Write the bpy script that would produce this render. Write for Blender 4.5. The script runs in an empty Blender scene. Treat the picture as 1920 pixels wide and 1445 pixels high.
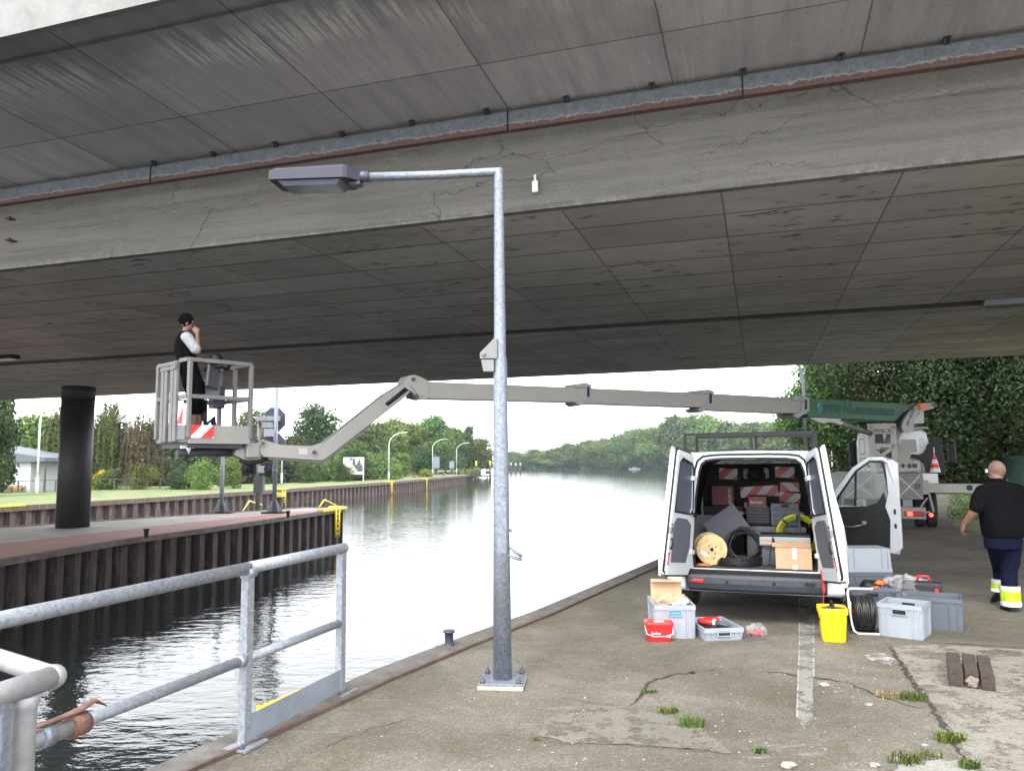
import bpy, bmesh, math, random
import numpy as np
from mathutils import Vector, Matrix
SC = bpy.context.scene; COL = SC.collection
rad = math.radians
# ---------------------------------------------------------------- camera, sky, sun, exposure
PITCH, ROLL, FPX, CAMZ = rad(5.64), rad(-.54), 1444.0, 1.82
cam = bpy.data.cameras.new('camera'); co = bpy.data.objects.new('camera', cam); COL.objects.link(co)
CAMR = Matrix.Rotation(math.pi/2+PITCH, 3, 'X') @ Matrix.Rotation(ROLL, 3, 'Z')
co.matrix_world = Matrix.Translation((0, 0, CAMZ)) @ CAMR.to_4x4()
cam.sensor_fit = 'HORIZONTAL'; cam.sensor_width = 36; cam.lens = 36*FPX/1920
cam.clip_start = .05; cam.clip_end = 6000
SC.camera = co
W = bpy.data.worlds.new('World'); SC.world = W; W.use_nodes = True
wn = W.node_tree.nodes; wl = W.node_tree.links
sky = wn.new('ShaderNodeTexSky'); sky.sky_type = 'NISHITA'; sky.sun_disc = False
SUN_EL, SUN_AZ = rad(52), rad(205)
sky.sun_elevation = SUN_EL; sky.sun_rotation = SUN_AZ; sky.air_density = 1.0; sky.dust_density = 1.0; sky.ozone_density = 1.0
hs = wn.new('ShaderNodeHueSaturation'); hs.inputs['Saturation'].default_value = .16
bgn = wn['Background']; bgn.inputs['Strength'].default_value = .15
# an overcast sky: the clear-sky light seen through an even pale cloud deck
cloud = wn.new('ShaderNodeMix'); cloud.data_type = 'RGBA'; cloud.inputs[0].default_value = .72; cloud.inputs[7].default_value = (4.7, 4.85, 5.1, 1)
wl.new(sky.outputs[0], hs.inputs['Color']); wl.new(hs.outputs[0], cloud.inputs[6]); wl.new(cloud.outputs[2], bgn.inputs['Color'])
sl = bpy.data.lights.new('sun', 'SUN'); sl.energy = .55; sl.angle = rad(14); sl.color = (1, .96, .9)
so = bpy.data.objects.new('sun', sl); COL.objects.link(so)
sd = Vector((math.sin(SUN_AZ)*math.cos(SUN_EL), math.cos(SUN_AZ)*math.cos(SUN_EL), math.sin(SUN_EL)))
so.rotation_euler = sd.to_track_quat('Z', 'Y').to_euler(); so.location = sd*60
SC.view_settings.view_transform = 'Standard'; SC.view_settings.look = 'None'
SC.view_settings.gamma = 1; SC.view_settings.use_curve_mapping = False
SC.view_settings.exposure = 2.65
SC.cycles.max_bounces = 9; SC.cycles.diffuse_bounces = 7; SC.cycles.glossy_bounces = 3
SC.cycles.transparent_max_bounces = 10; SC.cycles.transmission_bounces = 4
SC.cycles.sample_clamp_indirect = 4.0

# ---------------------------------------------------------------- measured places: a point of the photograph on a real plane
def ray(px, py):
    return CAMR @ Vector(((px-960)/FPX, -(py-722.5)/FPX, -1))
def G(px, py, z=0.0):
    r = ray(px, py); t = (z-CAMZ)/r.z; return Vector((r.x*t, r.y*t, z))
def D(px, py, Y):
    r = ray(px, py); t = Y/r.y; return Vector((r.x*t, Y, CAMZ+r.z*t))

# ---------------------------------------------------------------- mesh builder
def V3(*a): return Vector(a)
class MB:
    def __init__(s): s.v = []; s.f = []; s.m = []; s.s = []
    def add(s, vs, fs, mi=0, sm=False):
        o = len(s.v); s.v += [tuple(v) for v in vs]
        s.f += [tuple(i+o for i in f) for f in fs]; s.m += [mi]*len(fs); s.s += [sm]*len(fs); return s
    def box(s, c, d, rot=None, mi=0, top=None):
        hx, hy, hz = d[0]/2, d[1]/2, d[2]/2; tx, ty = (hx, hy) if top is None else (top[0]/2, top[1]/2)
        vs = [V3(-hx,-hy,-hz), V3(hx,-hy,-hz), V3(hx,hy,-hz), V3(-hx,hy,-hz), V3(-tx,-ty,hz), V3(tx,-ty,hz), V3(tx,ty,hz), V3(-tx,ty,hz)]
        if rot is not None:
            R = rot if isinstance(rot, Matrix) else (Matrix.Rotation(rot[2],3,'Z')@Matrix.Rotation(rot[1],3,'Y')@Matrix.Rotation(rot[0],3,'X'))
            vs = [R@v for v in vs]
        c = Vector(c)
        return s.add([v+c for v in vs], [(0,3,2,1),(4,5,6,7),(0,1,5,4),(1,2,6,5),(2,3,7,6),(3,0,4,7)], mi)
    def bb(s, a, b, mi=0):
        a, b = Vector(a), Vector(b); return s.box((a+b)/2, [abs(x) for x in (b-a)], mi=mi)
    def bar(s, p0, p1, w, h, up=(0,0,1), mi=0, w1=None, h1=None):
        p0, p1 = Vector(p0), Vector(p1); d = (p1-p0).normalized(); u = Vector(up)
        x = d.cross(u)
        if x.length < 1e-4: x = d.cross(V3(1,0,0))
        x.normalize(); y = x.cross(d).normalized()
        w1 = w if w1 is None else w1; h1 = h if h1 is None else h1
        vs = []
        for p, a, b in ((p0, w/2, h/2), (p1, w1/2, h1/2)):
            vs += [p-x*a-y*b, p+x*a-y*b, p+x*a+y*b, p-x*a+y*b]
        return s.add(vs, [(0,1,2,3),(7,6,5,4),(0,4,5,1),(1,5,6,2),(2,6,7,3),(3,7,4,0)], mi)
    def tube(s, pts, r, seg=12, mi=0, caps=True, closed=False, flat=1.0):
        pts = [Vector(p) for p in pts]; n = len(pts); rs = r if isinstance(r, (list, tuple)) else [r]*n
        vs = []; fs = []; prev = None
        for i, p in enumerate(pts):
            if closed: d = (pts[(i+1)%n]-pts[i-1])
            else: d = (pts[min(i+1,n-1)]-pts[max(i-1,0)])
            d = d.normalized() if d.length > 1e-9 else V3(0,0,1)
            if prev is None:
                a = V3(0,0,1) if abs(d.z) < .9 else V3(1,0,0); x = d.cross(a).normalized()
            else: x = (prev-d*prev.dot(d)).normalized()
            prev = x; y = d.cross(x)
            k = 1.0
            if 0 < i < n-1 or closed:
                a1 = (pts[i]-pts[i-1]).normalized(); k = 1/max(.5, abs(a1.dot(d)))
            for j in range(seg):
                t = 2*math.pi*j/seg; vs.append(p+(x*math.cos(t)+y*math.sin(t)*flat)*rs[i]*(k if k < 1.5 else 1.5))
        m = n if closed else n-1
        for i in range(m):
            a = i*seg; b = ((i+1)%n)*seg
            for j in range(seg):
                j2 = (j+1)%seg; fs.append((a+j, a+j2, b+j2, b+j))
        o = len(s.v); s.add(vs, fs, mi, True)
        if caps and not closed:
            s.f += [tuple(o+j for j in reversed(range(seg))), tuple(o+(n-1)*seg+j for j in range(seg))]; s.m += [mi]*2; s.s += [False]*2
        return s
    def cyl(s, p0, p1, r, seg=16, mi=0, r1=None):
        return s.tube([p0, p1], [r, r if r1 is None else r1], seg, mi)
    def prism(s, poly, ex, ey, org, depth, mi=0, sm=False):
        """polygon in plane (ex, ey) at org, thickened by the vector depth"""
        ex, ey, org, dp = Vector(ex), Vector(ey), Vector(org), Vector(depth)
        a = [org+ex*p[0]+ey*p[1] for p in poly]; b = [p+dp for p in a]; n = len(a)
        fs = [tuple(range(n)), tuple(range(2*n-1, n-1, -1))]
        if ex.cross(ey).dot(dp) > 0: pass
        return s.add(a+b, fs+[(i, n+i, n+(i+1)%n, (i+1)%n) for i in range(n)], mi, sm)
    def ring(s, outer, inner, ex, ey, org, depth, mi=0):
        """plate with one opening: outer and inner outlines of equal length"""
        ex, ey, org, dp = Vector(ex), Vector(ey), Vector(org), Vector(depth); n = len(outer)
        A = [org+ex*p[0]+ey*p[1] for p in outer]; B = [org+ex*p[0]+ey*p[1] for p in inner]
        vs = A+B+[p+dp for p in A]+[p+dp for p in B]; fs = []
        for i in range(n):
            j = (i+1)%n
            fs += [(i,j,n+j,n+i), (2*n+i,3*n+i,3*n+j,2*n+j), (i,2*n+i,2*n+j,j), (n+i,n+j,3*n+j,3*n+i)]
        return s.add(vs, fs, mi)
    def lathe(s, prof, c=(0,0,0), seg=24, mi=0, M=None, sm=True):
        vs = []; fs = []; c = Vector(c)
        for r, z in prof:
            for j in range(seg):
                t = 2*math.pi*j/seg; v = V3(r*math.cos(t), r*math.sin(t), z)
                vs.append((M@v if M is not None else v)+c)
        for i in range(len(prof)-1):
            for j in range(seg):
                j2 = (j+1)%seg; fs.append((i*seg+j, i*seg+j2, (i+1)*seg+j2, (i+1)*seg+j))
        return s.add(vs, fs, mi, sm)
    def loft(s, secs, mi=0, sm=True, closed=True, caps=True):
        n = len(secs[0]); vs = [p for q in secs for p in q]; fs = []
        for i in range(len(secs)-1):
            for j in range(n if closed else n-1):
                j2 = (j+1)%n; fs.append((i*n+j, i*n+j2, (i+1)*n+j2, (i+1)*n+j))
        o = len(s.v); s.add(vs, fs, mi, sm)
        if caps and closed:
            s.f += [tuple(o+j for j in reversed(range(n))), tuple(o+(len(secs)-1)*n+j for j in range(n))]; s.m += [mi]*2; s.s += [False]*2
        return s
    def blob(s, c, r, seed=0, amp=.2, seg=10, rings=7, mi=0, rot=0, sm=True):
        rn = random.Random(seed); vs = []; fs = []; c = Vector(c)
        for i in range(rings+1):
            ph = math.pi*i/rings
            for j in range(seg):
                t = 2*math.pi*j/seg+rot; k = 1+amp*(rn.random()*2-1)*(0 if i in (0, rings) else 1)
                vs.append(c+V3(r[0]*math.sin(ph)*math.cos(t)*k, r[1]*math.sin(ph)*math.sin(t)*k, r[2]*math.cos(ph)*k))
        for i in range(rings):
            for j in range(seg):
                j2 = (j+1)%seg; fs.append((i*seg+j, (i+1)*seg+j, (i+1)*seg+j2, i*seg+j2))
        return s.add(vs, fs, mi, sm)
    def xf(s, M, start=0):
        s.v = s.v[:start]+[tuple(M@Vector(v)) for v in s.v[start:]]; return s
    def build(s, name, mats, parent=None, bevel=0, **kw):
        me = bpy.data.meshes.new(name); me.from_pydata(s.v, [], s.f)
        me.polygons.foreach_set('material_index', s.m); me.polygons.foreach_set('use_smooth', s.s)
        for m in (mats if isinstance(mats, (list, tuple)) else [mats]): me.materials.append(m)
        bm = bmesh.new(); bm.from_mesh(me); bmesh.ops.remove_doubles(bm, verts=bm.verts, dist=1e-5)
        bmesh.ops.recalc_face_normals(bm, faces=bm.faces); bm.to_mesh(me); bm.free(); me.update()
        o = bpy.data.objects.new(name, me); COL.objects.link(o)
        if parent is not None: o.parent = parent
        if bevel:
            b = o.modifiers.new('bevel', 'BEVEL'); b.width = bevel; b.segments = 2; b.limit_method = 'ANGLE'; b.angle_limit = rad(38)
        tag(o, **kw); return o
def tag(o, label=None, cat=None, group=None, kind=None):
    for k, v in (('label', label), ('category', cat), ('group', group), ('kind', kind)):
        if v: o[k] = v
    return o
def thing(name, label, cat, loc=(0,0,0), rz=0, group=None):
    o = bpy.data.objects.new(name, None); COL.objects.link(o); o.location = loc; o.rotation_euler = (0,0,rz); o.empty_display_size = .2
    return tag(o, label, cat, group)
def copy_tree(o, parent=None):
    c = o.copy(); COL.objects.link(c)
    if parent is not None: c.parent = parent
    for ch in list(o.children): copy_tree(ch, c)
    return c
def text(name, s, size, mat, parent, M, depth=.001, align='CENTER', sx=1.0):
    cu = bpy.data.curves.new(name, 'FONT'); cu.body = s; cu.size = size; cu.extrude = depth; cu.align_x = align; cu.align_y = 'CENTER'
    t = bpy.data.objects.new('tmp', cu); COL.objects.link(t); bpy.context.view_layer.update()
    me = bpy.data.meshes.new_from_object(t.evaluated_get(bpy.context.evaluated_depsgraph_get())); bpy.data.objects.remove(t)
    me.transform(Matrix.Diagonal((sx,1,1,1))); me.transform(M); me.materials.clear(); me.materials.append(mat)
    o = bpy.data.objects.new(name, me); COL.objects.link(o); o.parent = parent; return o
def frameM(ex, ey, org):
    ex, ey = Vector(ex).normalized(), Vector(ey).normalized(); ez = ex.cross(ey)
    return Matrix(((ex.x,ey.x,ez.x,org[0]),(ex.y,ey.y,ez.y,org[1]),(ex.z,ey.z,ez.z,org[2]),(0,0,0,1)))
def rrect(w, h, r, n=4, cx=0, cy=0):
    out = []
    for (sx, sy, a0) in ((1,1,0),(-1,1,90),(-1,-1,180),(1,-1,270)):
        for k in range(n+1):
            a = rad(a0+90*k/n); out.append((cx+sx*(w/2-r)+r*math.cos(a), cy+sy*(h/2-r)+r*math.sin(a)))
    return out

# ---------------------------------------------------------------- materials
class N:
    """small helper for node trees"""
    def __init__(s, name):
        s.mat = bpy.data.materials.new(name); s.mat.use_nodes = True; s.t = s.mat.node_tree; s.b = s.t.nodes['Principled BSDF']
        s.co = s.t.nodes.new('ShaderNodeTexCoord').outputs['Object']
    def link(s, a, b): s.t.links.new(a, b)
    def mapping(s, scale=(1,1,1), rot=(0,0,0), loc=(0,0,0), src=None):
        m = s.t.nodes.new('ShaderNodeMapping'); m.inputs['Scale'].default_value = scale; m.inputs['Rotation'].default_value = rot; m.inputs['Location'].default_value = loc
        s.link(src or s.co, m.inputs['Vector']); return m.outputs[0]
    def noise(s, scale, detail=4, rough=.6, src=None, dist=0):
        n = s.t.nodes.new('ShaderNodeTexNoise'); n.inputs['Scale'].default_value = scale; n.inputs['Detail'].default_value = detail
        n.inputs['Roughness'].default_value = rough; n.inputs['Distortion'].default_value = dist
        s.link(src or s.co, n.inputs['Vector']); return n.outputs['Fac']
    def voro(s, scale, feature='F1', out='Distance', src=None):
        n = s.t.nodes.new('ShaderNodeTexVoronoi'); n.feature = feature; n.inputs['Scale'].default_value = scale
        s.link(src or s.co, n.inputs['Vector']); return n.outputs[out]
    def ramp(s, fac, stops, interp='LINEAR'):
        r = s.t.nodes.new('ShaderNodeValToRGB'); r.color_ramp.interpolation = interp
        el = r.color_ramp.elements
        while len(el) < len(stops): el.new(.5)
        for e, (p, c) in zip(el, stops):
            e.position = p; e.color = (c, c, c, 1) if not isinstance(c, (tuple, list)) else (*c[:3], 1)
        s.link(fac, r.inputs[0]); return r.outputs[0]
    def math(s, op, a, b=None, clamp=False):
        m = s.t.nodes.new('ShaderNodeMath'); m.operation = op; m.use_clamp = clamp
        for i, x in enumerate((a, b)):
            if x is None: continue
            if isinstance(x, (int, float)): m.inputs[i].default_value = x
            else: s.link(x, m.inputs[i])
        return m.outputs[0]
    def mix(s, fac, a, b, mode='MIX'):
        m = s.t.nodes.new('ShaderNodeMix'); m.data_type = 'RGBA'; m.blend_type = mode
        for sock, x in ((m.inputs[0], fac), (m.inputs[6], a), (m.inputs[7], b)):
            if isinstance(x, (int, float)): sock.default_value = x
            elif isinstance(x, (tuple, list)): sock.default_value = (*x[:3], 1)
            else: s.link(x, sock)
        return m.outputs[2]
    def bump(s, h, strength=.3, dist=.01):
        b = s.t.nodes.new('ShaderNodeBump'); b.inputs['Strength'].default_value = strength; b.inputs['Distance'].default_value = dist
        s.link(h, b.inputs['Height']); s.link(b.outputs[0], s.b.inputs['Normal']); return b
    def col(s, c):
        if isinstance(c, (tuple, list)): s.b.inputs['Base Color'].default_value = (*c[:3], 1)
        else: s.link(c, s.b.inputs['Base Color'])
    def set(s, **k):
        for a, v in k.items(): s.b.inputs[{'rough':'Roughness','metal':'Metallic','spec':'Specular IOR Level','coat':'Coat Weight','trans':'Transmission Weight','alpha':'Alpha','emis':'Emission Strength'}[a]].default_value = v
    def xyz(s, src=None):
        n = s.t.nodes.new('ShaderNodeSeparateXYZ'); s.link(src or s.co, n.inputs[0]); return n.outputs
MATS = {}
def mat(name, c, rough=.5, metal=0, var=.18, scale=6, bump=0, bscale=60, dirt=None, dscale=3, damt=.5, coat=0, spec=.5):
    if name in MATS: return MATS[name]
    n = N(name); f = n.noise(scale, 5, .65)
    lo = tuple(x*(1-var) for x in c); hi = tuple(min(1, x*(1+var)) for x in c)
    o = n.ramp(f, [(.3, lo), (.7, hi)])
    if dirt:
        d = n.ramp(n.noise(dscale, 6, .7, dist=.6), [(.5, 0.), (.75, damt)]); o = n.mix(d, o, dirt)
    n.col(o); n.set(rough=rough, metal=metal, coat=coat, spec=spec)
    if bump: n.bump(n.noise(bscale, 4), bump, .01)
    MATS[name] = n.mat; return n.mat
def plain(name, c, **k): return mat(name, c, var=.06, **k)
# ---------------------------------------------------------------- the place's materials
def make_galv():
    n = N('galvanised_steel'); v = n.voro(55, 'F1', 'Color'); s = n.xyz(v)[0]
    a = n.ramp(s, [(0, (.125,.142,.17)), (1, (.235,.262,.30))]); b = n.noise(9, 5, .7)
    o = n.mix(n.ramp(b, [(.35, 0.), (.7, .55)]), a, (.18,.205,.24))
    o = n.mix(n.ramp(n.noise(2.5, 5, .7), [(.55, 0.), (.75, .35)]), o, (.24,.235,.225))
    n.col(o); n.set(rough=.5, metal=.35); n.bump(n.noise(40), .12, .004); return n.mat
GALV = make_galv()
GALV_LIGHT = GALV.copy(); GALV_LIGHT.name = 'light_galvanised_steel'
for nd in GALV_LIGHT.node_tree.nodes:
    if nd.type == 'VALTORGB' and abs(nd.color_ramp.elements[0].color[2]-.17) < .005: nd.color_ramp.elements[0].color = (.19,.205,.23,1); nd.color_ramp.elements[1].color = (.34,.36,.39,1)
    if nd.type == 'MIX' and abs(nd.inputs[7].default_value[2]-.24) < .005: nd.inputs[7].default_value = (.25,.27,.30,1)
def make_bridge_conc(kind):
    n = N('bridge_concrete_'+kind); X, Y, Z = n.xyz()[0], n.xyz()[1], n.xyz()[2]
    # object axes: x runs along the bridge, y across it, z up
    base = n.ramp(n.noise(.55, 6, .7, dist=.4), [(.28, (.40,.372,.36)), (.5, (.51,.482,.46)), (.72, (.60,.575,.55))])
    if kind == 'soffit':
        board = n.noise(1, 4, .6, src=n.mapping((.55, 14, 1)))
        o = n.mix(n.ramp(board, [(.35, 0.), (.65, .45)]), base, (.40,.37,.355))
        spot = n.noise(1, 3, .6, src=n.mapping((2.2, 7, 1))); sp = n.ramp(spot, [(.60, 0.), (.66, 1.)])
        blotch = n.ramp(n.noise(.35, 3), [(.38, 0.), (.55, 1.)])
        o = n.mix(n.math('MULTIPLY', n.math('MULTIPLY', sp, blotch), .75), o, (.06,.045,.04))
        rust = n.ramp(n.noise(1.1, 5, .7), [(.6, 0.), (.75, .5)]); o = n.mix(rust, o, (.26,.19,.15))
        jo = [(X, 2.28, 1.92, .013), (Y, 1.25, .5, .030)]
    elif kind == 'cantilever':
        st = n.noise(1, 6, .7, src=n.mapping((4.5, .35, 1)))
        o = n.mix(n.ramp(st, [(.45, 0.), (.66, .6)]), base, (.2,.195,.21))
        st2 = n.noise(1, 5, .75, src=n.mapping((7, .22, 1), loc=(3,7,0)))
        near = n.ramp(n.noise(.4, 3), [(.45, 0.), (.65, 1.)])
        o = n.mix(n.math('MULTIPLY', n.ramp(st2, [(.56, 0.), (.63, .8)]), near), o, (.72,.7,.69))
        o = n.mix(.35, o, (.58,.575,.65))
        yy = n.math('ADD', Y, n.math('MULTIPLY', n.math('SUBTRACT', n.noise(1.1, 6, .7), .5), 1.6)); o = n.mix(n.ramp(n.math('MULTIPLY', yy, .1), [(.75, .55), (.82, 0.)]), o, (.2,.2,.24))
        wd = n.noise(1, 5, .75, src=n.mapping((9, .5, 1), loc=(1,2,0))); zone = n.ramp(n.math('MULTIPLY', yy, .1), [(.72, 0.), (.79, 1.), (.86, 0.)]); o = n.mix(n.math('MULTIPLY', n.math('MULTIPLY', zone, n.ramp(wd, [(.47, 0.), (.53, 1.)])), n.ramp(n.noise(.5, 2), [(.36, 0.), (.44, 1.)])), o, (.75,.74,.73))
        jo = [(X, 2.4, 1.45, .012), (Y, 9.2, -.0, .012)]
    else:
        o = n.mix(.8, base, (.115,.11,.096)); lay = n.noise(1, 5, .65, src=n.mapping((.5, 1, 9)))
        o = n.mix(n.ramp(lay, [(.4, 0.), (.7, .45)]), o, (.085,.082,.073))
        o = n.mix(n.ramp(n.noise(1.4, 6, .7), [(.58, 0.), (.72, .4)]), o, (.20,.17,.13))
        sp = n.ramp(n.noise(3.5, 5, .8), [(.62, 0.), (.7, .5)]); o = n.mix(sp, o, (.28,.27,.25)); o = n.mix(n.ramp(n.noise(2.2, 6, .8), [(.62, 0.), (.7, .45)]), o, (.17,.11,.075))
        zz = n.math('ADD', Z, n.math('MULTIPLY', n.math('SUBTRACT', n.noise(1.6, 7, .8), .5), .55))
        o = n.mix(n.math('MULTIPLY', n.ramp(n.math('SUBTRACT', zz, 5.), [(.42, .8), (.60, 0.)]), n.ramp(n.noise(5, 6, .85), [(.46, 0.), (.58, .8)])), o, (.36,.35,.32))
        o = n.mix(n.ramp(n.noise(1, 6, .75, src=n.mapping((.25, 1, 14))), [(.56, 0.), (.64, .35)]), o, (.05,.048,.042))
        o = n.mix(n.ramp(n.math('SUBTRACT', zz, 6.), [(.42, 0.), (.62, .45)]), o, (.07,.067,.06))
        # cracks
        w = n.t.nodes.new('ShaderNodeTexNoise'); w.inputs['Scale'].default_value = 3; w.inputs['Detail'].default_value = 5
        mv = n.t.nodes.new('ShaderNodeMix'); mv.data_type = 'VECTOR'; mv.inputs[0].default_value = .28; n.link(n.co, mv.inputs[4]); n.link(w.outputs['Color'], mv.inputs[5]); n.link(n.co, w.inputs['Vector'])
        cr = n.voro(1.3, 'DISTANCE_TO_EDGE', 'Distance', src=n.mapping((.5, 1, 1.6), src=mv.outputs[1]))
        cm = n.math('MULTIPLY', n.ramp(cr, [(0, 1.), (.009, 0.)]), n.ramp(n.noise(.6, 2), [(.48, 0.), (.55, .8)]))
        o = n.mix(cm, o, (.04,.038,.035))
        jo = []
    wob = n.math('MULTIPLY', n.math('SUBTRACT', n.noise(6, 4), .5), .02)
    h = n.math('MULTIPLY', X, 0.)
    for (ax, per, off, w) in jo:
        q = n.math('ADD', n.math('SUBTRACT', ax, off), wob)
        fr = n.math('FRACT', n.math('ADD', n.math('DIVIDE', q, per), 100.5))
        dd = n.math('MULTIPLY', n.math('ABSOLUTE', n.math('SUBTRACT', fr, .5)), per)
        ln = n.math('LESS_THAN', dd, w)
        h = ln if h is None else n.math('MAXIMUM', h, ln)
        # slightly different tone of each panel
    pn = n.t.nodes.new('ShaderNodeTexWhiteNoise'); pn.noise_dimensions = '2D'
    cb = n.t.nodes.new('ShaderNodeCombineXYZ')
    if jo: n.link(n.math('FLOOR', n.math('ADD', n.math('DIVIDE', n.math('SUBTRACT', X, jo[0][2]), jo[0][1]), 100.)), cb.inputs[0])
    if len(jo) > 1: n.link(n.math('FLOOR', n.math('ADD', n.math('DIVIDE', n.math('SUBTRACT', Y, jo[1][2]), jo[1][1]), 100.)), cb.inputs[1])
    n.link(cb.outputs[0], pn.inputs['Vector'])
    tone = n.ramp(pn.outputs[0], [(0, .86), (1, 1.1)])
    if kind != 'side': o = n.mix(1., o, tone, 'MULTIPLY')
    fine = n.ramp(n.noise(28, 5, .8), [(.3, .82), (.7, 1.12)]); o = n.mix(1., o, fine, 'MULTIPLY')
    o = n.mix(n.math('MULTIPLY', h, .62), o, (.06,.053,.05))
    n.col(o); n.set(rough=.92, spec=.25)
    n.bump(n.math('SUBTRACT', n.noise(22, 6, .75), n.math('MULTIPLY', h, .8)), .45, .02); return n.mat
C_SOFFIT, C_CANT, C_SIDE = make_bridge_conc('soffit'), make_bridge_conc('cantilever'), make_bridge_conc('side')
def make_ground():
    n = N('old_quay_concrete')
    b = n.ramp(n.noise(.45, 6, .72, dist=.5), [(.3, (.085,.074,.056)), (.47, (.122,.108,.086)), (.6, (.162,.146,.12)), (.75, (.22,.2,.172))])
    moss = n.ramp(n.noise(.8, 6, .75, dist=1), [(.48, 0.), (.68, .6)]); o = n.mix(moss, b, (.075,.067,.04))
    ag = n.voro(75, 'F1', 'Color'); g = n.ramp(n.xyz(ag)[0], [(0, .55), (.55, 1.), (.92, 1.15), (1, 1.9)]); o = n.mix(.55, o, n.mix(1., o, g, 'MULTIPLY'))
    g2 = n.ramp(n.noise(60, 4, .8), [(.3, .5), (.7, 1.5)]); o = n.mix(.9, o, n.mix(1., o, g2, 'MULTIPLY'))
    pit = n.ramp(n.voro(9, 'F1', 'Distance', src=n.mapping((1,1,1))), [(.06, 1.), (.11, 0.)]); pm = n.math('MULTIPLY', pit, n.ramp(n.noise(1.5, 3), [(.55, 0.), (.62, .7)]))
    o = n.mix(pm, o, (.42,.4,.35))
    scr = n.ramp(n.noise(1, 6, .75, src=n.mapping((1.2, 5.5, 1), rot=(0,0,.35))), [(.6, 0.), (.68, .35)]); o = n.mix(scr, o, (.36,.34,.29))
    st = n.ramp(n.noise(.7, 5, .7, src=n.mapping(loc=(9,4,0))), [(.58, 0.), (.7, .6)]); o = n.mix(st, o, (.07,.06,.048))
    n.col(o); n.set(rough=.88, spec=.3); n.bump(n.math('ADD', n.noise(45, 6, .8), n.math('MULTIPLY', n.noise(3, 4), 1.5)), .6, .014); return n.mat
M_GROUND = make_ground()
def make_water():
    n = N('canal_water'); n.col((.02,.024,.024)); n.set(rough=.02, spec=.35); n.b.inputs['IOR'].default_value = 1.33
    a = n.noise(1, 3, .55, src=n.mapping((2.6, 4.2, 1), rot=(0,0,.3))); b = n.noise(1, 2, .5, src=n.mapping((9, 15, 1), rot=(0,0,.2)))
    c = n.noise(.25, 3); h = n.math('ADD', a, n.math('MULTIPLY', b, .22)); h = n.math('MULTIPLY', h, n.ramp(c, [(.3, .45), (.7, 1.)]))
    h = n.math('ADD', h, n.math('MULTIPLY', n.noise(1, 2, .5, src=n.mapping((1.1, 2.4, 1), rot=(0,0,.1))), 1.6)); n.bump(h, .21, .06)
    # silt in the water scatters some of the daylight back
    return n.mat
M_WATER = make_water()
def make_rust_pile(name, c0, c1, c2):
    n = N(name); st = n.noise(1, 6, .7, src=n.mapping((5, 5, .8)))
    o = n.ramp(st, [(.3, c0), (.52, c1), (.72, c2)]); g = n.ramp(n.noise(20, 5, .8), [(.3, .7), (.7, 1.25)]); o = n.mix(1., o, g, 'MULTIPLY')
    n.col(o); n.set(rough=.85); n.bump(n.noise(25, 5), .4, .01); return n.mat
M_PILE = make_rust_pile('rusty_sheet_pile', (.035,.024,.02), (.10,.07,.06), (.22,.18,.16))
M_PILE_DARK = make_rust_pile('dark_sheet_pile', (.018,.013,.012), (.05,.036,.032), (.13,.11,.10))
M_CAP = make_rust_pile('rusty_wall_cap', (.06,.04,.032), (.13,.09,.07), (.22,.17,.14))
def make_angle():
    n = N('flaking_steel_angle'); Z = n.xyz()[2]
    e = n.math('ADD', Z, n.math('MULTIPLY', n.math('SUBTRACT', n.noise(4, 8, .85), .5), .26))
    rust = n.ramp(n.noise(30, 5, .8), [(.3, (.07,.042,.038)), (.7, (.23,.14,.125))]); pt = n.ramp(n.noise(9, 6, .8), [(.35, (.12,.135,.155)), (.65, (.21,.235,.265))])
    k = n.ramp(n.math('DIVIDE', n.math('SUBTRACT', e, 6.55), .6), [(.345, 1.), (.36, 0.)])
    rim = n.ramp(n.math('DIVIDE', n.math('SUBTRACT', e, 6.55), .6), [(.335, 0.), (.36, 1.), (.385, 0.)])
    n.col(n.mix(n.math('MULTIPLY', rim, .6), n.mix(k, pt, rust), (.5,.48,.47))); n.set(rough=.75); n.bump(n.noise(25, 6, .8), .6, .012); return n.mat
M_ANGLE = make_angle()
def leafmat(name, c, v=.45, trans=.35):
    n = N(name); ob = n.t.nodes.new('ShaderNodeObjectInfo'); at = n.t.nodes.new('ShaderNodeAttribute'); at.attribute_name = 'tone'
    o = n.ramp(at.outputs['Fac'], [(0, tuple(x*(1-v) for x in c)), (.55, c), (1, (c[0]*(1+v*1.3), c[1]*(1+v), c[2]*(1+v*.3)))])
    hv = n.t.nodes.new('ShaderNodeHueSaturation'); n.link(o, hv.inputs['Color'])
    n.link(n.math('ADD', n.math('MULTIPLY', ob.outputs['Random'], .05), .475), hv.inputs['Hue']); n.link(n.math('ADD', n.math('MULTIPLY', ob.outputs['Random'], .45), .8), hv.inputs['Value'])
    n.link(hv.outputs[0], n.b.inputs['Base Color']); n.set(rough=.6, spec=.2)
    tr = n.t.nodes.new('ShaderNodeBsdfTranslucent'); n.link(hv.outputs[0], tr.inputs[0]); mx = n.t.nodes.new('ShaderNodeMixShader'); mx.inputs[0].default_value = trans
    n.link(n.b.outputs[0], mx.inputs[1]); n.link(tr.outputs[0], mx.inputs[2]); n.link(mx.outputs[0], n.t.nodes['Material Output'].inputs[0]); return n.mat
L_DARK = leafmat('leaves_dark', (.04,.07,.024)); L_NEAR = leafmat('leaves_near_shaded', (.026,.046,.016), trans=.25); L_MID = leafmat('leaves_mid', (.085,.135,.038)); L_BRIGHT = leafmat('leaves_bright', (.12,.17,.04))  # L_NEAR puts the shade over the right-bank trees into its leaf colour
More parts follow.
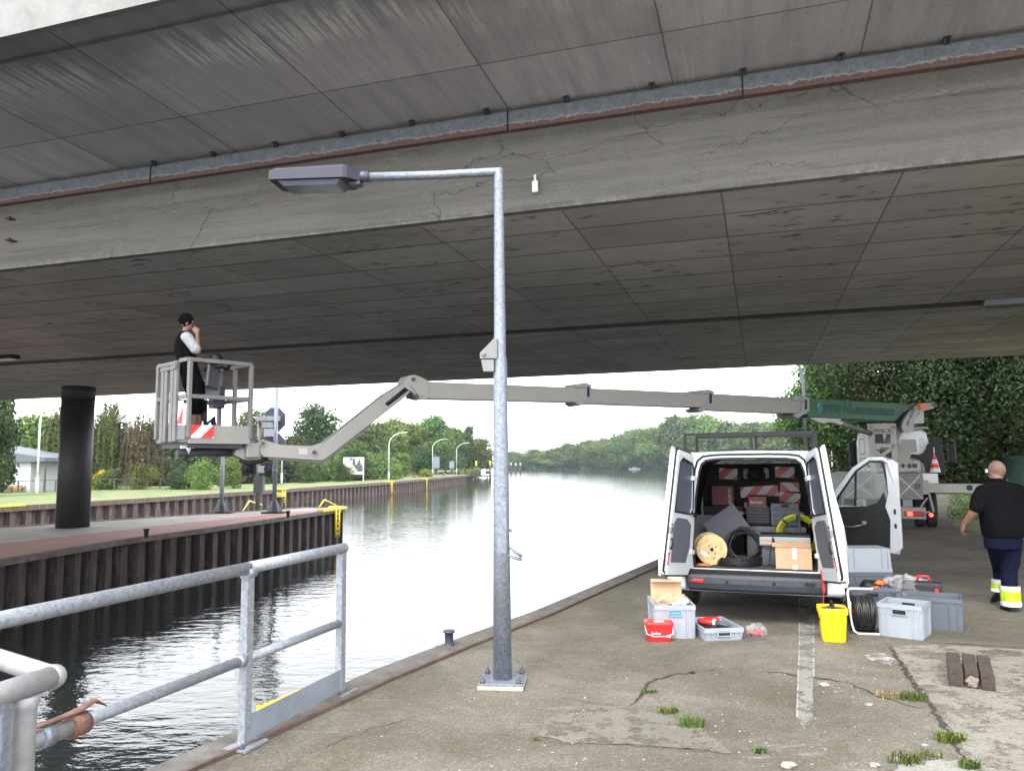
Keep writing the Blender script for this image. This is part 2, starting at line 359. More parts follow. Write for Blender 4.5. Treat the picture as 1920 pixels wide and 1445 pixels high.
L_WILLOW = leafmat('leaves_willow', (.075,.10,.03)); L_BROWN = leafmat('leaves_brown', (.10,.09,.045)); L_GRASS = leafmat('grass_blades', (.09,.14,.03)); L_DRY = leafmat('dry_grass', (.28,.23,.10)); L_YELLOW = leafmat('yellow_flowers', (.6,.5,.03))
BARK = mat('bark', (.09,.07,.055), .9, var=.35, scale=8, bump=.5)
BARKW = mat('pale_bark', (.4,.38,.34), .85, var=.3, scale=8, bump=.3)
WHITE = mat('white_paint', (.56,.58,.59), .3, var=.05, scale=2, coat=.4, dirt=(.35,.33,.3), dscale=2.5, damt=.3)
WHITE2 = mat('cream_white_paint', (.40,.395,.37), .42, var=.06, scale=2, dirt=(.25,.24,.2), dscale=2.5, damt=.4)
BOOMC = mat('grey_beige_boom_paint', (.27,.262,.24), .42, var=.08, scale=2, dirt=(.22,.2,.17), dscale=4, damt=.4)
ALU = mat('aluminium', (.17,.17,.165), .5, metal=.4, var=.15, scale=7, dirt=(.25,.22,.2), dscale=6, damt=.4)
BLACK = mat('black_plastic', (.011,.011,.0125), .5, var=.2, spec=.3)
DGREY = mat('dark_grey_plastic', (.055,.06,.068), .55, var=.15, scale=10, dirt=(.14,.13,.11), dscale=8, damt=.35)
RUBBER = mat('tyre_rubber', (.014,.014,.015), .85, var=.3, bump=.3)
RED = mat('red_paint', (.5,.025,.02), .4, var=.12); ORANGE = mat('orange_plastic', (.75,.13,.02), .45)
YELLOW = mat('yellow_paint', (.75,.56,.02), .5, var=.12, dirt=(.3,.22,.08), dscale=5, damt=.5)
YPLAST = mat('yellow_plastic', (.85,.52,.005), .38, var=.04)
WOOD = mat('weathered_timber', (.045,.032,.025), .9, var=.5, scale=14, bump=.6, bscale=30)
CARD = mat('cardboard', (.42,.28,.17), .85, var=.1, scale=5)
TAPE = plain('paper_label', (.7,.68,.64), rough=.6)
CRATE = mat('light_grey_plastic', (.265,.29,.325), .5, var=.07, scale=4, dirt=(.25,.25,.25), dscale=6, damt=.3)
CRATED = mat('mid_grey_plastic', (.085,.095,.12), .5, var=.1, scale=4)
BLUEDK = mat('slate_grey_enamel', (.045,.05,.07), .4, var=.15)
SKIN = mat('skin', (.20,.10,.072), .55, var=.12, scale=12); SKIND = mat('tanned_skin', (.19,.09,.062), .55, var=.15, scale=12)
def glassmat(name, c, a=.35, rough=.04):
    n = N(name); n.col(c); n.set(rough=rough, alpha=a, spec=.6); return n.mat
GLASS = glassmat('window_glass', (.02,.03,.03), .38); LENS = mat('lamp_lens', (.13,.14,.17), .15, var=.1)
FILM = glassmat('clear_plastic_film', (.45,.45,.47), .2, .2)
def hazard_mat(name, axis=(1,0,1), per=.2, off=0.):
    """reflective red and white diagonal stripes"""
    n = N(name); m = n.mapping((1,1,1)); x, y, z = n.xyz(m)
    s = n.math('ADD', n.math('ADD', n.math('MULTIPLY', x, axis[0]), n.math('MULTIPLY', y, axis[1])), n.math('ADD', n.math('MULTIPLY', z, axis[2]), off))
    f = n.math('LESS_THAN', n.math('FRACT', n.math('ADD', n.math('DIVIDE', s, per), 50.)), .5)
    n.col(n.mix(f, (.62,.03,.025), (.72,.68,.66))); n.set(rough=.35); return n.mat
# ---------------------------------------------------------------- setting: ground, water, banks
EDGE = [(-7.5,-7.2), (-2.16,4.81), (-1.81,5.57), (-1.23,6.91), (-.62,8.01), (.23,9.48), (2.65,14.33), (6.2,20.9), (13,33), (30,62), (58,110), (98,200)]
INNER = [(-7.2,-7.4), (-1.97,4.72), (-1.64,5.35), (-1.05,6.65), (-.45,7.78), (.42,9.33), (2.86,14.2), (6.4,20.8), (13.2,32.9), (30.2,61.9), (58.2,109.9), (98.2,199.9)]
FARSHORE = [(150,310), (150,390), (88,470), (30,560), (-6,620)]
LEFTB = [(-6,620), (-18,350), (-22,205), (-10.3,192), (-11.2,185), (-19.6,123.6), (-26.4,95.8), (-33.1,72.9), (-38.5,58.4), (-48,30), (-60,-5)]
def sheet(name, poly, z, m, thick=0, **kw):
    b = MB()
    if thick: b.prism(poly, (1,0,0), (0,1,0), (0,0,z-thick), (0,0,thick))
    else: b.add([(x,y,z) for x, y in poly], [tuple(range(len(poly)))])
    return b.build(name, m, kind='structure', **kw)
def tess_ground():
    """quay ground as a strip of quads so large polygons shade evenly"""
    poly = INNER + [(400,260), (400,-60), (-2,-60), (-7,-8)]
    me = MB(); me.add([(x,y,0) for x, y in poly], [tuple(range(len(poly)))])
    return me.build('quay_ground', M_GROUND, kind='structure')
tess_ground()
# the water: one sheet, finer meshed close by
MB().add([(-900,-60,-3.2),(900,-60,-3.2),(900,1500,-3.2),(-900,1500,-3.2)], [(0,1,2,3)]).build('water', M_WATER, kind='structure')
MB().add([(-900,-60,-6),(900,-60,-6),(900,1500,-6),(-900,1500,-6)], [(0,1,2,3)]).build('canal_bed', mat('mud', (.03,.03,.02), .9), kind='structure')
M_BANK = mat('mown_grass', (.095,.125,.033), .9, var=.35, scale=.6, bump=.5, bscale=4, dirt=(.2,.17,.07), dscale=.12, damt=.7)
M_SHORE = mat('shore_grass', (.08,.11,.03), .9, var=.4, scale=.3)
sheet('left_bank', LEFTB[3:]+[(-700,-5), (-700,620), (-22,620), (-22,205)], -1.2, M_BANK)
sheet('far_shore', [(98,200), (150,310), (150,390), (88,470), (30,560), (-6,620), (-700,620), (-700,1200), (900,1200), (900,200)], -2.4, M_SHORE)
sheet('far_shore_bank', [(98,200),(104,200),(158,310),(158,393),(92,480),(34,566),(-6,628),(-6,620),(30,560),(88,470),(150,390),(150,310)], -2.9, mat('reeds', (.12,.13,.05), .9, var=.3, scale=.2))
# light ground lit beyond the bridge on the right, a verge of rough grass
sheet('verge', [tuple(G(1786,985)[:2]), tuple(G(1840,1000)[:2]), (60,26), (120,60), (60,70), (26,46), (17.5,30)], .004, mat('verge_soil', (.15,.15,.06), .95, var=.5, scale=2, bump=.5, bscale=9))
# ---------------------------------------------------------------- quay wall with its coping
qw = thing('quay_wall', 'concrete quay wall with a steel-edged dark coping beside the lamp post', 'quay wall')
b = MB()
for (a, c, e, f) in zip(EDGE[:-1], EDGE[1:], INNER[:-1], INNER[1:]):
    b.add([(*a,-.02),(*c,-.02),(*f,-.02),(*e,-.02),(*a,.03),(*c,.03),(*f,.012),(*e,.012)], [(0,1,2,3),(4,5,6,7),(0,1,5,4),(2,3,7,6)])
b.build('coping', mat('coping_concrete', (.105,.095,.085), .85, var=.4, scale=5, bump=.5, bscale=30, dirt=(.25,.23,.2), dscale=2, damt=.5), qw)
b = MB(); z0, z1 = -6, -.02
for a, c in zip(EDGE[:-1], EDGE[1:]):
    a3, c3 = V3(*a,0), V3(*c,0); L = (c3-a3).length; d = (c3-a3)/L; nrm = V3(-d.y, d.x, 0); k = max(1, int(L/.6)); k = min(k, 30)
    for i in range(k):
        p0 = a3+d*(L*i/k); pts = [(0,0),(.3,0),(.42,-.22),(.88,-.22),(1,0)]
        w = L/k
        for (u0, q0), (u1, q1) in zip(pts[:-1], pts[1:]):
            A = p0+d*(u0*w)+nrm*(q0-.01 if 0 else q0)*1; B = p0+d*(u1*w)+nrm*q1
            A -= nrm*.02; B -= nrm*.02
            b.add([(A.x,A.y,z0),(B.x,B.y,z0),(B.x,B.y,z1),(A.x,A.y,z1)], [(0,1,2,3)])
b.build('sheet_piling', M_PILE_DARK, qw)
b = MB()
for a, c in zip(INNER[:-1], INNER[1:]):
    b.bar((*a,.012), (*c,.012), .03, .03)
b.build('steel_edging', mat('rusty_edge_angle', (.09,.055,.045), .8, var=.4, scale=9), qw)
# yellow ladder head on the quay behind the toe board
yl = thing('quay_ladder', 'yellow ladder head on the quay edge behind the railing toe board', 'ladder')
p0, p1 = G(500,1338), G(585,1302); b = MB(); d = (p1-p0).normalized(); nn = V3(-d.y, d.x, 0)
b.bar(p0+nn*.03+V3(0,0,.035), p1+nn*.03+V3(0,0,.035), .13, .012); b.build('head_plate', YELLOW, yl)
b = MB()
for s in (.06, .5): b.cyl(p0+d*s+nn*.13+V3(0,0,.03), p0+d*s+nn*.13+V3(0,0,-3.6), .018)
for k in range(12): b.cyl(p0+d*.06+nn*.13+V3(0,0,-.1-.28*k), p0+d*.5+nn*.13+V3(0,0,-.1-.28*k), .012, 8)
b.build('rungs', YELLOW, yl)

# ---------------------------------------------------------------- sheet-pile walls
def pilewall(b, pts, z0, z1, pitch, depth, flip=1):
    """trapezoidal sheet piling along a polyline"""
    for a, c in zip(pts[:-1], pts[1:]):
        a3, c3 = V3(a[0],a[1],0), V3(c[0],c[1],0); L = (c3-a3).length; d = (c3-a3)/L; nrm = V3(-d.y, d.x, 0)*flip; k = max(1, round(L/pitch)); w = L/k
        for i in range(k):
            p = a3+d*(w*i); q = [(0,0),(.38,0),(.5,depth),(.88,depth),(1,0)]
            for (u0, q0), (u1, q1) in zip(q[:-1], q[1:]):
                A = p+d*u0*w+nrm*q0; B = p+d*u1*w+nrm*q1
                b.add([(A.x,A.y,z0),(B.x,B.y,z0),(B.x,B.y,z1),(A.x,A.y,z1)], [(0,1,2,3)])
lw = thing('canal_wall', 'rusty sheet-pile canal wall along the grassy far bank', 'canal wall')
LW = [(-10.3,192), (-11.2,185), (-15.3,152), (-19.6,123.6), (-26.4,95.8), (-33.1,72.9), (-38.5,58.4), (-48,30), (-60,-5)]
b = MB(); pilewall(b, LW[1:], -6, -1.6, 1.25, -.42); b.build('sheet_piling', M_PILE, lw)
b = MB()
for a, c in zip(LW[:-1], LW[1:]): b.bar((a[0],a[1],-1.38), (c[0],c[1],-1.38), .5, .42)
b.build('cap_beam', M_CAP, lw)
b = MB(); b.bar(V3(-10.8,185.5,-3.05), V3(-36,63.8,-3.05), .5, .12); 
# pier between the two channels
pier = thing('canal_pier', 'long low pier with red paving and dark sheet-pile sides carrying the round column', 'pier')
PN = [(-16.4,12), (-16.0,20), (-15.45,25.5), (-14.95,29.8), (-13.55,35.24), (-11.86,43.06), (-10.65,48.71)]
PF = [(-30,22), (-23.75,36.08), (-18.55,43.54), (-13.3,49.9)]
poly = PN+PF[::-1]+[(-40,8)]
MB().add([(x,y,-1.0) for x, y in poly], [tuple(range(len(poly)))]).build('deck', mat('pier_paving', (.22,.20,.175), .85, var=.3, scale=.8, bump=.4, bscale=20, dirt=(.30,.28,.25), dscale=1.2, damt=.5), pier)
b = MB(); off = []
for i, (x, y) in enumerate(PN): off.append((x, y))
inn = [(-21.5,11),(-20.3,20),(-19.3,26.5),(-18.0,31.5),(-16.2,37.3),(-13.4,44.2),(-11.6,48.0)]
n_ = len(off); vs = [(x-.35,y,-.996) for x, y in off]+[(x,y,-.996) for x, y in inn]
b.add(vs, [(i,i+1,n_+i+1,n_+i) for i in range(n_-1)]); 
def brickpave():
    n = N('red_paving_blocks'); br = n.t.nodes.new('ShaderNodeTexBrick'); br.inputs['Scale'].default_value = 3; br.inputs['Color1'].default_value = (.25,.085,.065,1); br.inputs['Color2'].default_value = (.30,.12,.09,1); br.inputs['Mortar'].default_value = (.10,.08,.07,1)
    n.link(n.mapping((1,1,1), rot=(0,0,-.3)), br.inputs['Vector']); o = n.mix(n.ramp(n.noise(.8,5,.7), [(.48,0.),(.7,.45)]), br.outputs[0], (.24,.22,.19)); n.col(o); n.set(rough=.85); return n.mat
b.build('red_paving', brickpave(), pier)
b = MB(); pilewall(b, PN, -6, -1.12, .95, .32); pilewall(b, [PN[-1], PF[-1]], -6, -1.12, .95, .32); b.build('sheet_piling', M_PILE_DARK, pier)
b = MB()
for a, c in zip(PN[:-1], PN[1:]): b.bar((a[0],a[1],-1.08), (c[0],c[1],-1.08), .3, .22)
b.bar((*PN[-1],-1.08), (*PF[-1],-1.08), .3, .22); b.bar((*PF[-1],-1.06), (*PF[1],-1.06), .3, .2)
b.build('coping', mat('pier_coping', (.11,.085,.072), .8, var=.4, scale=3, bump=.5), pier)
b = MB(); A, B_ = V3(*PN[-1],-.94), V3(*PN[-2],-.94); C_ = V3(*PF[-1],-.94); d = (B_-A).normalized(); d2 = (C_-A).normalized()
b.bar(A-d*.15, A+d*3.2, .42, .16); b.bar(A-d2*.15, A+d2*1.0, .42, .16)
b.build('yellow_edge', YELLOW, pier)
b = MB(); nrm = V3(d.y*-1, d.x, 0)
nrm = V3(.98,-.2,0)
for k in (1.0, 1.45): b.cyl(A+d*k+nrm*.2+V3(0,0,.1), A+d*k+nrm*.2+V3(0,0,-1.7), .07, 8)
for k in range(6): b.cyl(A+d*1.0+nrm*.2+V3(0,0,-.3*k), A+d*1.45+nrm*.2+V3(0,0,-.3*k), .035, 8)
b.build('ladder', YELLOW, pier)

# ---------------------------------------------------------------- the bridge (its own axes: x along, y across, z up)
U = V3(.953,-.304,0).normalized(); UA = math.atan2(U.y, U.x)
br = thing('road_bridge', 'concrete road bridge crossing overhead with jointed soffit and rusty steel angle', 'bridge', (0,0,0), UA)
VF, VC, VB = 10.6, 6.75, 32.1; ZS = 5.5; X0, X1 = -75, 45
def brl(p): return Matrix.Rotation(-UA, 3, 'Z')@Vector(p)
# cross-section lofted along the bridge, holed for the channel
b = MB(); b.add([(X0,VF,ZS),(X1,VF,ZS),(X1,20.45,ZS),(X0,20.45,ZS)], [(0,3,2,1)]); b.add([(X0,21.1,ZS),(X1,21.1,ZS),(X1,VB,ZS),(X0,VB,ZS)], [(0,3,2,1)])
b.build('soffit', C_SOFFIT, br)
b = MB(); b.add([(X0,20.45,ZS),(X1,20.45,ZS),(X1,20.45,ZS+.7),(X0,20.45,ZS+.7)], [(0,1,2,3)]); b.add([(X0,21.1,ZS),(X1,21.1,ZS),(X1,21.1,ZS+.7),(X0,21.1,ZS+.7)], [(0,1,2,3)]); b.add([(X0,20.45,ZS+.7),(X1,20.45,ZS+.7),(X1,21.1,ZS+.7),(X0,21.1,ZS+.7)], [(0,1,2,3)])
b.build('joint_channel', mat('channel_concrete', (.10,.095,.09), .9), br)
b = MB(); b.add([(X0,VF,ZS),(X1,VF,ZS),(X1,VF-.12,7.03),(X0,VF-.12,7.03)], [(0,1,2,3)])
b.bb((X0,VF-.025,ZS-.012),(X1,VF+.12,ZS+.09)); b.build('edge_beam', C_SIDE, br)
b = MB(); b.add([(X0,VF+.3,7.02),(X1,VF+.3,7.02),(X1,VC,7.16),(X0,VC,7.16)], [(0,1,2,3)]); b.build('cantilever', C_CANT, br)
b = MB(); b.add([(X0,VC+.5,7.13),(X1,VC+.5,7.13),(X1,VC+.42,7.08),(X0,VC+.42,7.08)], [(0,1,2,3)])
b.bb((X0,VC-.06,7.08),(X1,VC+.02,9.3)); b.build('fascia', mat('pale_fascia_concrete', (.20,.197,.188), .85, var=.2, scale=2.5, bump=.5, bscale=20, dirt=(.25,.24,.22), dscale=1.5, damt=.5), br)
b = MB(); b.bb((X0,VF+.12,ZS+.8),(X1,VB,ZS+1.0)); b.bb((X0,VC+.02,7.2),(X1,VB+2.5,7.6)); b.bb((X0,VB,ZS),(X1,VB+.1,7.2)); b.build('deck', mat('deck_concrete', (.2,.19,.18), .9), br)
b = MB(); b.bb((X0,VF-.2,6.70),(X1,VF-.17,6.96)); b.bb((X0,VF-.2,6.68),(X1,VF-.05,6.70)); b.build('steel_angle', M_ANGLE, br)
rn = random.Random(2)
for k in range(14):
    u = -3.6+1.22*k-6.2; b = MB(); b.bb((u,VF-.24,6.95),(u+.02,VF-.17,7.03)); b.bb((u+.045,VF-.24,6.95),(u+.065,VF-.17,7.03)); b.bb((u-.01,VF-.26,7.02),(u+.075,VF-.2,7.04)); b.build('angle_bracket', BLUEDK, br)
for px, py in ((1392,150), (952,232), (282,340)):
    r = ray(px, py); q = Matrix.Rotation(-UA,3,'Z')@r; t = (VF-.2)/q.y; b = MB(); b.bb((q.x*t-.008,VF-.215,6.675),(q.x*t+.008,VF-.19,6.965)); b.build('angle_joint', BLACK, br)
for py in (412, 452):
    r = ray(24, py); q = Matrix.Rotation(-UA,3,'Z')@r; t = (VF-.08)/q.y; z = CAMZ+q.z*t; b = MB(); b.bb((q.x*t-.06,VF-.2,z-.012),(q.x*t+.06,VF-.03,z+.012)); b.bb((q.x*t+.03,VF-.2,z-.03),(q.x*t+.06,VF-.16,z+.03)); b.build('rusty_bracket', mat('rust', (.12,.05,.035), .9, var=.4), br)
# the round column on the pier
b = MB(); c = V3(-20.35,36.0,-1); cl = brl(c)
b.cyl((cl.x,cl.y,-1.2), (cl.x,cl.y,ZS-.6), .70, 40); b.cyl((cl.x,cl.y,ZS-.6), (cl.x,cl.y,ZS+.1), .715, 40)
b.build('column', mat('dark_column_coating', (.012,.011,.013), .6, var=.45, scale=2, dirt=(.035,.032,.03), dscale=1.2, damt=.5, bump=.2, bscale=15), br)
# little lamps under the joint, white sensor on the beam
def soffit_lamp(px, py, label, s=1):
    r = ray(px, py); q = Matrix.Rotation(-UA,3,'Z')@r; t = (ZS-.05-CAMZ)/q.z; P = Matrix.Rotation(UA,3,'Z')@V3(q.x*t, q.y*t, ZS-.08)
    T = thing('soffit_lamp', label, 'lamp', P, UA, 'lamps under the bridge joint')
    MB().box((0,0,.02),(1.05*s,.36,.12),top=(.95*s,.3)).build('housing', BLACK if px < 500 else CRATE, T, .01); MB().box((0,0,-.055),(.9*s,.28,.03)).build('lens', LENS, T)
soffit_lamp(8, 669, 'black lamp under the bridge at the left, above the canal'); soffit_lamp(1888, 566, 'grey lamp under the bridge above the parked truck')
r = ray(1004,346); q = Matrix.Rotation(-UA,3,'Z')@r; t = (VF-.09)/q.y; P = Matrix.Rotation(UA,3,'Z')@V3(q.x*t,q.y*t,0); P.z = CAMZ+r.z*t
T = thing('crack_sensor', 'small white sensor fixed on the bridge beam right of the lamp post', 'sensor', P, UA)
MB().box((0,-.02,-.04),(.085,.04,.17)).build('case', plain('sensor_white', (.8,.8,.78)), T, .004); MB().box((0,-.015,.09),(.03,.03,.1)).build('stem', plain('sensor_white', (.8,.8,.78)), T)

# ---------------------------------------------------------------- things on the quay: lamp post, railings, bollard
def bolt(b, c, r=.012, h=.03):
    c = Vector(c); b.cyl(c, c+V3(0,0,h*.5), r*1.5, 6); b.cyl(c, c+V3(0,0,h), r*.7, 8)
lp = thing('lamp_post', 'galvanised lamp post with a side arm and a flat dark lantern', 'lamp post', (-.10,6.53,0), rad(-6))
b = MB(); b.box((0,0,.045),(.36,.36,.018)); b.build('base_plate', GALV, lp, .003)
MB().box((0,0,.018),(.37,.37,.036)).build('mortar_pad', mat('mortar', (.36,.33,.25), .95, var=.2, scale=12), lp, .008)
for sx in (-1,1):
    for sy in (-1,1): b = MB(); bolt(b, (.145*sx,.145*sy,.054), .016, .05); b.build('bolt', DGREY, lp)
b = MB(); b.tube([(0,0,.05),(0,0,1.35),(0,0,2.68),(0,0,2.72),(0,0,4.3),(0,0,4.37)], [.077,.068,.060,.052,.041,.04], 28); b.build('pole', GALV, lp)
AX = Matrix.Rotation(rad(6),3,'Z')@V3(-1.19,.17,-.0)
b = MB(); b.tube([(0.03,0,4.345), V3(-.02,0,4.345), AX*.45+V3(0,0,4.35), AX+V3(0,0,4.375)], .038, 20); b.build('arm', GALV, lp)
ad = AX.normalized(); an = V3(-ad.y, ad.x, 0)
def lt(x, y, z): return AX+V3(0,0,4.375)+ad*x+an*y+V3(0,0,z+.03*x)
b = MB(); secs = []
for x, w, zt, zb in ((.05,.09,.05,-.05),(.13,.3,.062,-.055),(.16,.34,.066,-.06),(.80,.34,.05,-.06),(.86,.30,.04,-.055)):
    secs.append([lt(x,-w/2,zb), lt(x,w/2,zb), lt(x,w/2,zt-.015), lt(x,w/2-.02,zt), lt(x,-w/2+.02,zt), lt(x,-w/2,zt-.015)])
b.loft(secs, sm=False); b.build('lantern', mat('blue_grey_lantern', (.018,.019,.034), .5, var=.12), lp, .004)
b = MB(); b.loft([[lt(.19,-.14,-.058), lt(.19,.14,-.058), lt(.78,.14,-.058), lt(.78,-.14,-.058)], [lt(.24,-.11,-.105), lt(.24,.11,-.105), lt(.74,.11,-.10), lt(.74,-.11,-.10)]], sm=False); b.build('lens', LENS, lp, .004)
b = MB(); b.tube([lt(-.03,0,0), lt(.09,0,0)], .05, 16); b.box(lt(.1,0,-.065),(.1,.1,.03)); b.build('knuckle', BLUEDK, lp)
b = MB(); b.prism([(0,.14),(.03,.14),(.03,-.03),(-.12,-.03),(-.12,.02)], (1,0,0), (0,0,1), (-.045,-.07,2.72), (0,.05,0)); b.prism([(0,-.04),(-.11,-.04),(-.09,-.14),(0,-.14)], (1,0,0), (0,0,1), (-.045,-.07,2.72), (0,.05,0)); b.cyl((-.13,-.09,2.73),(-.13,0,2.73),.016,10); b.build('hinge_bracket', ALU, lp, .003)
for z0, a in ((1.1,-.35),(1.02,0.)):
    b = MB(); b.tube([(.055,-.03,z0+.03),(.12,-.04,z0+a*.1),(.165,-.02,z0+a*.15-.01),(.165,.02,z0+a*.15-.01),(.12,.04,z0+a*.1),(.055,.03,z0+.02)], .009, 8); b.build('cable_hook', GALV, lp)
b = MB(); b.cyl((.06,0,1.25),(.09,0,1.25),.014,8); b.build('lock', GALV, lp)
b = MB(); b.prism(rrect(.075,.42,.004,2), (1,0,0), (0,0,1), (.012,-.0655,1.28), (0,-.004,0)); b.build('service_door', GALV, lp)

RL = thing('guard_railing', 'long galvanised railing with toe board on the quay edge left of the lamp post', 'railing')
PA, PB = V3(-1.76,5.20,0), V3(-1.39,6.33,0); rd = (PB-PA).normalized(); PA0 = PA-rd*3.35
rn_ = V3(rd.y,-rd.x,0)
for P_ in (PA, PB):
    b = MB(); b.box(P_+V3(0,0,.012)-V3(0,0,0), (.24,.2,.016), (0,0,math.atan2(rd.y,rd.x))); b.build('base_plate', GALV_LIGHT, RL, .002)
    b = MB(); b.bar(P_+V3(0,0,.01), P_+V3(0,0,1.10), .055, .07, up=rd); b.build('post', GALV_LIGHT, RL, .004)
    for k in (-1,1): b = MB(); bolt(b, P_+rd*.085*k-rn_*.05*k+V3(0,0,.02), .011, .03); b.build('bolt', DGREY, RL)
b = MB(); b.tube([PA0+V3(0,0,1.135), PA+V3(0,0,1.135)-rd*.012], .04, 24); b.tube([PA+V3(0,0,1.135)+rd*.004, PB+V3(0,0,1.135)+rd*.04, PB+V3(0,0,1.13)+rd*.06], [.04,.04,.025], 24); b.build('top_rail', GALV_LIGHT, RL)
b = MB(); b.tube([PA-rd*2.1+V3(0,0,.55), PA+V3(0,0,.55)-rd*.028], .033, 20); b.tube([PA+V3(0,0,.55)+rd*.028, PB+V3(0,0,.55)-rd*.028], .031, 20); b.cyl(PA-rd*.09+V3(0,0,.55), PA-rd*.03+V3(0,0,.55), .038, 20); b.cyl(PA-rd*.04+V3(0,0,1.11), PA+rd*.05+V3(0,0,1.11), .046, 20); b.build('middle_rail', GALV_LIGHT, RL)
b = MB(); b.bar(PA+rd*.03+V3(0,0,.115)+rn_*.02, PB-rd*.03+V3(0,0,.115)+rn_*.02, .006, .16); b.build('toe_board', mat('zinc_grey_board', (.26,.29,.33), .5, metal=.3, var=.15, scale=4), RL)
# near corner railing with its rusty clamp
T = thing('corner_railing', 'near railing corner in pale scratched tube with rusty strap clamp, bottom left', 'railing')
E0 = D(100,1268,2.7); E1 = D(-160,1148,3.45); E1.z = E0.z; E2 = D(-150,1332,2.25); E2.z = E0.z
PT = mat('worn_pale_tube', (.26,.26,.265), .5, metal=.2, var=.22, scale=14, dirt=(.25,.17,.13), dscale=7, damt=.5)
b = MB(); b.tube([E1, E0], .035, 20); b.tube([E0, E2], .038, 20); b.blob(E0, (.041,.041,.041), amp=0, seg=16, rings=12); b.build('top_rail', PT, T)
Pp = E0+(E2-E0).normalized()*.11; b = MB(); b.tube([Pp+V3(0,0,-.03), Pp+V3(0,0,-.07), Pp+V3(0,0,-1.2)], [.05,.036,.036], 20); b.build('post', PT, T)
Pq = Pp+(E2-E0).normalized()*.085; b = MB(); b.box(Pq+V3(0,-.01,-.33),(.05,.05,.62)); b.cyl(Pq+V3(0,-.04,-.1), Pq+V3(0,-.06,-.1), .014, 8); b.build('hinge_post', GALV, T, .01)
q0 = PA-rd*2.1+V3(0,0,.55); M0 = D(-60,1432,2.75); M1 = D(135,1362,3.2)
M2 = D(158,1352,3.3)
b = MB(); b.tube([M0, M1], .033, 20); b.build('lower_bar', PT, T)
b = MB(); d_ = (M2-M0).normalized(); b.tube([M1-d_*.02, M1+d_*.07], .044, 20); b.build('clamp', mat('rusty_clamp', (.15,.075,.055), .85, var=.35, scale=20, bump=.5), T)
b = MB(); sl_ = [M1-d_*.35+V3(0,0,.045), M1-d_*.1+V3(0,0,.05), M1+d_*.03+V3(0,0,.055), M1+d_*.12+V3(0,0,.075), D(200,1322,3.45)]
b.tube(sl_, [.012,.016,.02,.016,.004], 8, flat=.5); b.build('strap', mat('rusty_clamp', (.15,.075,.055)), T)
b = MB(); Pc = M0+(M1-M0)*.72; b.tube([Pc-d_*.04, Pc+d_*.02], .042, 16); b.build('ring', GALV, T)

T = thing('quay_bollard', 'small dark steel mooring bollard standing on the quay coping', 'bollard', G(842,1214), rad(-60))
MB().lathe([(0,.17),(.055,.17),(.06,.16),(.055,.148),(.042,.145),(.042,.02),(.05,.005)], seg=20).build('post', BLUEDK, T); MB().box((0,0,.006),(.2,.2,.012)).build('plate', BLUEDK, T)
# ---------------------------------------------------------------- trees
def leaf_mesh(name, P, Nn, size, mats, midx, tones, seed=0, elong=1.5, flat=.0):
    """many small folded leaf faces at points P facing roughly Nn"""
    rg = np.random.default_rng(seed); n = len(P)
    d = rg.normal(size=(n,3)); nn = Nn*.9+rg.normal(size=(n,3))*.55; nn /= np.linalg.norm(nn,axis=1)[:,None]+1e-9
    a = np.cross(nn, d); a /= np.linalg.norm(a,axis=1)[:,None]+1e-9; b = np.cross(nn, a)
    s = (size*rg.uniform(.6,1.35,n))[:,None]
    v = np.empty((n,4,3)); v[:,0] = P-a*s*elong*.5; v[:,1] = P+b*s*.5+nn*s*.12; v[:,2] = P+a*s*elong*.5; v[:,3] = P-b*s*.5+nn*s*.12
    me = bpy.data.meshes.new(name); me.vertices.add(4*n); me.vertices.foreach_set('co', v.ravel()); me.loops.add(4*n); me.loops.foreach_set('vertex_index', np.arange(4*n, dtype=np.int32))
    me.polygons.add(n); me.polygons.foreach_set('loop_start', np.arange(0, 4*n, 4, dtype=np.int32)); me.polygons.foreach_set('loop_total', np.full(n, 4, dtype=np.int32))
    me.polygons.foreach_set('material_index', np.asarray(midx, dtype=np.int32) if midx is not None else np.zeros(n, dtype=np.int32))
    at = me.attributes.new('tone', 'FLOAT', 'FACE'); at.data.foreach_set('value', np.asarray(tones, dtype=np.float32))
    for m in mats: me.materials.append(m)
    me.update(); me.validate(); return me
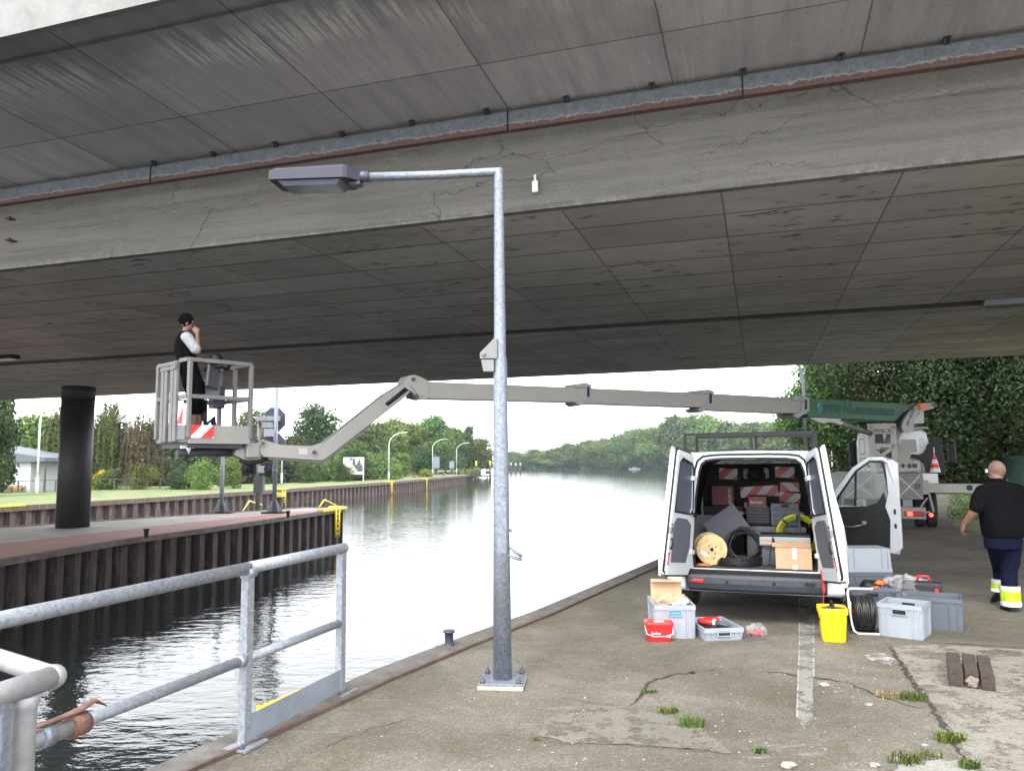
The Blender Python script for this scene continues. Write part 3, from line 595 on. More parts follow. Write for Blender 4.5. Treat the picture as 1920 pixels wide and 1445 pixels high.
def crown_mesh(name, seed, h, w, n, size, mats, base=.18, lobes=16, shape='round', dense=1.0):
    """leaves on the shells of many lobes spread through the crown, crown height h above z=base*h"""
    rg = np.random.default_rng(seed); cs = []; rs = []
    for i in range(lobes):
        t = (i+.5)/lobes
        if shape == 'cone': zr = base+(1-base)*t*.95; prof = (1-t)**.75*.8+.15
        elif shape == 'broad': zr = base+(1-base)*(.08+.86*t); prof = math.sin(math.pi*min(1,(.22+.74*t)))**.6
        else: zr = base+(1-base)*(.06+.86*t); prof = math.sin(math.pi*min(1,(.15+.78*t)))**.75
        k = rg.uniform(0,2*math.pi); q = rg.uniform(.25,.75)*prof*w/2*(1 if i%3 else .3)
        r = (w*.19+h*.055)*rg.uniform(.75,1.25)*(.55+.5*prof)
        cs.append((math.cos(k)*q, math.sin(k)*q, min(zr*h, h-r*.75))); rs.append(r)
    cs = np.array(cs); rs = np.array(rs)
    pr = rs**2/np.sum(rs**2); li = rg.choice(lobes, n, p=pr); d = rg.normal(size=(n,3)); d /= np.linalg.norm(d,axis=1)[:,None]
    # small sub-clumps make the outline uneven
    sub = rg.normal(size=(lobes,14,3)); sub /= np.linalg.norm(sub,axis=2)[:,:,None]
    si = rg.integers(0,14,n); dirs = sub[li,si]*.75+d*.55; dirs /= np.linalg.norm(dirs,axis=1)[:,None]
    rad_ = rs[li]*rg.uniform(.55,1.12,n)
    P = cs[li]+dirs*rad_[:,None]*np.array([1,1,.85]); keep = P[:,2] > base*h*.5; P, li, si, dirs = P[keep], li[keep], si[keep], dirs[keep]
    tone_l = rg.uniform(0,.8,(lobes,14)); tones = np.clip(tone_l[li,si]*.7+rg.uniform(0,.45,len(P)), 0, 1)
    mi = (rg.random(len(P)) < .12).astype(int)*(len(mats)-1)
    return leaf_mesh(name, P, dirs, size, mats, mi, tones, seed+7), cs, rs
def trunk_mesh(name, h, r, cs, m, seed=0, nl=7):
    rn = random.Random(seed); b = MB(); top = h*.72
    pts = [V3(rn.uniform(-.06,.06)*h*.15*t, rn.uniform(-.06,.06)*h*.15*t, h*.72*t) for t in (0,.06,.3,.6,1)]
    b.tube(pts, [r*1.35, r, r*.8, r*.55, r*.2], 9)
    for i in range(nl):
        c = Vector(cs[(i*3+1)%len(cs)]); t = rn.uniform(.25,.75); s = pts[1].lerp(pts[4], t)
        if c.z < s.z: continue
        mid = s.lerp(c, .5)+V3(0,0,-.03*h); b.tube([s, mid, c], [r*.4, r*.25, r*.07], 6)
    me = b.build(name, m); d = me.data; bpy.data.objects.remove(me); return d
def obj_(name, me, parent): o = bpy.data.objects.new(name, me); COL.objects.link(o); o.parent = parent; return o
TREEKINDS = {}
def treekind(k, seeds, **kw):
    TREEKINDS[k] = []
    for s in seeds:
        q = dict(h=10, w=8, n=6500, size=.34, mats=[L_MID, L_BRIGHT], base=.12, lobes=18, shape='round'); q.update(kw)
        me, cs, rs = crown_mesh('crown', s, **q); tr = trunk_mesh('trunk', q['h'], .17, cs, BARK, s); TREEKINDS[k].append((me, tr))
treekind('mid', (1,2,3), mats=[L_MID, L_BRIGHT]); treekind('bright', (4,5), mats=[L_BRIGHT, L_MID]); treekind('dark', (6,7), mats=[L_DARK, L_MID]); treekind('broad', (8,9), mats=[L_MID, L_WILLOW], shape='broad', w=10)
treekind('cone', (10,11), mats=[L_DARK, L_MID], shape='cone', w=6)
def tree(px, top, Y, wpx, kind, var, label, group, z=-1.2, name='leafy_tree', base_sink=.3):
    P = D(px, 870, Y); P.z = z-base_sink; zt = D(px, top, Y).z; h = zt-P.z; w = wpx*Y/FPX*(1.3 if Y > 240 else 1.12)
    T = thing(name, label, 'tree', P, random.Random(px*7+top).uniform(0,6), group); me, tr = TREEKINDS[kind][var%len(TREEKINDS[kind])]
    sx = w/8*.92; T.scale = (sx, sx, h/10)
    obj_('crown', me, T); obj_('trunk', tr, T); return T
ORD = ['first','second','third','fourth','fifth','sixth','seventh','eighth','ninth','tenth','eleventh','twelfth','thirteenth','fourteenth','fifteenth','sixteenth']
g = 'trees along the grassy left bank'
# px, top row, depth, width px, kind, label
for i, (px, top, Y, w, k, lb) in enumerate([
    (595,757,150,95,'dark','tall dark tree with a pointed top behind the red lifebuoy post'),
    (548,815,140,85,'dark','low dark tree beside the tall one, behind the signal board'),
    (640,815,150,90,'mid','dark bushy tree behind the left half of the billboard'),
    (690,790,165,100,'mid','full tree right behind the billboard with drooping lower limbs'),
    (735,785,185,90,'bright','bright yellow-green tree behind the nearest tall bank lamp'),
    (775,792,195,70,'bright','light green tree behind the lamp, left of the tallest bank tree'),
    (815,780,200,80,'broad','tallest airy tree on the left bank, behind two street lamps'),
    (850,800,215,60,'mid','mid green tree beside the airy tall one'),
    (878,797,230,50,'cone','slender tree with spiky crown near the end of the left bank'),
    (900,820,250,44,'mid','rounded tree next to last on the left bank'),
    (914,842,280,22,'dark','last small tree at the end of the left bank, left of the lamp post'),
    (668,840,135,60,'dark','small dark tree just left of the billboard legs'),
    (748,850,165,55,'bright','low bright bush-like tree right of the nearest bank lamp'),
    (790,835,175,50,'dark','dark low tree between the bank lamps'),
    (712,800,205,80,'mid','tree filling the gap between billboard tree and the bright bank tree'),
    (795,795,230,70,'dark','darker tree set back behind the third bank lamp'),
    (835,800,245,60,'bright','light tree set back between the two far road signs'),
    (862,812,262,46,'broad','tree set back near the end of the bank row'),
    (665,800,190,70,'broad','loose crowned tree peeping over the billboard tree'),
    (893,832,285,34,'bright','small light tree almost at the end of the bank row')]):
    tree(px, top, Y, w, k, i, lb, g)
g = 'trees in the allotments behind the left pier'
for i, (px, top, Y, w, k, lb, s) in enumerate([
    (-10,735,80,90,'dark','dark tree cut by the left edge of the picture',0),
    (60,775,125,130,'bright','bright green tree behind the grey shed roof',0),
    (130,790,130,90,'bright','light green tree between lamp mast and round column',0),
    (330,800,120,150,'dark','dark spreading tree below the lift basket',0),
    (435,800,125,90,'bright','light bushy tree under the lift arm, left of the signal',0),
    (475,770,150,70,'broad','pale tree standing between basket and signal board',0),
    (395,810,140,70,'mid','mid green tree behind the basket',0),
    (230,840,115,70,'dark','dark low tree below the willows',0),
    (300,790,135,80,'broad','green tree between the brown willow and the basket',0),
    (505,830,150,70,'mid','bushy tree directly behind the canal signal',0),
    (155,800,140,80,'mid','green tree behind the round column',0),
    (15,800,130,80,'bright','light tree above the left end of the shed roof',0)]):
    tree(px, top, Y, w, k, i, lb, g)
g = 'trees on the far shore'
kinds = ['mid','broad','mid','bright','mid','dark','broad','mid','bright','mid']
tops = [(962,846),(984,850),(1006,841),(1028,846),(1048,838),(1068,830),(1086,836),(1106,824),(1126,822),(1146,826),(1166,815),(1186,806),(1206,803),(1226,800),(1246,792),(1268,778),(1292,782),(1316,776),(1342,782),(1368,790),(1394,796),(1420,790),(1446,796),(1474,788),(1500,780),(1526,784),(1552,790),(1580,800)]
for i, (px, top) in enumerate(tops):
    Y = 540-(px-955)*.42 if px < 1240 else 430-(px-1240)*.35
    where = ('faint hazy tree far off, right of the lamp post' if px < 1040 else 'pale round tree on the far shore of the lake' if px < 1160 else 'tall tree on the far shore left of the white van' if px < 1270 else 'tree rising behind the roof rack of the white van' if px < 1440 else 'sunlit far tree between the van and the dark leaning tree')
    same = [q for q in tops if ((q[0] < 1040) == (px < 1040)) and ((q[0] < 1160) == (px < 1160)) and ((q[0] < 1270) == (px < 1270)) and ((q[0] < 1440) == (px < 1440))]
    tree(px, top, Y, 52+(px > 1150)*16+(px > 1240)*14, kinds[i%10], i, where+', '+ORD[same.index((px, top))]+' from the left', g, z=-2.4, name='shore_tree')
# bushes under the far trees, low shrubs on the left bank
def shrub(px, top, Y, wpx, mats, seed, label, group, z=-1.2, n=2600, size=.16, name='shrub', cat='shrub'):
    P = D(px, 870, Y); P.z = z-.1; h = D(px, top, Y).z-P.z; w = wpx*Y/FPX
    T = thing(name, label, cat, P, 0, group); me, cs, rs = crown_mesh('foliage', seed, h, w, n, size, mats, base=.02, lobes=12, shape='broad'); obj_('foliage', me, T)
    b = MB(); rn = random.Random(seed)
    for k in range(5): b.tube([V3(0,0,0), V3(rn.uniform(-.3,.3)*w, rn.uniform(-.3,.3)*w, h*.6)], [.04,.01], 5)
    b.build('stem', BARK, T)
g = 'shrubs along the allotment fence'
for i, (px, top, Y, w, m, lb) in enumerate([
    (95,872,98,40,[L_YELLOW,L_MID],'yellow flowering shrub beside the pale mast'),
    (190,882,100,34,[L_YELLOW,L_MID],'yellow flowering shrub right of the round column'),
    (210,880,98,60,[L_MID,L_BRIGHT],'green shrub under the hanging willow'),
    (262,868,98,80,[L_BRIGHT,L_MID],'wide light green shrub below the lift basket'),
    (330,880,96,80,[L_DARK,L_MID],'dark shrub behind the fence posts'),
    (385,862,94,70,[L_BRIGHT,L_MID],'bright rounded shrub left of the first pier mast'),
    (440,858,98,64,[L_BRIGHT,L_MID],'bright shrub behind the yellow box'),
    (150,880,104,60,[L_DARK,L_MID],'dark shrub hidden half by the column'),
    (745,870,140,40,[L_BRIGHT,L_MID],'bright round shrub right of the nearest bank lamp'),
    (800,880,160,36,[L_BRIGHT,L_YELLOW],'yellow-green ground shrub below the road sign'),
    (640,868,128,50,[L_DARK,L_MID],'dark shrub at the foot of the billboard'),
    (575,868,122,60,[L_DARK,L_MID],'dark shrub behind the lifebuoy post'),
    (510,868,118,50,[L_DARK,L_MID],'dark shrub behind the signal mast')]):
    shrub(px, top, Y, w, m, 40+i, lb, g)
b = None
rg = np.random.default_rng(5)
def strip_leaves(name, a, c, n, h, w, size, mats, label, cat, z):
    """a run of low growth between two points: nobody could count it"""
    a, c = Vector(a), Vector(c); t = rg.random(n); P = np.array(a)[None]*(1-t)[:,None]+np.array(c)[None]*t[:,None]
    dv = (c-a).normalized(); P[:,0] += -dv.y*rg.uniform(-w,w,n); P[:,1] += dv.x*rg.uniform(-w,w,n); top = h*(.6+.4*np.sin(t*23)+.3*np.sin(t*61)); P[:,2] = z+rg.random(n)*np.maximum(.2*h, top)
    nn = np.tile([0,-.8,.6],(n,1)).astype(float)
    me = leaf_mesh(name, P, nn, size, mats, None, rg.random(n), 3, elong=2.2); o = bpy.data.objects.new(name, me); COL.objects.link(o); tag(o, label, cat, None, 'stuff')
strip_leaves('undergrowth', (-6,628,0), (150,392,0), 9000, 9, 8, 1.9, [L_DARK], 'dark undergrowth along the foot of the far shore trees', 'undergrowth', -2.4)
strip_leaves('undergrowth', (150,392,0), (150,300,0), 3000, 9, 8, 1.6, [L_MID], 'undergrowth behind the white van along the shore', 'undergrowth', -2.4)
strip_leaves('dry_grass', G(380,900,-1.2), G(700,888,-1.2), 9000, 1.3, 5, .32, [L_DRY], 'dry yellow tall grass between mown bank and trees', 'grass', -1.2)
strip_leaves('dry_grass', G(-60,926,-1.2), G(340,903,-1.2), 6000, .8, 3, .25, [L_DRY], 'dry yellow grass before the allotment fence', 'grass', -1.2)
strip_leaves('reeds', (-11,190,0), (-18,330,0), 3000, 1.6, 3, .5, [L_MID], 'reeds at the end of the left bank', 'reeds', -1.6)
strip_leaves('undergrowth', G(720,886,-1.2), G(905,876,-1.2), 4500, 4.5, 5, .7, [L_DARK], 'dark undergrowth under the left bank trees', 'undergrowth', -1.2)
strip_leaves('undergrowth', G(90,903,-1.2), G(300,900,-1.2), 7000, 3.2, 3, .3, [L_MID], 'tangled hedge undergrowth along the allotment fence', 'undergrowth', -1.2)
strip_leaves('undergrowth', D(300,900,112), D(560,900,128), 9000, 4.0, 3, .35, [L_DARK], 'dark hedge undergrowth behind the lift basket and signal', 'undergrowth', -1.2)
strip_leaves('undergrowth', D(560,900,128), D(730,900,150), 7000, 4.2, 3, .4, [L_MID], 'undergrowth behind the lifebuoy and the billboard', 'undergrowth', -1.2)
# short grass on the bank
def blades(name, poly_pts, n, h, mats, label, z, size):
    P = np.array([list(G(rg.uniform(*poly_pts[0]), 0+rg.uniform(0,1), z)) for _ in range(0)]) if 0 else None
# weeping willows: hanging strands
def willow(px, top, Y, wpx, seed, mats, label, z=-1.2, low=.25, strands=230, bark=BARK):
    rgw = np.random.default_rng(seed); P = D(px, 870, Y); P.z = z-.1; H = D(px, top, Y).z-P.z; w = wpx*Y/FPX
    T = thing('willow_tree', label, 'tree', P, 0, 'weeping trees behind the canal'); pts = []; nor = []; ton = []
    for s in range(strands):
        a = rgw.uniform(0,2*math.pi); q = math.sqrt(rgw.random())*w/2; x0, y0 = math.cos(a)*q, math.sin(a)*q
        zt = H*(1-.35*(q/(w/2))**2)*rgw.uniform(.8,1.0); L = H*rgw.uniform(.25,.75-low*.4); m = int(L/.16); tn = rgw.uniform(.1,.9)
        k = np.arange(m); z_ = zt-k*.16; o = k*.16*.08
        pp = np.stack([x0+math.cos(a)*o+rgw.normal(0,.07,m), y0+math.sin(a)*o+rgw.normal(0,.07,m), z_], 1); pp = pp[pp[:,2] > H*.08]
        pts.append(pp); nor.append(np.tile([math.cos(a),math.sin(a),.1],(len(pp),1))); ton.append(np.full(len(pp), tn))
    Pn = np.concatenate(pts); tn = np.clip(np.concatenate(ton)+rgw.uniform(-.15,.15,len(Pn)),0,1)
    obj_('crown', leaf_mesh('crown', Pn, np.concatenate(nor), .2, mats, None, tn, seed, elong=2.0), T)
    b = MB(); b.tube([(0,0,0),(.1,0,H*.35),(-.1,0,H*.7)],[.3,.22,.1],8)
    rn = random.Random(seed)
    for k in range(9):
        a = rn.uniform(0,6.28); q = w*.42; b.tube([(0,0,H*.35),(math.cos(a)*q*.5,math.sin(a)*q*.5,H*.75),(math.cos(a)*q,math.sin(a)*q,H*.85)],[.13,.08,.02],6)
    b.build('trunk', bark, T)
willow(112,752,100,60,70,[L_WILLOW],'weeping birch with white trunk just left of the round column', bark=BARKW)
willow(205,745,104,80,71,[L_WILLOW],'tall weeping willow just right of the round column')
willow(266,772,100,72,72,[L_BROWN],'brownish drooping willow left of the lift basket')
# bare pale dead branch over the brown willow
T = thing('dead_branches', 'bare pale branches arching between the willows left of the basket', 'branches', D(205,800,103)); b = MB(); rn = random.Random(8); b0 = V3(0,0,0)
for k in range(11):
    e = V3(rn.uniform(1.5,6.5), rn.uniform(-.5,.5), rn.uniform(.6,3.6)); b.tube([b0, e*.45+V3(0,0,.5), e*.8+V3(0,0,.5), e], [.07,.045,.025,.008], 5)
b.build('twigs', BARKW, T)

# ---------------------------------------------------------------- right bank: dark near trees, fence, posts
def near_tree(px, Yb, top, Y, wpx, seed, mats, label, n=48000, size=.115, base=.02, z=0, shape='broad', lobes=26):
    P = D(px, 870, Y); P.z = z; h = D(px, top, Y).z-z; w = wpx*Y/FPX
    T = thing('overhanging_tree', label, 'tree', P, 0, 'dark trees on the right bank'); me, cs, rs = crown_mesh('crown', seed, h, w, n, size, mats, base=base, lobes=lobes, shape=shape); obj_('crown', me, T)
    obj_('trunk', trunk_mesh('trunk', h, .22, cs, BARK, seed, 9), T)
near_tree(1575,0,640,44,200,90,[L_MID,L_DARK],'leafy tree leaning over the water behind the street lamp and green boom', base=.3)
near_tree(1680,0,560,42,290,91,[L_NEAR,L_DARK],'big dark tree directly above the truck cab')
near_tree(1800,0,560,40,300,92,[L_NEAR,L_DARK],'dark tree behind the green fence, above the walking man')
near_tree(1925,0,560,38,300,93,[L_NEAR],'darkest tree at the right edge of the picture')
near_tree(1615,0,740,60,150,94,[L_BRIGHT,L_MID],'sunlit tree seen between the van and the truck cab', base=.05)
near_tree(1760,0,700,50,300,95,[L_NEAR,L_DARK],'low dark tree deep behind the fence', base=.0)
for i, (px, top, Y, w, lb) in enumerate([(1600,850,52,70,'light shrub behind the open van door window'),(1700,840,46,100,'dark shrub filling the gap beside the truck cab'),(1790,850,44,100,'dark ivy shrub growing through the green fence'),(1900,850,42,110,'dark shrub behind the walking man')]):
    shrub(px, top, Y, w, [L_MID,L_DARK] if i == 0 else [L_DARK,L_MID], 120+i, lb, 'shrubs on the right bank', z=0, n=5000, size=.14)
MG = mat('green_fence_paint', (.012,.03,.024), .6, var=.3)
T = thing('green_fence', 'dark green vertical slat fence overgrown with ivy behind the walking man', 'fence')
A, B_ = D(1772,870,44), D(1990,870,33); A.z = B_.z = 0; d = (B_-A); L = d.length; d.normalize(); n_ = V3(-d.y,d.x,0)
b = MB(); k = 0
while k*.14 < L: b.box(A+d*(k*.14)+V3(0,0,1.0),(.1,.02,1.75),(0,0,math.atan2(d.y,d.x))); k += 1
b.build('slats', MG, T); b = MB()
for z in (.4,1.6): b.bar(A+n_*.04+V3(0,0,z), B_+n_*.04+V3(0,0,z), .05, .06)
b.build('rail', MG, T)
for k in range(int(L/2.2)+1): MB().bar(A+d*(k*2.2)-n_*.06, A+d*(k*2.2)-n_*.06+V3(0,0,1.98), .08, .08, up=d).build('post', MG, T)
def weeds(name, c, r, n, h, mats, label, cat='grass tuft', seed=0, kind=None, wide=.006, group=None):
    rn = random.Random(seed); T = None; b = MB()
    for i in range(n):
        a = rn.uniform(0,6.28); q = r*math.sqrt(rn.random()); p = Vector(c)+V3(math.cos(a)*q, math.sin(a)*q*.6, 0); L = h*rn.uniform(.5,1.2); t = rn.uniform(0,6.28); o = V3(math.cos(t),math.sin(t),0)*L*rn.uniform(.2,.75); s = V3(-math.sin(t),math.cos(t),0)*wide
        m = p+o*.4+V3(0,0,L*.6); e = p+o+V3(0,0,L*rn.uniform(.55,.9))
        b.add([p-s,p+s,m+s,m-s,e],[(0,1,2,3),(3,2,4)])
    o = b.build(name, mats, None, label=label, cat=cat, kind=kind, group=group); at = o.data.attributes.new('tone','FLOAT','FACE'); at.data.foreach_set('value', [rn.random() for _ in range(len(o.data.polygons))]); return o
rg2 = random.Random(3)
for (x0,y0,x1,y1,n) in ((1800,925,1850,975,3000),(1560,890,1640,960,800)):
    b = MB()
    for i in range(n):
        p = G(x0-22+(x1+92-x0)*rg2.random()**.75 if x0 > 1700 else rg2.uniform(x0,x1), y0+(y1-y0)*rg2.random()**1.5); L = rg2.uniform(.03,.15); t = rg2.uniform(0,6.28); s = V3(math.cos(t),math.sin(t),0)*.03; b.add([p-s,p+s,p+V3(math.sin(t)*.1,math.cos(t)*.1,L)],[(0,1,2)])
    o = b.build('verge_grass', L_GRASS, None, label='rough grass on the verge between truck and green fence' if x0 > 1700 else 'grass seen through the van door window beyond the quay', cat='grass', kind='stuff')
    at = o.data.attributes.new('tone','FLOAT','FACE'); at.data.foreach_set('value', [rg2.random() for _ in range(len(o.data.polygons))])
def curved_lamp(px, base, top, Y, armx, z, label, mat_, r=.07, name='street_lamp', group='street lamps on the left bank'):
    P = D(px, base, Y); P.z = z; H = D(px, top, Y).z-z; ax = (armx-px)*Y/FPX
    T = thing(name, label, 'street lamp', P, 0, group); b = MB()
    pts = [V3(0,0,0),V3(0,0,H*.74)]+[V3(ax*.85*(1-math.cos(t)),0,H*.74+H*.24*math.sin(t)) for t in (.3,.6,.9,1.2,1.5)]
    b.tube([V3(0,0,0),V3(0,0,H*.18)], r*1.5, 8); b.tube(pts, [r,r]+[r*.8]*5, 8); b.build('pole', mat_, T)
    e = pts[-1]; s = 1 if ax > 0 else -1; b = MB(); b.box(e+V3(s*.35,0,.02),(.8,.25,.12),(0,-.12*s,0)); b.build('lantern', mat_, T); return T
PG = mat('pale_mast_paint', (.5,.52,.52), .5)
for px, base, top, Y, ax, lb in [(729,899,809,127,762,'nearest street lamp on the left bank, before the yellow-green trees'),(811,889,822,170,838,'second street lamp on the bank, beside the grey road sign'),(856,885,829,190,880,'third and farthest street lamp near the end of the bank wall'),(528,908,784,108,566,'street lamp arching over behind the signal board')]:
    curved_lamp(px, base, top, Y, ax, -1.2, lb, PG, r=.09)
curved_lamp(68,932,750,82,92,-1.2,'pale tall lamp mast by the grey shed at far left', mat('white_mast', (.7,.7,.68), .5), r=.11)
curved_lamp(1514,900,650,35,1478,0,'grey curved street lamp behind the boom, right of the far lake', GALV, r=.075, group=None)
for i, (px, top) in enumerate(((1562,842),(1580,838),(1586,848))):
    T = thing('post', ['pale post between van and truck cab, leftmost of three','pale post with blue plate between van and cab','thin pale post nearest the cab mirror'][i], 'post', G(px,905) , 0, 'posts between van and truck'); H = D(px,top,G(px,905).y).z
    MB().cyl((0,0,0),(0,0,H),.045,8).build('pole', PG, T)
    if i == 1: MB().box((0,-.06,H-.35),(.2,.02,.2)).build('plate', mat('blue_plate', (.05,.2,.5), .4), T)

# ---------------------------------------------------------------- far-bank furniture
T = thing('lifebuoy_post', 'red lifebuoy box on a red post on the grassy bank', 'lifebuoy', G(567,905,-1.2)); s = G(567,905,-1.2).y/FPX
MB().cyl((0,0,0),(0,0,14*s),1.2*s,8).build('post', RED, T); b = MB(); b.prism(rrect(11*s,19*s,3*s), (1,0,0),(0,0,1),(0,-.1,23*s),(0,.3,0)); b.build('box', RED, T)
b = MB(); b.prism(rrect(6*s,9*s,1*s), (1,0,0),(0,0,1),(0,-.12,23*s),(0,.02,0)); b.build('pictogram', WHITE, T); b = MB(); b.tube([(math.cos(a)*2*s,-.13,23*s+math.sin(a)*2.6*s) for a in [k*math.pi/6 for k in range(12)]], .5*s, 6, closed=True); b.build('ring_symbol', RED, T)
P = D(663,885,130); P.z = -1.2; s = 130/FPX
T = thing('billboard', 'advertising billboard with food picture on two legs before the bank trees', 'billboard', P, rad(8))
n = N('poster_print'); v = n.voro(.9, 'F1', 'Color'); n.col(n.mix(n.ramp(n.noise(.5,2), [(.45,0.),(.55,1.)]), (.6,.58,.52), n.mix(.7, v, (.30,.16,.10)))); n.set(rough=.5)
z0 = D(663,889,130).z+1.2; z1 = D(663,857,130).z+1.2
MB().bb((-19*s,-.02,z0+.2),(19*s,.08,z1)).build('poster', mat('poster_white', (.6,.6,.58), .5), T); MB().bb((-18*s,-.05,z0+.3),(8*s,-.03,z0+1.6)).build('picture', n.mat, T)
b = MB(); b.prism([(-3*s,z0+1.7),(-1*s,z1-.1),(3*s,z1-.3),(4*s,z0+1.5),(11*s,z1-.2),(14*s,z0+1.4),(16*s,z1-.5),(17*s,z0+.5),(9*s,z0+.4)],(1,0,0),(0,0,1),(0,-.06,0),(0,.02,0)); b.build('figure', DGREY, T)
MB().bb((-8*s,-.06,z1-.5),(-2*s,-.04,z1-.1)).build('logo_panel', mat('blue_print', (.05,.1,.35), .5), T)
for x in (-18,18): MB().bb((x*s-.08,0,-.1),(x*s+.08,.15,z0+.3)).build('leg', PG, T)
b = MB(); b.bb((-19.5*s,-.03,z0),(19.5*s,.1,z0+.2)); b.build('frame', PG, T)
for i, (px, top, Y, w, lb) in enumerate([(818,856,172,12,'large grey-backed road sign on the left bank between lamps'),(847,864,188,9,'smaller grey-backed road sign near the end of the bank')]):
    P = D(px,880,Y); P.z = -1.2; s = Y/FPX; T = thing('road_sign', lb, 'sign', P, 0, 'signs seen from behind'); z1 = D(px,top,Y).z+1.2
    b = MB(); b.prism(rrect(w*s,21*s if i == 0 else 13*s,1.5*s),(1,0,0),(0,0,1),(0,0,z1-(10.5*s if i == 0 else 6.5*s)),(0,.05,0)); b.build('plate', mat('sign_back', (.16,.19,.23), .5), T)
    for x in (-.3,.3): MB().cyl((x*w*s,.08,0),(x*w*s,.08,z1),.05,6).build('post', PG, T)
for i, (px, py, lb) in enumerate([(712,896,'small rusty mooring block on the wall, nearest of three'),(777,892,'small rusty mooring block beyond the nearest lamp'),(832,888,'small rusty mooring block by the far road signs')]):
    P = G(px,py+3,-1.2); s = P.y/FPX; T = MB().box((0,0,2.6*s),(4.4*s,1,5.2*s)).build('mooring_block', M_CAP, None, .05, label=lb, cat='bollard', group='mooring blocks on the left bank'); T.location = P
for i, (px, py, lb) in enumerate([(18,945,'yellow ladder head on the canal wall at the far left'),(528,919,'yellow ladder head on the canal wall behind the signal mast'),(731,903,'yellow ladder on the canal wall below the nearest bank lamp'),(797,898,'yellow ladder on the canal wall between the far lamps')]):
    T = thing('wall_ladder', lb, 'ladder', (0,0,0), 0, 'yellow ladders on the far canal wall')
    # on the wall line at that column of the picture
    r = ray(px, py); best = None
    for a, c in zip(LW[1:-1], LW[2:]):
        t_ = r.x/r.y; den = (c[0]-a[0])-t_*(c[1]-a[1])
        if abs(den) > 1e-6:
            u = (t_*a[1]-a[0])/den
            if 0 <= u <= 1: best = (V3(a[0]+(c[0]-a[0])*u, a[1]+(c[1]-a[1])*u, -1.15), V3(c[0]-a[0], c[1]-a[1], 0).normalized())
    if best is None: continue
    Q, dd = best; nn = V3(-dd.y, dd.x, 0); nn = nn if nn.x > 0 else -nn
    MB().bar(Q-dd*1.1, Q+dd*1.1, .6, .14).build('head_plate', YELLOW, T); 
    if i == 0: continue
    b = MB()
    for s_ in (-.3,.3): b.cyl(Q+dd*s_+nn*.32+V3(0,0,.1), Q+dd*s_+nn*.32+V3(0,0,-2.1), .06, 6)
    for z in range(6): b.cyl(Q-dd*.3+nn*.32+V3(0,0,-.3*z), Q+dd*.3+nn*.32+V3(0,0,-.3*z), .04, 6)
    b.build('rungs', YELLOW, T)
for i, (px, lb) in enumerate([(893,'yellow-topped mooring dolphin at the end of the bank wall'),(919,'second yellow-topped dolphin with a dark boom, left of the lamp post')]):
    Y = 190+i*28; P = D(px,890,Y); P.z = -5; s = Y/FPX; T = thing('mooring_dolphin', lb, 'dolphin', P, 0, 'dolphins in the canal'); zt = D(px,873,Y).z+5
    MB().cyl((0,0,0),(0,0,zt),2.0*s,10).build('pile', M_PILE_DARK, T); MB().cyl((0,0,zt-2*s),(0,0,zt+9*s),1.6*s,10).build('yellow_cap', YELLOW, T); MB().bb((-9*s,-.3,zt-15*s),(0,.3,zt-9*s)).build('fender_beam', M_PILE_DARK, T)
T = thing('floating_walkway', 'thin walkway boom between the two mooring dolphins', 'walkway', D(890,884,222)); T.location.z = -3.2
MB().bb((0,-.4,.8),(9,.4,1.15)).build('deck', M_CAP, T)
for k in range(4): MB().bb((1+2.4*k,-.1,-1),(1.3+2.4*k,.1,.8)).build('pile', M_PILE_DARK, T)
for i, px in enumerate((958,967,976)):
    Y = 330; P = D(px,880,Y); P.z = -5; s = Y/FPX; T = thing('mooring_pile', ['leftmost of three tiny dark piles in the lake beside the lamp post','middle of three tiny dark piles in the lake','rightmost of three tiny dark piles in the lake'][i], 'pile', P, 0, 'piles in the lake')
    MB().cyl((0,0,0),(0,0,D(px,870,Y).z+5),1.3*s,8).build('post', M_PILE_DARK, T); MB().cyl((0,0,D(px,872,Y).z+5),(0,0,D(px,868,Y).z+5),1.4*s,8).build('cap', PG, T)
T = thing('far_boat', 'tiny white boat moored under the trees on the far shore', 'boat', D(1190,874,440)); T.location.z = -3.2; T.scale = (.45,.45,.55)
MB().prism([(-7,0),(6,0),(8,1.3),(-7.5,1.2)],(1,0,0),(0,0,1),(0,-1.2,0),(0,2.4,0)).build('hull', WHITE, T); MB().bb((-3,-.9,1.2),(2,.9,2.2)).build('cabin', WHITE, T)
# shed and allotment fence
P = D(30,915,92); P.z = -1.2; s = 92/FPX
T = thing('garden_shed', 'light grey shed with dark sloping corrugated roof at the far left', 'shed', P, rad(-14))
MB().bb((-6.5,0,0),(2.0,6,3.5)).build('wall', mat('light_panel_wall', (.40,.42,.43), .7, var=.08), T)
for x in (-1.4,): MB().bb((x-.03,-.03,0),(x+.03,0,3.5)).build('wall_seam', DGREY, T)
b = MB(); b.prism([(-7,5.6),(4.4,4.0),(4.4,3.55),(2.3,3.5),(-7,3.5)],(1,0,0),(0,0,1),(0,-.5,0),(0,7,0)); b.build('roof', mat('slate_cladding', (.09,.10,.12), .7, var=.2), T)
for x in (3.0,4.1): MB().bb((x,-.2,0),(x+.16,0,3.6)).build('post', BARK, T)
T = thing('allotment_shed', 'low dark shed roof among bushes right of the round column', 'shed', D(235,890,112)); T.location.z = -1.2
MB().bb((-2.5,0,0),(3.5,3,2.4)).build('wall', DGREY, T); MB().bb((-3,-.4,2.4),(4,3.4,2.6)).build('roof', mat('shed_felt', (.25,.25,.25), .8), T)
T = thing('allotment_fence', 'low dark rail fence in front of the shed and shrubs', 'fence')
pts = [G(-40,921,-1.2), G(70,914,-1.2), G(170,908,-1.2), G(300,903,-1.2), G(400,899,-1.2)]
pts = [D(p,905,86+i*4) for i, p in enumerate((-40,70,170,300,400))]
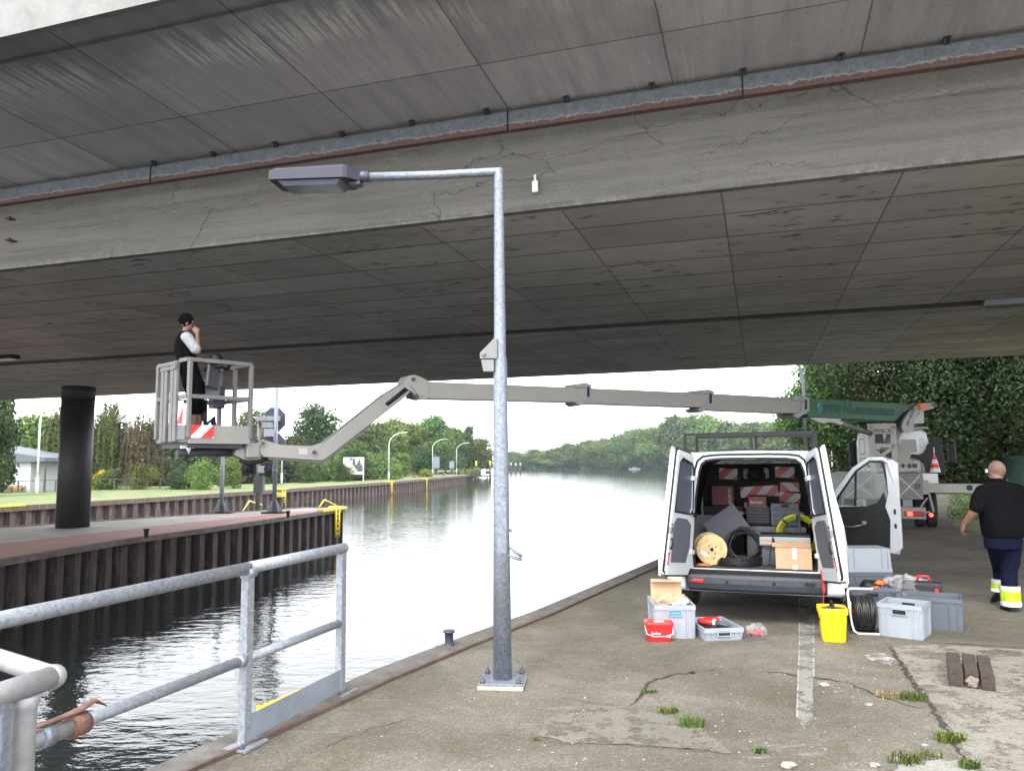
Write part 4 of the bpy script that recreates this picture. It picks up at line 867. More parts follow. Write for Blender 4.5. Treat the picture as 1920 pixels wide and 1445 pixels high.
for p in pts: p.z = -1.2
b = MB()
for a, c in zip(pts[:-1], pts[1:]): b.bar(a+V3(0,0,1.35), c+V3(0,0,1.35), .07, .08)
b.build('rail', BARK, T)
for a, c in zip(pts[:-1], pts[1:]):
    for k in range(3): q = a.lerp(c, k/3); MB().bar(q, q+V3(0,0,1.4), .12, .12, up=(1,0,0)).build('post', BARK, T)
T = thing('yellow_cabinet', 'yellow box cabinet with grey back on the grass under the lift arm', 'cabinet', G(451,905,-1.2)); s = T.location.y/FPX
MB().bb((-10*s,-.5,1*s),(10*s,.5,15*s)).build('body', YPLAST, T, .05); MB().bb((-20*s,.2,2*s),(-10.2*s,.8,17*s)).build('side_panel', mat('grey_panel', (.4,.4,.38), .6), T)
# ---------------------------------------------------------------- on the pier: masts, signal, fender pile
def mast(px, py, top, lb, r=.13):
    P = G(px,py,-1.0); T = thing('pier_mast', lb, 'mast', P, 0, 'galvanised masts on the pier'); H = D(px,top,P.y).z+1
    MB().cyl((0,0,0),(0,0,H),r,14,r1=r*.8).build('pole', GALV, T); MB().box((0,0,.05),(1.3,.7,.1)).build('base_plate', M_PILE_DARK, T)
    b = MB()
    for k in range(4):
        a = k*math.pi/2+.78; b.prism([(0,0),(.42,0),(0,.75)],(math.cos(a),math.sin(a),0),(0,0,1),(math.cos(a)*.1,math.sin(a)*.1,.1),(-math.sin(a)*.03,math.cos(a)*.03,0))
    b.build('gusset', GALV, T); MB().cyl((0,0,H*.33),(0,0,H*.33+.12),r*1.25,12).build('collar', GALV, T)
mast(415,962,856,'shorter galvanised mast on the pier below the lift basket'); mast(514,962,728,'tall galvanised mast on the pier in front of the signal board')
P = G(483,957,-1.0); s = P.y/FPX; T = thing('canal_signal', 'dark canal signal with octagonal boards seen from behind on the pier', 'signal', P)
zz = lambda py: D(483,py,P.y).z+1; xx = lambda px: (px-483)*s
MB().cyl((0,0,0),(0,0,zz(788)),.14,12).build('pole', mat('grey_brown_pole', (.16,.14,.12), .6), T)
b = MB(); b.prism([(xx(492),zz(776)),(xx(503),zz(764)),(xx(519),zz(764)),(xx(532),zz(777)),(xx(532),zz(797)),(xx(520),zz(810)),(xx(503),zz(810)),(xx(492),zz(800))],(1,0,0),(0,0,1),(0,-.1,0),(0,.1,0))
b.build('upper_board', BLUEDK, T, .01); b = MB(); b.prism([(xx(455),zz(833)),(xx(462),zz(814)),(xx(477),zz(814)),(xx(485),zz(824)),(xx(490),zz(815)),(xx(520),zz(812)),(xx(533),zz(826)),(xx(533),zz(836)),(xx(528),zz(846)),(xx(455),zz(846))],(1,0,0),(0,0,1),(0,-.12,0),(0,.1,0)); b.build('lower_board', BLUEDK, T, .01)
b = MB(); b.bb((xx(480),-.45,zz(790)),(xx(524),-.15,zz(781))); b.bb((xx(492),-.42,zz(803)),(xx(512),-.12,zz(792))); b.build('lamp_housing', mat('grey_signal_box', (.2,.22,.24), .6), T, .02)
MB().bb((xx(497),-.6,zz(819)),(xx(514),-.3,zz(805))).build('grey_plate', CRATE, T, .01)
for x in (464,506): b = MB(); b.bb((xx(x-7),-.5,zz(892)),(xx(x+7),0,zz(870))); b.cyl((xx(x),-.5,zz(879)),(xx(x),-.8,zz(879)),5.5*s,16); b.build('signal_lamp', BLACK, T)
b = MB(); b.bb((xx(457),-.05,zz(888)),(xx(513),.2,zz(868))); b.build('cross_arm', BLACK, T); MB().bb((xx(488),-.6,zz(886)),(xx(500),-.3,zz(873))).build('meter', CRATE, T)
MB().bb((xx(477),-.3,zz(924)),(xx(494),.15,zz(893))).build('cabinet', DGREY, T, .02)
P = G(523,955,-1.0); s = P.y/FPX; T = thing('fender_pile', 'dark timber fender pile with yellow cap beside the tall pier mast', 'pile', P)
MB().cyl((0,0,-2),(0,0,24*s),7*s,14).build('pile', M_PILE_DARK, T); MB().box((0,0,27*s),(17*s,1.0,7*s),top=(15*s,.9)).build('cap', YELLOW, T, .02)
for i, (a, c, lb) in enumerate([((455,958),(480,946),'yellow bar frame on the pier left of the signal pole'),((598,951),(620,948),'yellow bar frame on the pier near its far corner')]):
    p0, p1 = G(*a,-1), G(*c,-1); T = thing('yellow_bar_frame', lb, 'bar frame', (0,0,0), 0, 'yellow bars on the pier'); b = MB(); b.tube([p0, p0.lerp(p1,.45)+V3(0,0,.45), p1+V3(.4,0,0)], .05, 6); b.build('bar', YELLOW, T)
for i, (px, py, lb) in enumerate([(274,1008,'short black bollard on the pier edge nearer the camera'),(540,970,'short black bollard on the pier near its end')]):
    P = G(px,py,-1); T = thing('pier_bollard', lb, 'bollard', P, 0, 'bollards on the pier'); b = MB(); b.lathe([(0,.36),(.12,.36),(.12,.3),(.085,.27),(.085,0)],seg=12); b.build('post', BLACK, T)
# ---------------------------------------------------------------- truck with its telescopic lift
TA = rad(-25); TOW = V3(9.3,19.5,0)
tk = thing('lift_truck', 'white truck with long telescopic lift arm, green boom and man basket over the canal', 'truck', TOW, TA)
TM = Matrix.Translation(TOW)@Matrix.Rotation(TA,4,'Z'); TMI = TM.inverted()
def TL(px, py, yl):
    o = TMI@V3(0,0,CAMZ); r = TMI.to_3x3()@ray(px,py); t = (yl-o.y)/r.y; return o+r*t
def wb(b, name, m, parent=tk, **k): b.xf(TMI); return b.build(name, m, parent, **k)
def checker():
    n = N('checker_plate'); w1 = n.t.nodes.new('ShaderNodeTexWave'); w1.inputs['Scale'].default_value = 9; n.link(n.mapping((1,1,1),rot=(0,rad(45),0)), w1.inputs['Vector'])
    w2 = n.t.nodes.new('ShaderNodeTexWave'); w2.inputs['Scale'].default_value = 9; n.link(n.mapping((1,1,1),rot=(0,rad(-45),0)), w2.inputs['Vector'])
    h = n.math('MULTIPLY', w1.outputs['Fac'], w2.outputs['Fac']); n.col(n.ramp(h, [(.1, (.16,.16,.155)), (.6, (.5,.49,.47))])); n.set(rough=.38, metal=.7); n.bump(h, .8, .02); return n.mat
CHK = checker()
zt, zb = TL(1700,887,0).z, TL(1700,936,0).z
xr = TL(1730,910,0).x; xm = TL(1680,910,0).x; xm2 = TL(1661,910,0).x; xl = -1.2
MB().bb((-1.2,.02,zb),(xr,3.0,zt)).build('equipment_body', ALU, tk, .01)
for a, c in ((xm+.01,xr-.01),(xl+.3,xl+1.0)):
    P_ = MB().bb((a,-.01,zb+.02),(c,.02,zt-.02)).build('plate_door', CHK, tk, .006)
    b = MB(); b.bar((a+.03,-.015,zb+.04),(c-.03,-.015,zt-.04),.012,.012,up=(0,1,0)); b.bar((a+.03,-.017,zt-.04),(c-.03,-.017,zb+.04),.012,.012,up=(0,1,0)); b.build('crease', WHITE, P_)
    b = MB(); b.tube([((a+c)/2+.18+.05*math.cos(t),-.02,(zt+zb)/2+.05*math.sin(t)) for t in [k*math.pi/8 for k in range(16)]],.008,6,closed=True); b.bar(((a+c)/2+.15,-.02,(zt+zb)/2-.03),((a+c)/2+.21,-.02,(zt+zb)/2+.03),.008,.008); b.build('lock_ring', BLACK, P_)
MB().bb((xm2,-.012,zb+.12),(xm-.02,.02,zt-.1)).build('locker_door', mat('plain_alu', (.35,.35,.33), .4, metal=.5), tk, .006); MB().bb((xm2+.03,-.03,zt-.19),(xm-.1,-.01,zt-.16)).build('locker_handle', BLACK, tk)
a, c = TL(1729,887,1.0), TL(1760,912,1.0); MB().bb((a.x,1.0,c.z),(c.x,2.6,a.z)).build('side_box', WHITE, tk, .015)
# chassis, rear lights
MB().bb((-.42,.1,.62),(.42,6.4,.86)).build('chassis', BLACK, tk); a, c = TL(1690,950,.1), TL(1737,973,.1)
for s in (1,-1):
    ax, cx = (a.x, c.x) if s > 0 else (-c.x, -a.x)
    B0 = MB().bb((ax,.05,c.z),(cx,.2,a.z)).build('light_bracket', ALU, tk, .008)
    L0 = MB().bb((ax+.05,0,c.z+.07),(cx-.03,.05,a.z-.1)).build('tail_light', mat('tail_lens', (.25,.01,.01), .2), tk, .008)
    em = N('lit_red_lamp') if s > 0 else em; em.b.inputs['Emission Color'].default_value = (1,.05,.03,1); em.set(emis=.9); em.col((.8,.03,.02))
    MB().bb((ax+.12,-.012,c.z+.08),(ax+.24,.0,a.z-.11)).build('lit_segment', em.mat, L0)
q = TL(1746,965,.4); b = MB(); b.tube([(q.x,.4,q.z),(q.x,.36,q.z)],.05,12); b.build('marker_light', em.mat, tk)
b = MB(); b.bar((a.x-1.6,.12,(a.z+c.z)/2-.06),(a.x,.12,(a.z+c.z)/2-.06),.1,.12); b.build('underrun_bar', ALU, tk)
b = MB(); p = TL(1742,925,.4); b.bar((p.x,.4,p.z),(p.x+.08,.4,p.z-.45),.05,.05); b.bar((p.x,.4,p.z-.45),(p.x-.35,.4,p.z-.5),.05,.05); b.bar((p.x-.3,.4,p.z-.48),(p.x-.04,.4,p.z-.1),.04,.04); b.build('mudguard_stay', ALU, tk)
for (y, dual) in ((1.75,1),(5.1,0)):
    for s in (1,-1):
        for k in range(2 if dual else 1):
            x = s*(1.12-.28*k); Wp = thing('wheel', None, None, (x,y,.49)); Wp.parent = tk
            M = Matrix.Rotation(math.pi/2,3,'Y'); MB().lathe([(.28,-.13),(.44,-.13),(.49,-.09),(.49,.09),(.44,.13),(.28,.13)],seg=28,M=M).build('tyre', RUBBER, Wp); MB().lathe([(.28,-.1),(.27,.02),(.12,.05),(.1,.09),(0,.09)],seg=20,M=M if s > 0 else Matrix.Rotation(-math.pi/2,3,'Y')).build('rim', WHITE2, Wp)
# cab
CABW = mat('white_cab_lit', (.78,.79,.80), .35, var=.04)  # brighter than the other white: daylight on the cab is put into the colour
cb = thing('cab', None, None, (0,0,0)); cb.parent = tk; cy = 3.3; zc0, zc1 = .95, TL(1700,806,cy).z; xL, xR = TL(1607,850,cy).x, TL(1766,850,cy).x; xL, xR = max(xL,-1.3), min(xR,1.25)
secs = []
for y, z1, ins in ((cy,zc1-.05,.03),(cy+.06,zc1,.0),(cy+1.5,zc1,.0),(cy+2.0,zc1-.35,.05),(cy+2.25,1.7,.08),(cy+2.3,.75,.05)):
    a_, b_ = xL+ins, xR-ins; zz0 = zc0-.3
    secs.append([V3(a_,y,zz0),V3(b_,y,zz0),V3(b_,y,z1-.35),V3(b_-.05,y,z1-.08),V3(b_-.14,y,z1),V3(a_+.14,y,z1),V3(a_+.05,y,z1-.08),V3(a_,y,z1-.35)])
b = MB(); b.loft(secs, sm=False); b.build('cab_shell', CABW, cb, .03)
def backrect(px0,py0,px1,py1,y=cy-.01): a_, c_ = TL(px0,py0,y), TL(px1,py1,y); return a_, c_
a_, c_ = backrect(1680,824,1719,848); b = MB(); b.prism(rrect(c_.x-a_.x,a_.z-c_.z,.05),(1,0,0),(0,0,1),((a_.x+c_.x)/2,cy-.02,(a_.z+c_.z)/2),(0,.03,0)); b.build('rear_window', mat('dark_glass', (.02,.03,.025), .05), cb)
for (x0,x1,y0,y1) in ((1611,1622,822,852),(1611,1624,858,884),(1640,1670,822,845),(1640,1675,856,882),(1724,1732,822,840),(1700,1730,862,884)):
    a_, c_ = backrect(x0,y0,x1,y1); b = MB(); o_ = rrect(c_.x-a_.x,a_.z-c_.z,.04); i_ = rrect((c_.x-a_.x)*.8,(a_.z-c_.z)*.85,.03); b.ring(o_,i_,(1,0,0),(0,0,1),((a_.x+c_.x)/2,cy-.012,(a_.z+c_.z)/2),(0,.02,0)); b.build('pressing', WHITE2, cb)
def pl(pts, y): return [(TL(px,py,y).x, TL(px,py,y).z) for px,py in pts]
b = MB(); b.prism(pl([(1765,820),(1755,822),(1740,832),(1733,848),(1724,852),(1708,851),(1708,858),(1724,860),(1733,868),(1738,890),(1772,890),(1770,860)],cy-.25),(1,0,0),(0,0,1),(0,cy-.25,0),(0,.2,0)); b.build('air_intake', BLACK, cb, .01)
b = MB(); b.bb((xL+.1,cy-.02,zc1),(xR-.15,cy+.2,zc1+.05)); b.bb((xL+.9,cy-.3,zc1+.02),(xR+.0,cy+.05,zc1+.07)); b.build('roof_bar', WHITE2, cb, .01)
for s, px in ((1,1785),(-1,1598)):
    m = TL(px,848,cy+1.6); b = MB(); b.bb((m.x-.1,cy+1.55,m.z-.32),(m.x+.1,cy+1.68,m.z+.3)); M0_ = b.build('mirror', BLACK, cb, .04); xe = xR if s > 0 else xL
    for zq in (.34,-.3): b = MB(); b.tube([(xe,cy+1.6,m.z+zq),(m.x,cy+1.62,m.z+zq-.01)],.03,8); b.build('mirror_arm', BLACK, cb)
for s, x in ((1,xR),(-1,xL)):
    MB().bb((x-.01,cy+.75,1.75),(x+.01,cy+1.85,2.35)).build('side_window', mat('dark_glass', (.02,.03,.025)), cb)
    b = MB(); b.prism([(cy+1.25,.65),(cy+1.35,1.05),(cy+1.6,1.2),(cy+2.0,1.2),(cy+2.2,1.05),(cy+2.32,.65)],(0,1,0),(0,0,1),(x-.1 if s > 0 else x-.02,0,0),(.12,0,0)); b.build('wheel_arch', DGREY, cb)
# turret and tower
q = TL(1672,870,2.3); b = MB(); b.lathe([(0,1.43),(.62,1.43),(.62,1.55),(.55,1.58),(.55,1.75),(.48,1.8),(.48,2.05),(0,2.15)],c=(q.x,2.3,0),seg=28); b.build('turret', WHITE2, tk)
for k in range(10): t = -math.pi*.95+k*math.pi*.9/9; bolt_ = MB(); bolt_.cyl((q.x+.6*math.cos(t),2.3+.6*math.sin(t),1.55),(q.x+.6*math.cos(t),2.3+.6*math.sin(t),1.66),.03,6); bolt_.build('turret_bolt', DGREY, tk)
ty = 1.0; tw = [(1626,794),(1679,795),(1682,884),(1670,886),(1667,880),(1637,850),(1630,830)]
twr = thing('support_tower', None, None, (0,0,0)); twr.parent = tk
b = MB()
def seg(p, q_, w): a1, a2 = TL(*p,ty), TL(*q_,ty); b.bar(a1, a2, .14, w, up=(0,0,1) if abs(a1.z-a2.z) < abs(a1.x-a2.x) else (1,0,0))
seg((1632,798),(1638,886),.14); seg((1674,798),(1679,886),.14); seg((1626,799),(1680,799),.15); seg((1632,834),(1678,836),.1); seg((1637,845),(1674,867),.09); seg((1674,840),(1640,862),.09)
seg((1634,812),(1676,812),.05); b.build('frame', BOOMC, twr, .008)
a_, c_ = TL(1640,814,ty), TL(1657,831,ty); MB().bb((a_.x,ty-.09,c_.z),(c_.x,ty-.02,a_.z)).build('control_box', BLACK, twr, .01); b = MB(); q2 = TL(1663,806,ty); b.blob((q2.x,ty+.1,q2.z),(.1,.1,.08),amp=0,seg=14,rings=8); b.build('beacon', WHITE2, twr)
b = MB(); p0, p1 = TL(1520,783,1.3), TL(1632,812,1.3); 
# outrigger beams and jacks
a_, c_ = TL(1730,906,.75), TL(1893,925,.75); MB().bb((a_.x,.6,c_.z+.01),(c_.x,.85,a_.z)).build('outrigger_beam', BOOMC, tk, .01)
h_ = TL(1818,914,.6); b = MB(); b.cyl((h_.x,.592,h_.z),(h_.x,.61,h_.z),.07,18); b.build('beam_hole', BLACK, tk)
MB().bb((a_.x-.05,.5,c_.z-.03),(a_.x+.12,.9,a_.z+.08)).build('beam_sleeve', BOOMC, tk, .01)
MB().bb((-a_.x-.7,.6,c_.z+.01),(-a_.x,.85,a_.z)).build('outrigger_beam', BOOMC, tk, .01)
for x in (c_.x-.1, -a_.x-.62): b = MB(); b.cyl((x,.72,a_.z+.1),(x,.72,.08),.09,16); b.lathe([(0,.08),(.24,.07),(.26,0.005)],c=(x,.72,0)); b.build('jack', BOOMC, tk)
# the boom, in its own upright plane from the turret to the basket
NB = V3(.523,-.852,0); CB = NB.dot(V3(7.06,18.75,0))
def BP(px, py, o=0.0):
    r = ray(px,py); t = (CB+o)/NB.dot(r); return V3(r.x*t, r.y*t, CAMZ+r.z*t)
def bprism(b, pts, w, o=0, mi=0):
    A_ = [BP(px,py)+NB*(o-w/2) for px,py in pts]; n_ = len(A_); B2 = [p+NB*w for p in A_]
    b.add(A_+B2, [tuple(range(n_)), tuple(range(2*n_-1,n_-1,-1))]+[(i,n_+i,n_+(i+1)%n_,(i+1)%n_) for i in range(n_)], mi)
GREENP = mat('green_boom_paint', (.006,.095,.034), .5, var=.12, scale=2)
bm_ = thing('boom', None, None, (0,0,0)); bm_.parent = tk
b = MB(); bprism(b, [(1500,747),(1690,757.5),(1680,775),(1664,791),(1502,782.5)], .42); wb(b,'green_section', GREENP, bm_, bevel=.02)
for nm, pts, w in (('section', [(1310,738),(1504,748),(1504,777),(1310,769)], .38), ('section', [(1078,728),(1316,738),(1316,765),(1078,757)], .34), ('section', [(790,716.5),(1087,728),(1087,755.5),(790,748)], .30)):
    b = MB(); bprism(b, pts, w); wb(b, nm, BOOMC, bm_, bevel=.012)
for x0, y0, y1, w in ((1485,743,785,.46),(1308,731,774,.42),(1081,719,762,.38)):
    b = MB(); bprism(b, [(x0+8,y0),(x0+18,y0+4),(x0+18,y1-14),(x0+8,y1-8),(x0-4,y1),(x0-14,y1-6),(x0+2,y1-11),(x0+6,y0+9),(x0-14,y0+8),(x0-12,y0+2)], w); wb(b,'collar', mat('collar_grey', (.25,.26,.27), .4, var=.1), bm_, bevel=.006)
    b = MB(); bprism(b, [(x0+9,y0+7),(x0+13,y0+8),(x0+13,y1-18),(x0+9,y1-16)], w+.02); wb(b,'slide_pad', BLACK, bm_)
# gooseneck beside the tower
gk = [(1672,802),(1676,788),(1684,775),(1696,763),(1710,757),(1726,756),(1733,755),(1735,760),(1732,766),(1715,771),(1704,775),(1697,785),(1694,795),(1694,806),(1684,812),(1676,812)]
b = MB(); bprism(b, gk, .06, .26); bprism(b, gk, .06, -.3); wb(b,'gooseneck_plate', BOOMC, bm_, bevel=.005)
b = MB(); bprism(b, [(1678,800),(1694,780),(1716,764),(1722,768),(1700,790),(1694,806),(1684,812)], .3); wb(b,'gooseneck_core', DGREY, bm_)
b = MB(); bprism(b, [(1702,758),(1714,757),(1715,768),(1703,770)], .09, .30); wb(b,'orange_marker', ORANGE, bm_)
b = MB(); bprism(b, [(1696,792),(1700,780),(1712,772),(1727,772),(1728,794),(1696,795)], .36, -.1); wb(b,'counter_box', WHITE2, bm_, bevel=.01)
b = MB(); b.tube([BP(1731,760)-NB*.35, BP(1731,760)+NB*.35], .05, 14); wb(b,'pivot_pin', DGREY, bm_)
b = MB(); b.tube([BP(1680,806), BP(1664,850)], .2, 18); wb(b,'turret_column', BOOMC, bm_)
b = MB(); b.tube([BP(1540,783), BP(1590,797)], .045, 12); b.tube([BP(1575,793), BP(1632,812)], .07, 12); wb(b,'lift_cylinder', ALU, bm_)
b = MB(); bprism(b, [(1502,779),(1560,784),(1568,778),(1564,790),(1572,793),(1566,797),(1548,792),(1530,794),(1514,788)], .16, .1); wb(b,'cylinder_lug', WHITE2, bm_, bevel=.01)
MT_ = plain('dark_print', (.012,.03,.05), rough=.5)
def btext(s, px, py, size, m, sx=1, ang=None, o=.215):
    P_ = TMI@(BP(px,py)+NB*o); d0 = (BP(1504,764)-BP(1664,773)).normalized()*-1
    if ang is not None: up = V3(0,0,1); d1 = d0*math.cos(ang)+up*math.sin(ang)
    else: d1 = d0
    e2_ = NB.cross(d1); R_ = TMI.to_3x3(); return text('lettering', s, size, m, bm_, frameM(R_@d1, R_@V3(*e2_), P_), .002, sx=sx)
btext('WWW.', 1545, 768, .34, MT_, .62); btext('FAB', 1573, 767, .42, MT_, .85); btext('-ARBEITSBUEHNEN.DE', 1626, 773, .28, MT_, .62)
b = MB(); bprism(b, [(1517,760),(1521,755),(1526,757),(1527,765),(1523,773),(1518,772)], .01, .222); wb(b,'emblem', mat('emblem_blue', (.06,.2,.24), .4), bm_)
b = MB(); bprism(b, [(1519,768),(1524,757),(1526,760),(1521,771)], .01, .23); wb(b,'emblem_stroke', GREENP, bm_)
btext('0341 / 50 22 38', 1688, 782, .15, MT_, .62, ang=rad(52), o=.295)
# knuckle and jib
b = MB(); bprism(b, [(752,716),(758,706),(770,704),(782,708),(797,716),(797,747),(786,750),(776,748),(768,738),(752,728)], .34); wb(b,'knuckle', BOOMC, bm_, bevel=.012)
for px, py in ((767,713),(773,743)): b = MB(); b.tube([BP(px,py)-NB*.2, BP(px,py)+NB*.2], .035, 14); wb(b,'knuckle_pin', DGREY, bm_)
b = MB(); bprism(b, [(757,716),(717,740),(604,830),(581,836),(523,834),(499,827),(487,825),(479,832),(480,848),(491,857),(600,864),(607,860),(753,747),(768,731)], .26); wb(b,'jib', BOOMC, bm_, bevel=.015)
b = MB(); bprism(b, [(716,757),(757,727),(764,725),(762,731),(722,762)], .02, .135); wb(b,'jib_recess', BLACK, bm_)
b = MB(); b.tube([BP(719,759)+NB*.13, BP(762,724)+NB*.13], .03, 10); b.tube([BP(762,724)+NB*.15, BP(778,745)+NB*.15, BP(788,744)+NB*.15], .022, 8); wb(b,'hydraulic_hose', BLACK, bm_)
b = MB(); bprism(b, [(500,857),(600,864),(607,860),(690,797),(690,800),(603,868),(500,861)], .2); wb(b,'jib_shade_strip', mat('shade_painted_grey', (.12,.12,.12), .5), bm_)  # dark strip below the jib: its underside shade put into the colour
for px, py in ((584,848),(488,831)): b = MB(); b.tube([BP(px,py)-NB*.15, BP(px,py)+NB*.15], .055, 18); b.tube([BP(px,py)-NB*.16, BP(px,py)+NB*.16], .035, 14, mi=1); wb(b,'jib_pin', [BOOMC, DGREY], bm_)
b = MB(); bprism(b, [(556,840),(572,841),(572,853),(556,852)], .275); wb(b,'cover_plate', WHITE2, bm_)

# the basket
BA = V3(-4.66,11.0,0); e1, e2 = V3(.68,.733,0), V3(-.733,.68,0); BM = Matrix(((e1.x,e2.x,0,BA.x),(e1.y,e2.y,0,BA.y),(0,0,1,0),(0,0,0,1)))
bk = thing('basket', None, None, (0,0,0)); bk.parent = tk; bk.matrix_local = TMI@BM
bk.location = (TMI@BM).to_translation(); bk.rotation_euler = (TMI@BM).to_euler()
FZ, TZ, MZ = 2.20, D(350,673,11).z, D(350,742,11).z; LX, LY = .98, 1.0
MB().bb((0,0,FZ-.06),(LX,LY,FZ)).build('floor', ALU, bk, .005)
def rail(n_, a_, c_, w=.05, h=.06, m=ALU): b = MB(); b.bar(a_, c_, w, h); return b.build(n_, m, bk, .006)
for z in (TZ, MZ):
    for a_, c_ in (((0,0,z),(LX,0,z)),((LX,0,z),(LX,LY,z)),((LX,LY,z),(0,LY,z))): rail('rail', a_, c_)
    rail('rail', (0,0,z),(0,.25,z)); rail('rail', (0,.3,z-.02*(z==TZ)),(0,LY,z-.02*(z==TZ)))
for x, y in ((.03,.0),(LX,0),(LX,LY),(0.0,LY),(LX,.5)): b = MB(); b.bar((x,y,FZ),(x,y,TZ),.055,.07,up=(0,1,0)); b.build('post', ALU, bk, .006)
for y in (.3,.42,.62,.74): b = MB(); b.bar((-.03,y,FZ-.05),(-.03,y,TZ-.06),.05,.09,up=(0,1,0)); b.build('gate_upright', ALU, bk, .006)
b = MB(); b.bar((-.05,.28,TZ-.1),(-.05,.8,TZ-.1),.03,.05); b.bar((-.05,.28,TZ-.12),(-.05,.28,TZ-.02),.05,.06); b.build('gate_latch', ALU, bk, .004)
MB().bb((0.03,-.02,FZ-.08),(LX,.0,FZ+.19)).build('kick_plate', BOOMC, bk, .004); MB().bb((LX,0,FZ),(LX+.02,LY,FZ+.19)).build('kick_plate', BOOMC, bk); MB().bb((0,LY,FZ),(LX,LY+.02,FZ+.19)).build('kick_plate', BOOMC, bk); MB().bb((-.02,.0,FZ-.02),(0.0,.3,FZ+.19)).build('kick_plate', ALU, bk)
MB().bb((.06,-.028,FZ+.0),(.40,-.022,FZ+.19)).build('hazard_plate', hazard_mat('hazard_front',(1,0,-1),.34,.13), bk)
MB().bb((-.028,.06,FZ+.2),(-.022,.22,MZ-.06)).build('hazard_plate', hazard_mat('hazard_side',(0,.6,.5),.34), bk)
b = MB(); b.bb((.05,.05,FZ-.14),(.9,.9,FZ-.06)); b.tube([(.1,.5,FZ-.2),(1.25,.35,FZ-.2)],.055,12); b.build('support_frame', DGREY, bk)
b = MB(); b.bb((.95,.0,FZ-.28),(1.15,.35,FZ-.06)); b.tube([(1.05,.15,FZ-.3),(1.05,.15,FZ-.02)],.08,16); b.build('rotator', BOOMC, bk, .01)
b = MB(); b.bar((-.02,.1,FZ-.13),(.16,.1,FZ-.13),.06,.04); b.tube([(.05,.05,FZ-.14),(.07,.05,FZ-.22),(.09,.05,FZ-.14)],.014,6); b.build('hook', WHITE2, bk)
# console with joystick box, black cover and cable
b = MB(); b.prism([(0,0),(.34,.02),(.36,.18),(.26,.3),(.08,.3),(0,.2)],(1,0,0),(0,0,1),(.42,.55,FZ+.62),(0,.26,0)); b.build('console', mat('console_grey', (.13,.14,.16), .5), bk, .02)
b = MB(); b.tube([(.6,.68,FZ),(.6,.68,FZ+.62)],.03,12); b.build('console_stand', DGREY, bk); b = MB(); b.tube([(.56,.66,FZ+.6),(.53,.6,FZ+.35),(.56,.55,FZ+.22),(.66,.55,FZ+.32),(.7,.56,FZ+.12),(.74,.6,FZ+.02)],.035,10); b.build('cable', BLACK, bk)
BI = BM.inverted(); q1, q2, q3, q4 = [BI@D(*p) for p in ((405,674,11.75),(424,687,11.75),(400,700,11.75),(383,693,11.75))]
b = MB(); b.blob(q1,(.10,.10,.105),3,.02,18,12); b.build('black_dome', BLACK, bk); b = MB(); b.blob(q2,(.065,.065,.065),4,.05,14,10); b.build('black_ball', BLACK, bk)
b = MB(); b.tube([q4, q1+V3(0,0,-.1), q2], [.03,.045,.03], 10); b.build('device_arm', BLACK, bk)
b = MB(); b.box(q3+V3(0,0,-.06),(.3,.05,.34),(0,.15,.5)); b.build('device_plate', mat('device_grey', (.075,.078,.09), .5), bk, .02)
MB().bb((.74,.72,FZ+.5),(.94,.9,FZ+.85)).build('tool_box', BLUEDK, bk, .015)
b = MB(); bprism(b, [(440,842),(478,834),(494,836),(493,852),(478,862),(455,862),(436,853)], .22, .0); wb(b,'jib_head', BOOMC, bm_, bevel=.012)
b = MB(); b.tube([BP(448,862)+NB*.05, BP(465,869)+NB*.05, BP(485,865)+NB*.05, BP(505,857)+NB*.05], .035, 10); wb(b,'hydraulic_hose', BLACK, bm_)
T = thing('traffic_cone', 'red and white traffic cone standing on the truck bed beside the cab', 'cone', TM@V3(TL(1754,888,1.6).x,1.6,TL(1755,887,1.6).z), TA)
MB().box((0,0,.015),(.3,.3,.03)).build('base', BLACK, T, .005); zz_ = [(.13,.03),(.105,.14),(.08,.25),(.055,.36),(.03,.47)]
for i in range(4): MB().lathe([zz_[i],zz_[i+1]],seg=18).build('band', [WHITE,mat('cone_red',(.65,.03,.02),.4)][i%2], T)
MB().cyl((0,0,.45),(0,0,.68),.012,8).build('stem', WHITE, T)
# ---------------------------------------------------------------- the van
VA = rad(-20); VO = V3(2.68,8.75,0); VM = Matrix.Translation(VO)@Matrix.Rotation(VA,4,'Z'); VMI = VM.inverted()
van = thing('panel_van', 'white panel van with open rear doors and open front door, parked on the quay', 'van', VO, VA)
def VP(px, py, yl):
    o = VMI@V3(0,0,CAMZ); r = VMI.to_3x3()@ray(px,py); t = (yl-o.y)/r.y; return o+r*t
VW = mat('white_van_paint', (.52,.54,.565), .3, var=.04, scale=2, coat=.5, dirt=(.42,.40,.36), dscale=3, damt=.4)
LIN = mat('black_liner', (.022,.022,.025), .75, var=.25, scale=5)
def prof(k=0.0, z0=.30, top=1.935):
    """right half of the body's cross-section, bottom to roof middle; k insets it"""
    p = [(.93,z0),(.965,.5),(.975,.85),(.95,1.08),(.88,1.40),(.80,1.70),(.745,1.83),(.65,1.905),(.42,top-.01),(0,top)]
    return [(max(0,x-k), min(z, top)-(k if z > 1.75 else 0)) for x, z in p]
def full(pp): return [(x,z) for x,z in pp]+[(-x,z) for x,z in pp[-2::-1]]
def secv(y, k=0., z0=.30, top=1.92, sx=1.): return [V3(x*sx,y,z) for x,z in full(prof(k,z0,top))]
b = MB(); b.loft([secv(.0,.03),secv(.04),secv(1.2),secv(2.92)],closed=False,caps=False); b.build('body', VW, van)
b = MB(); b.loft([secv(2.92)[6:],secv(3.55)[6:],[V3(v.x*.96,3.9,v.z-.02) for v in secv(3.9)[6:]]],closed=False,caps=False)   # left side and roof of the cab
b.build('cab_roof', VW, van)
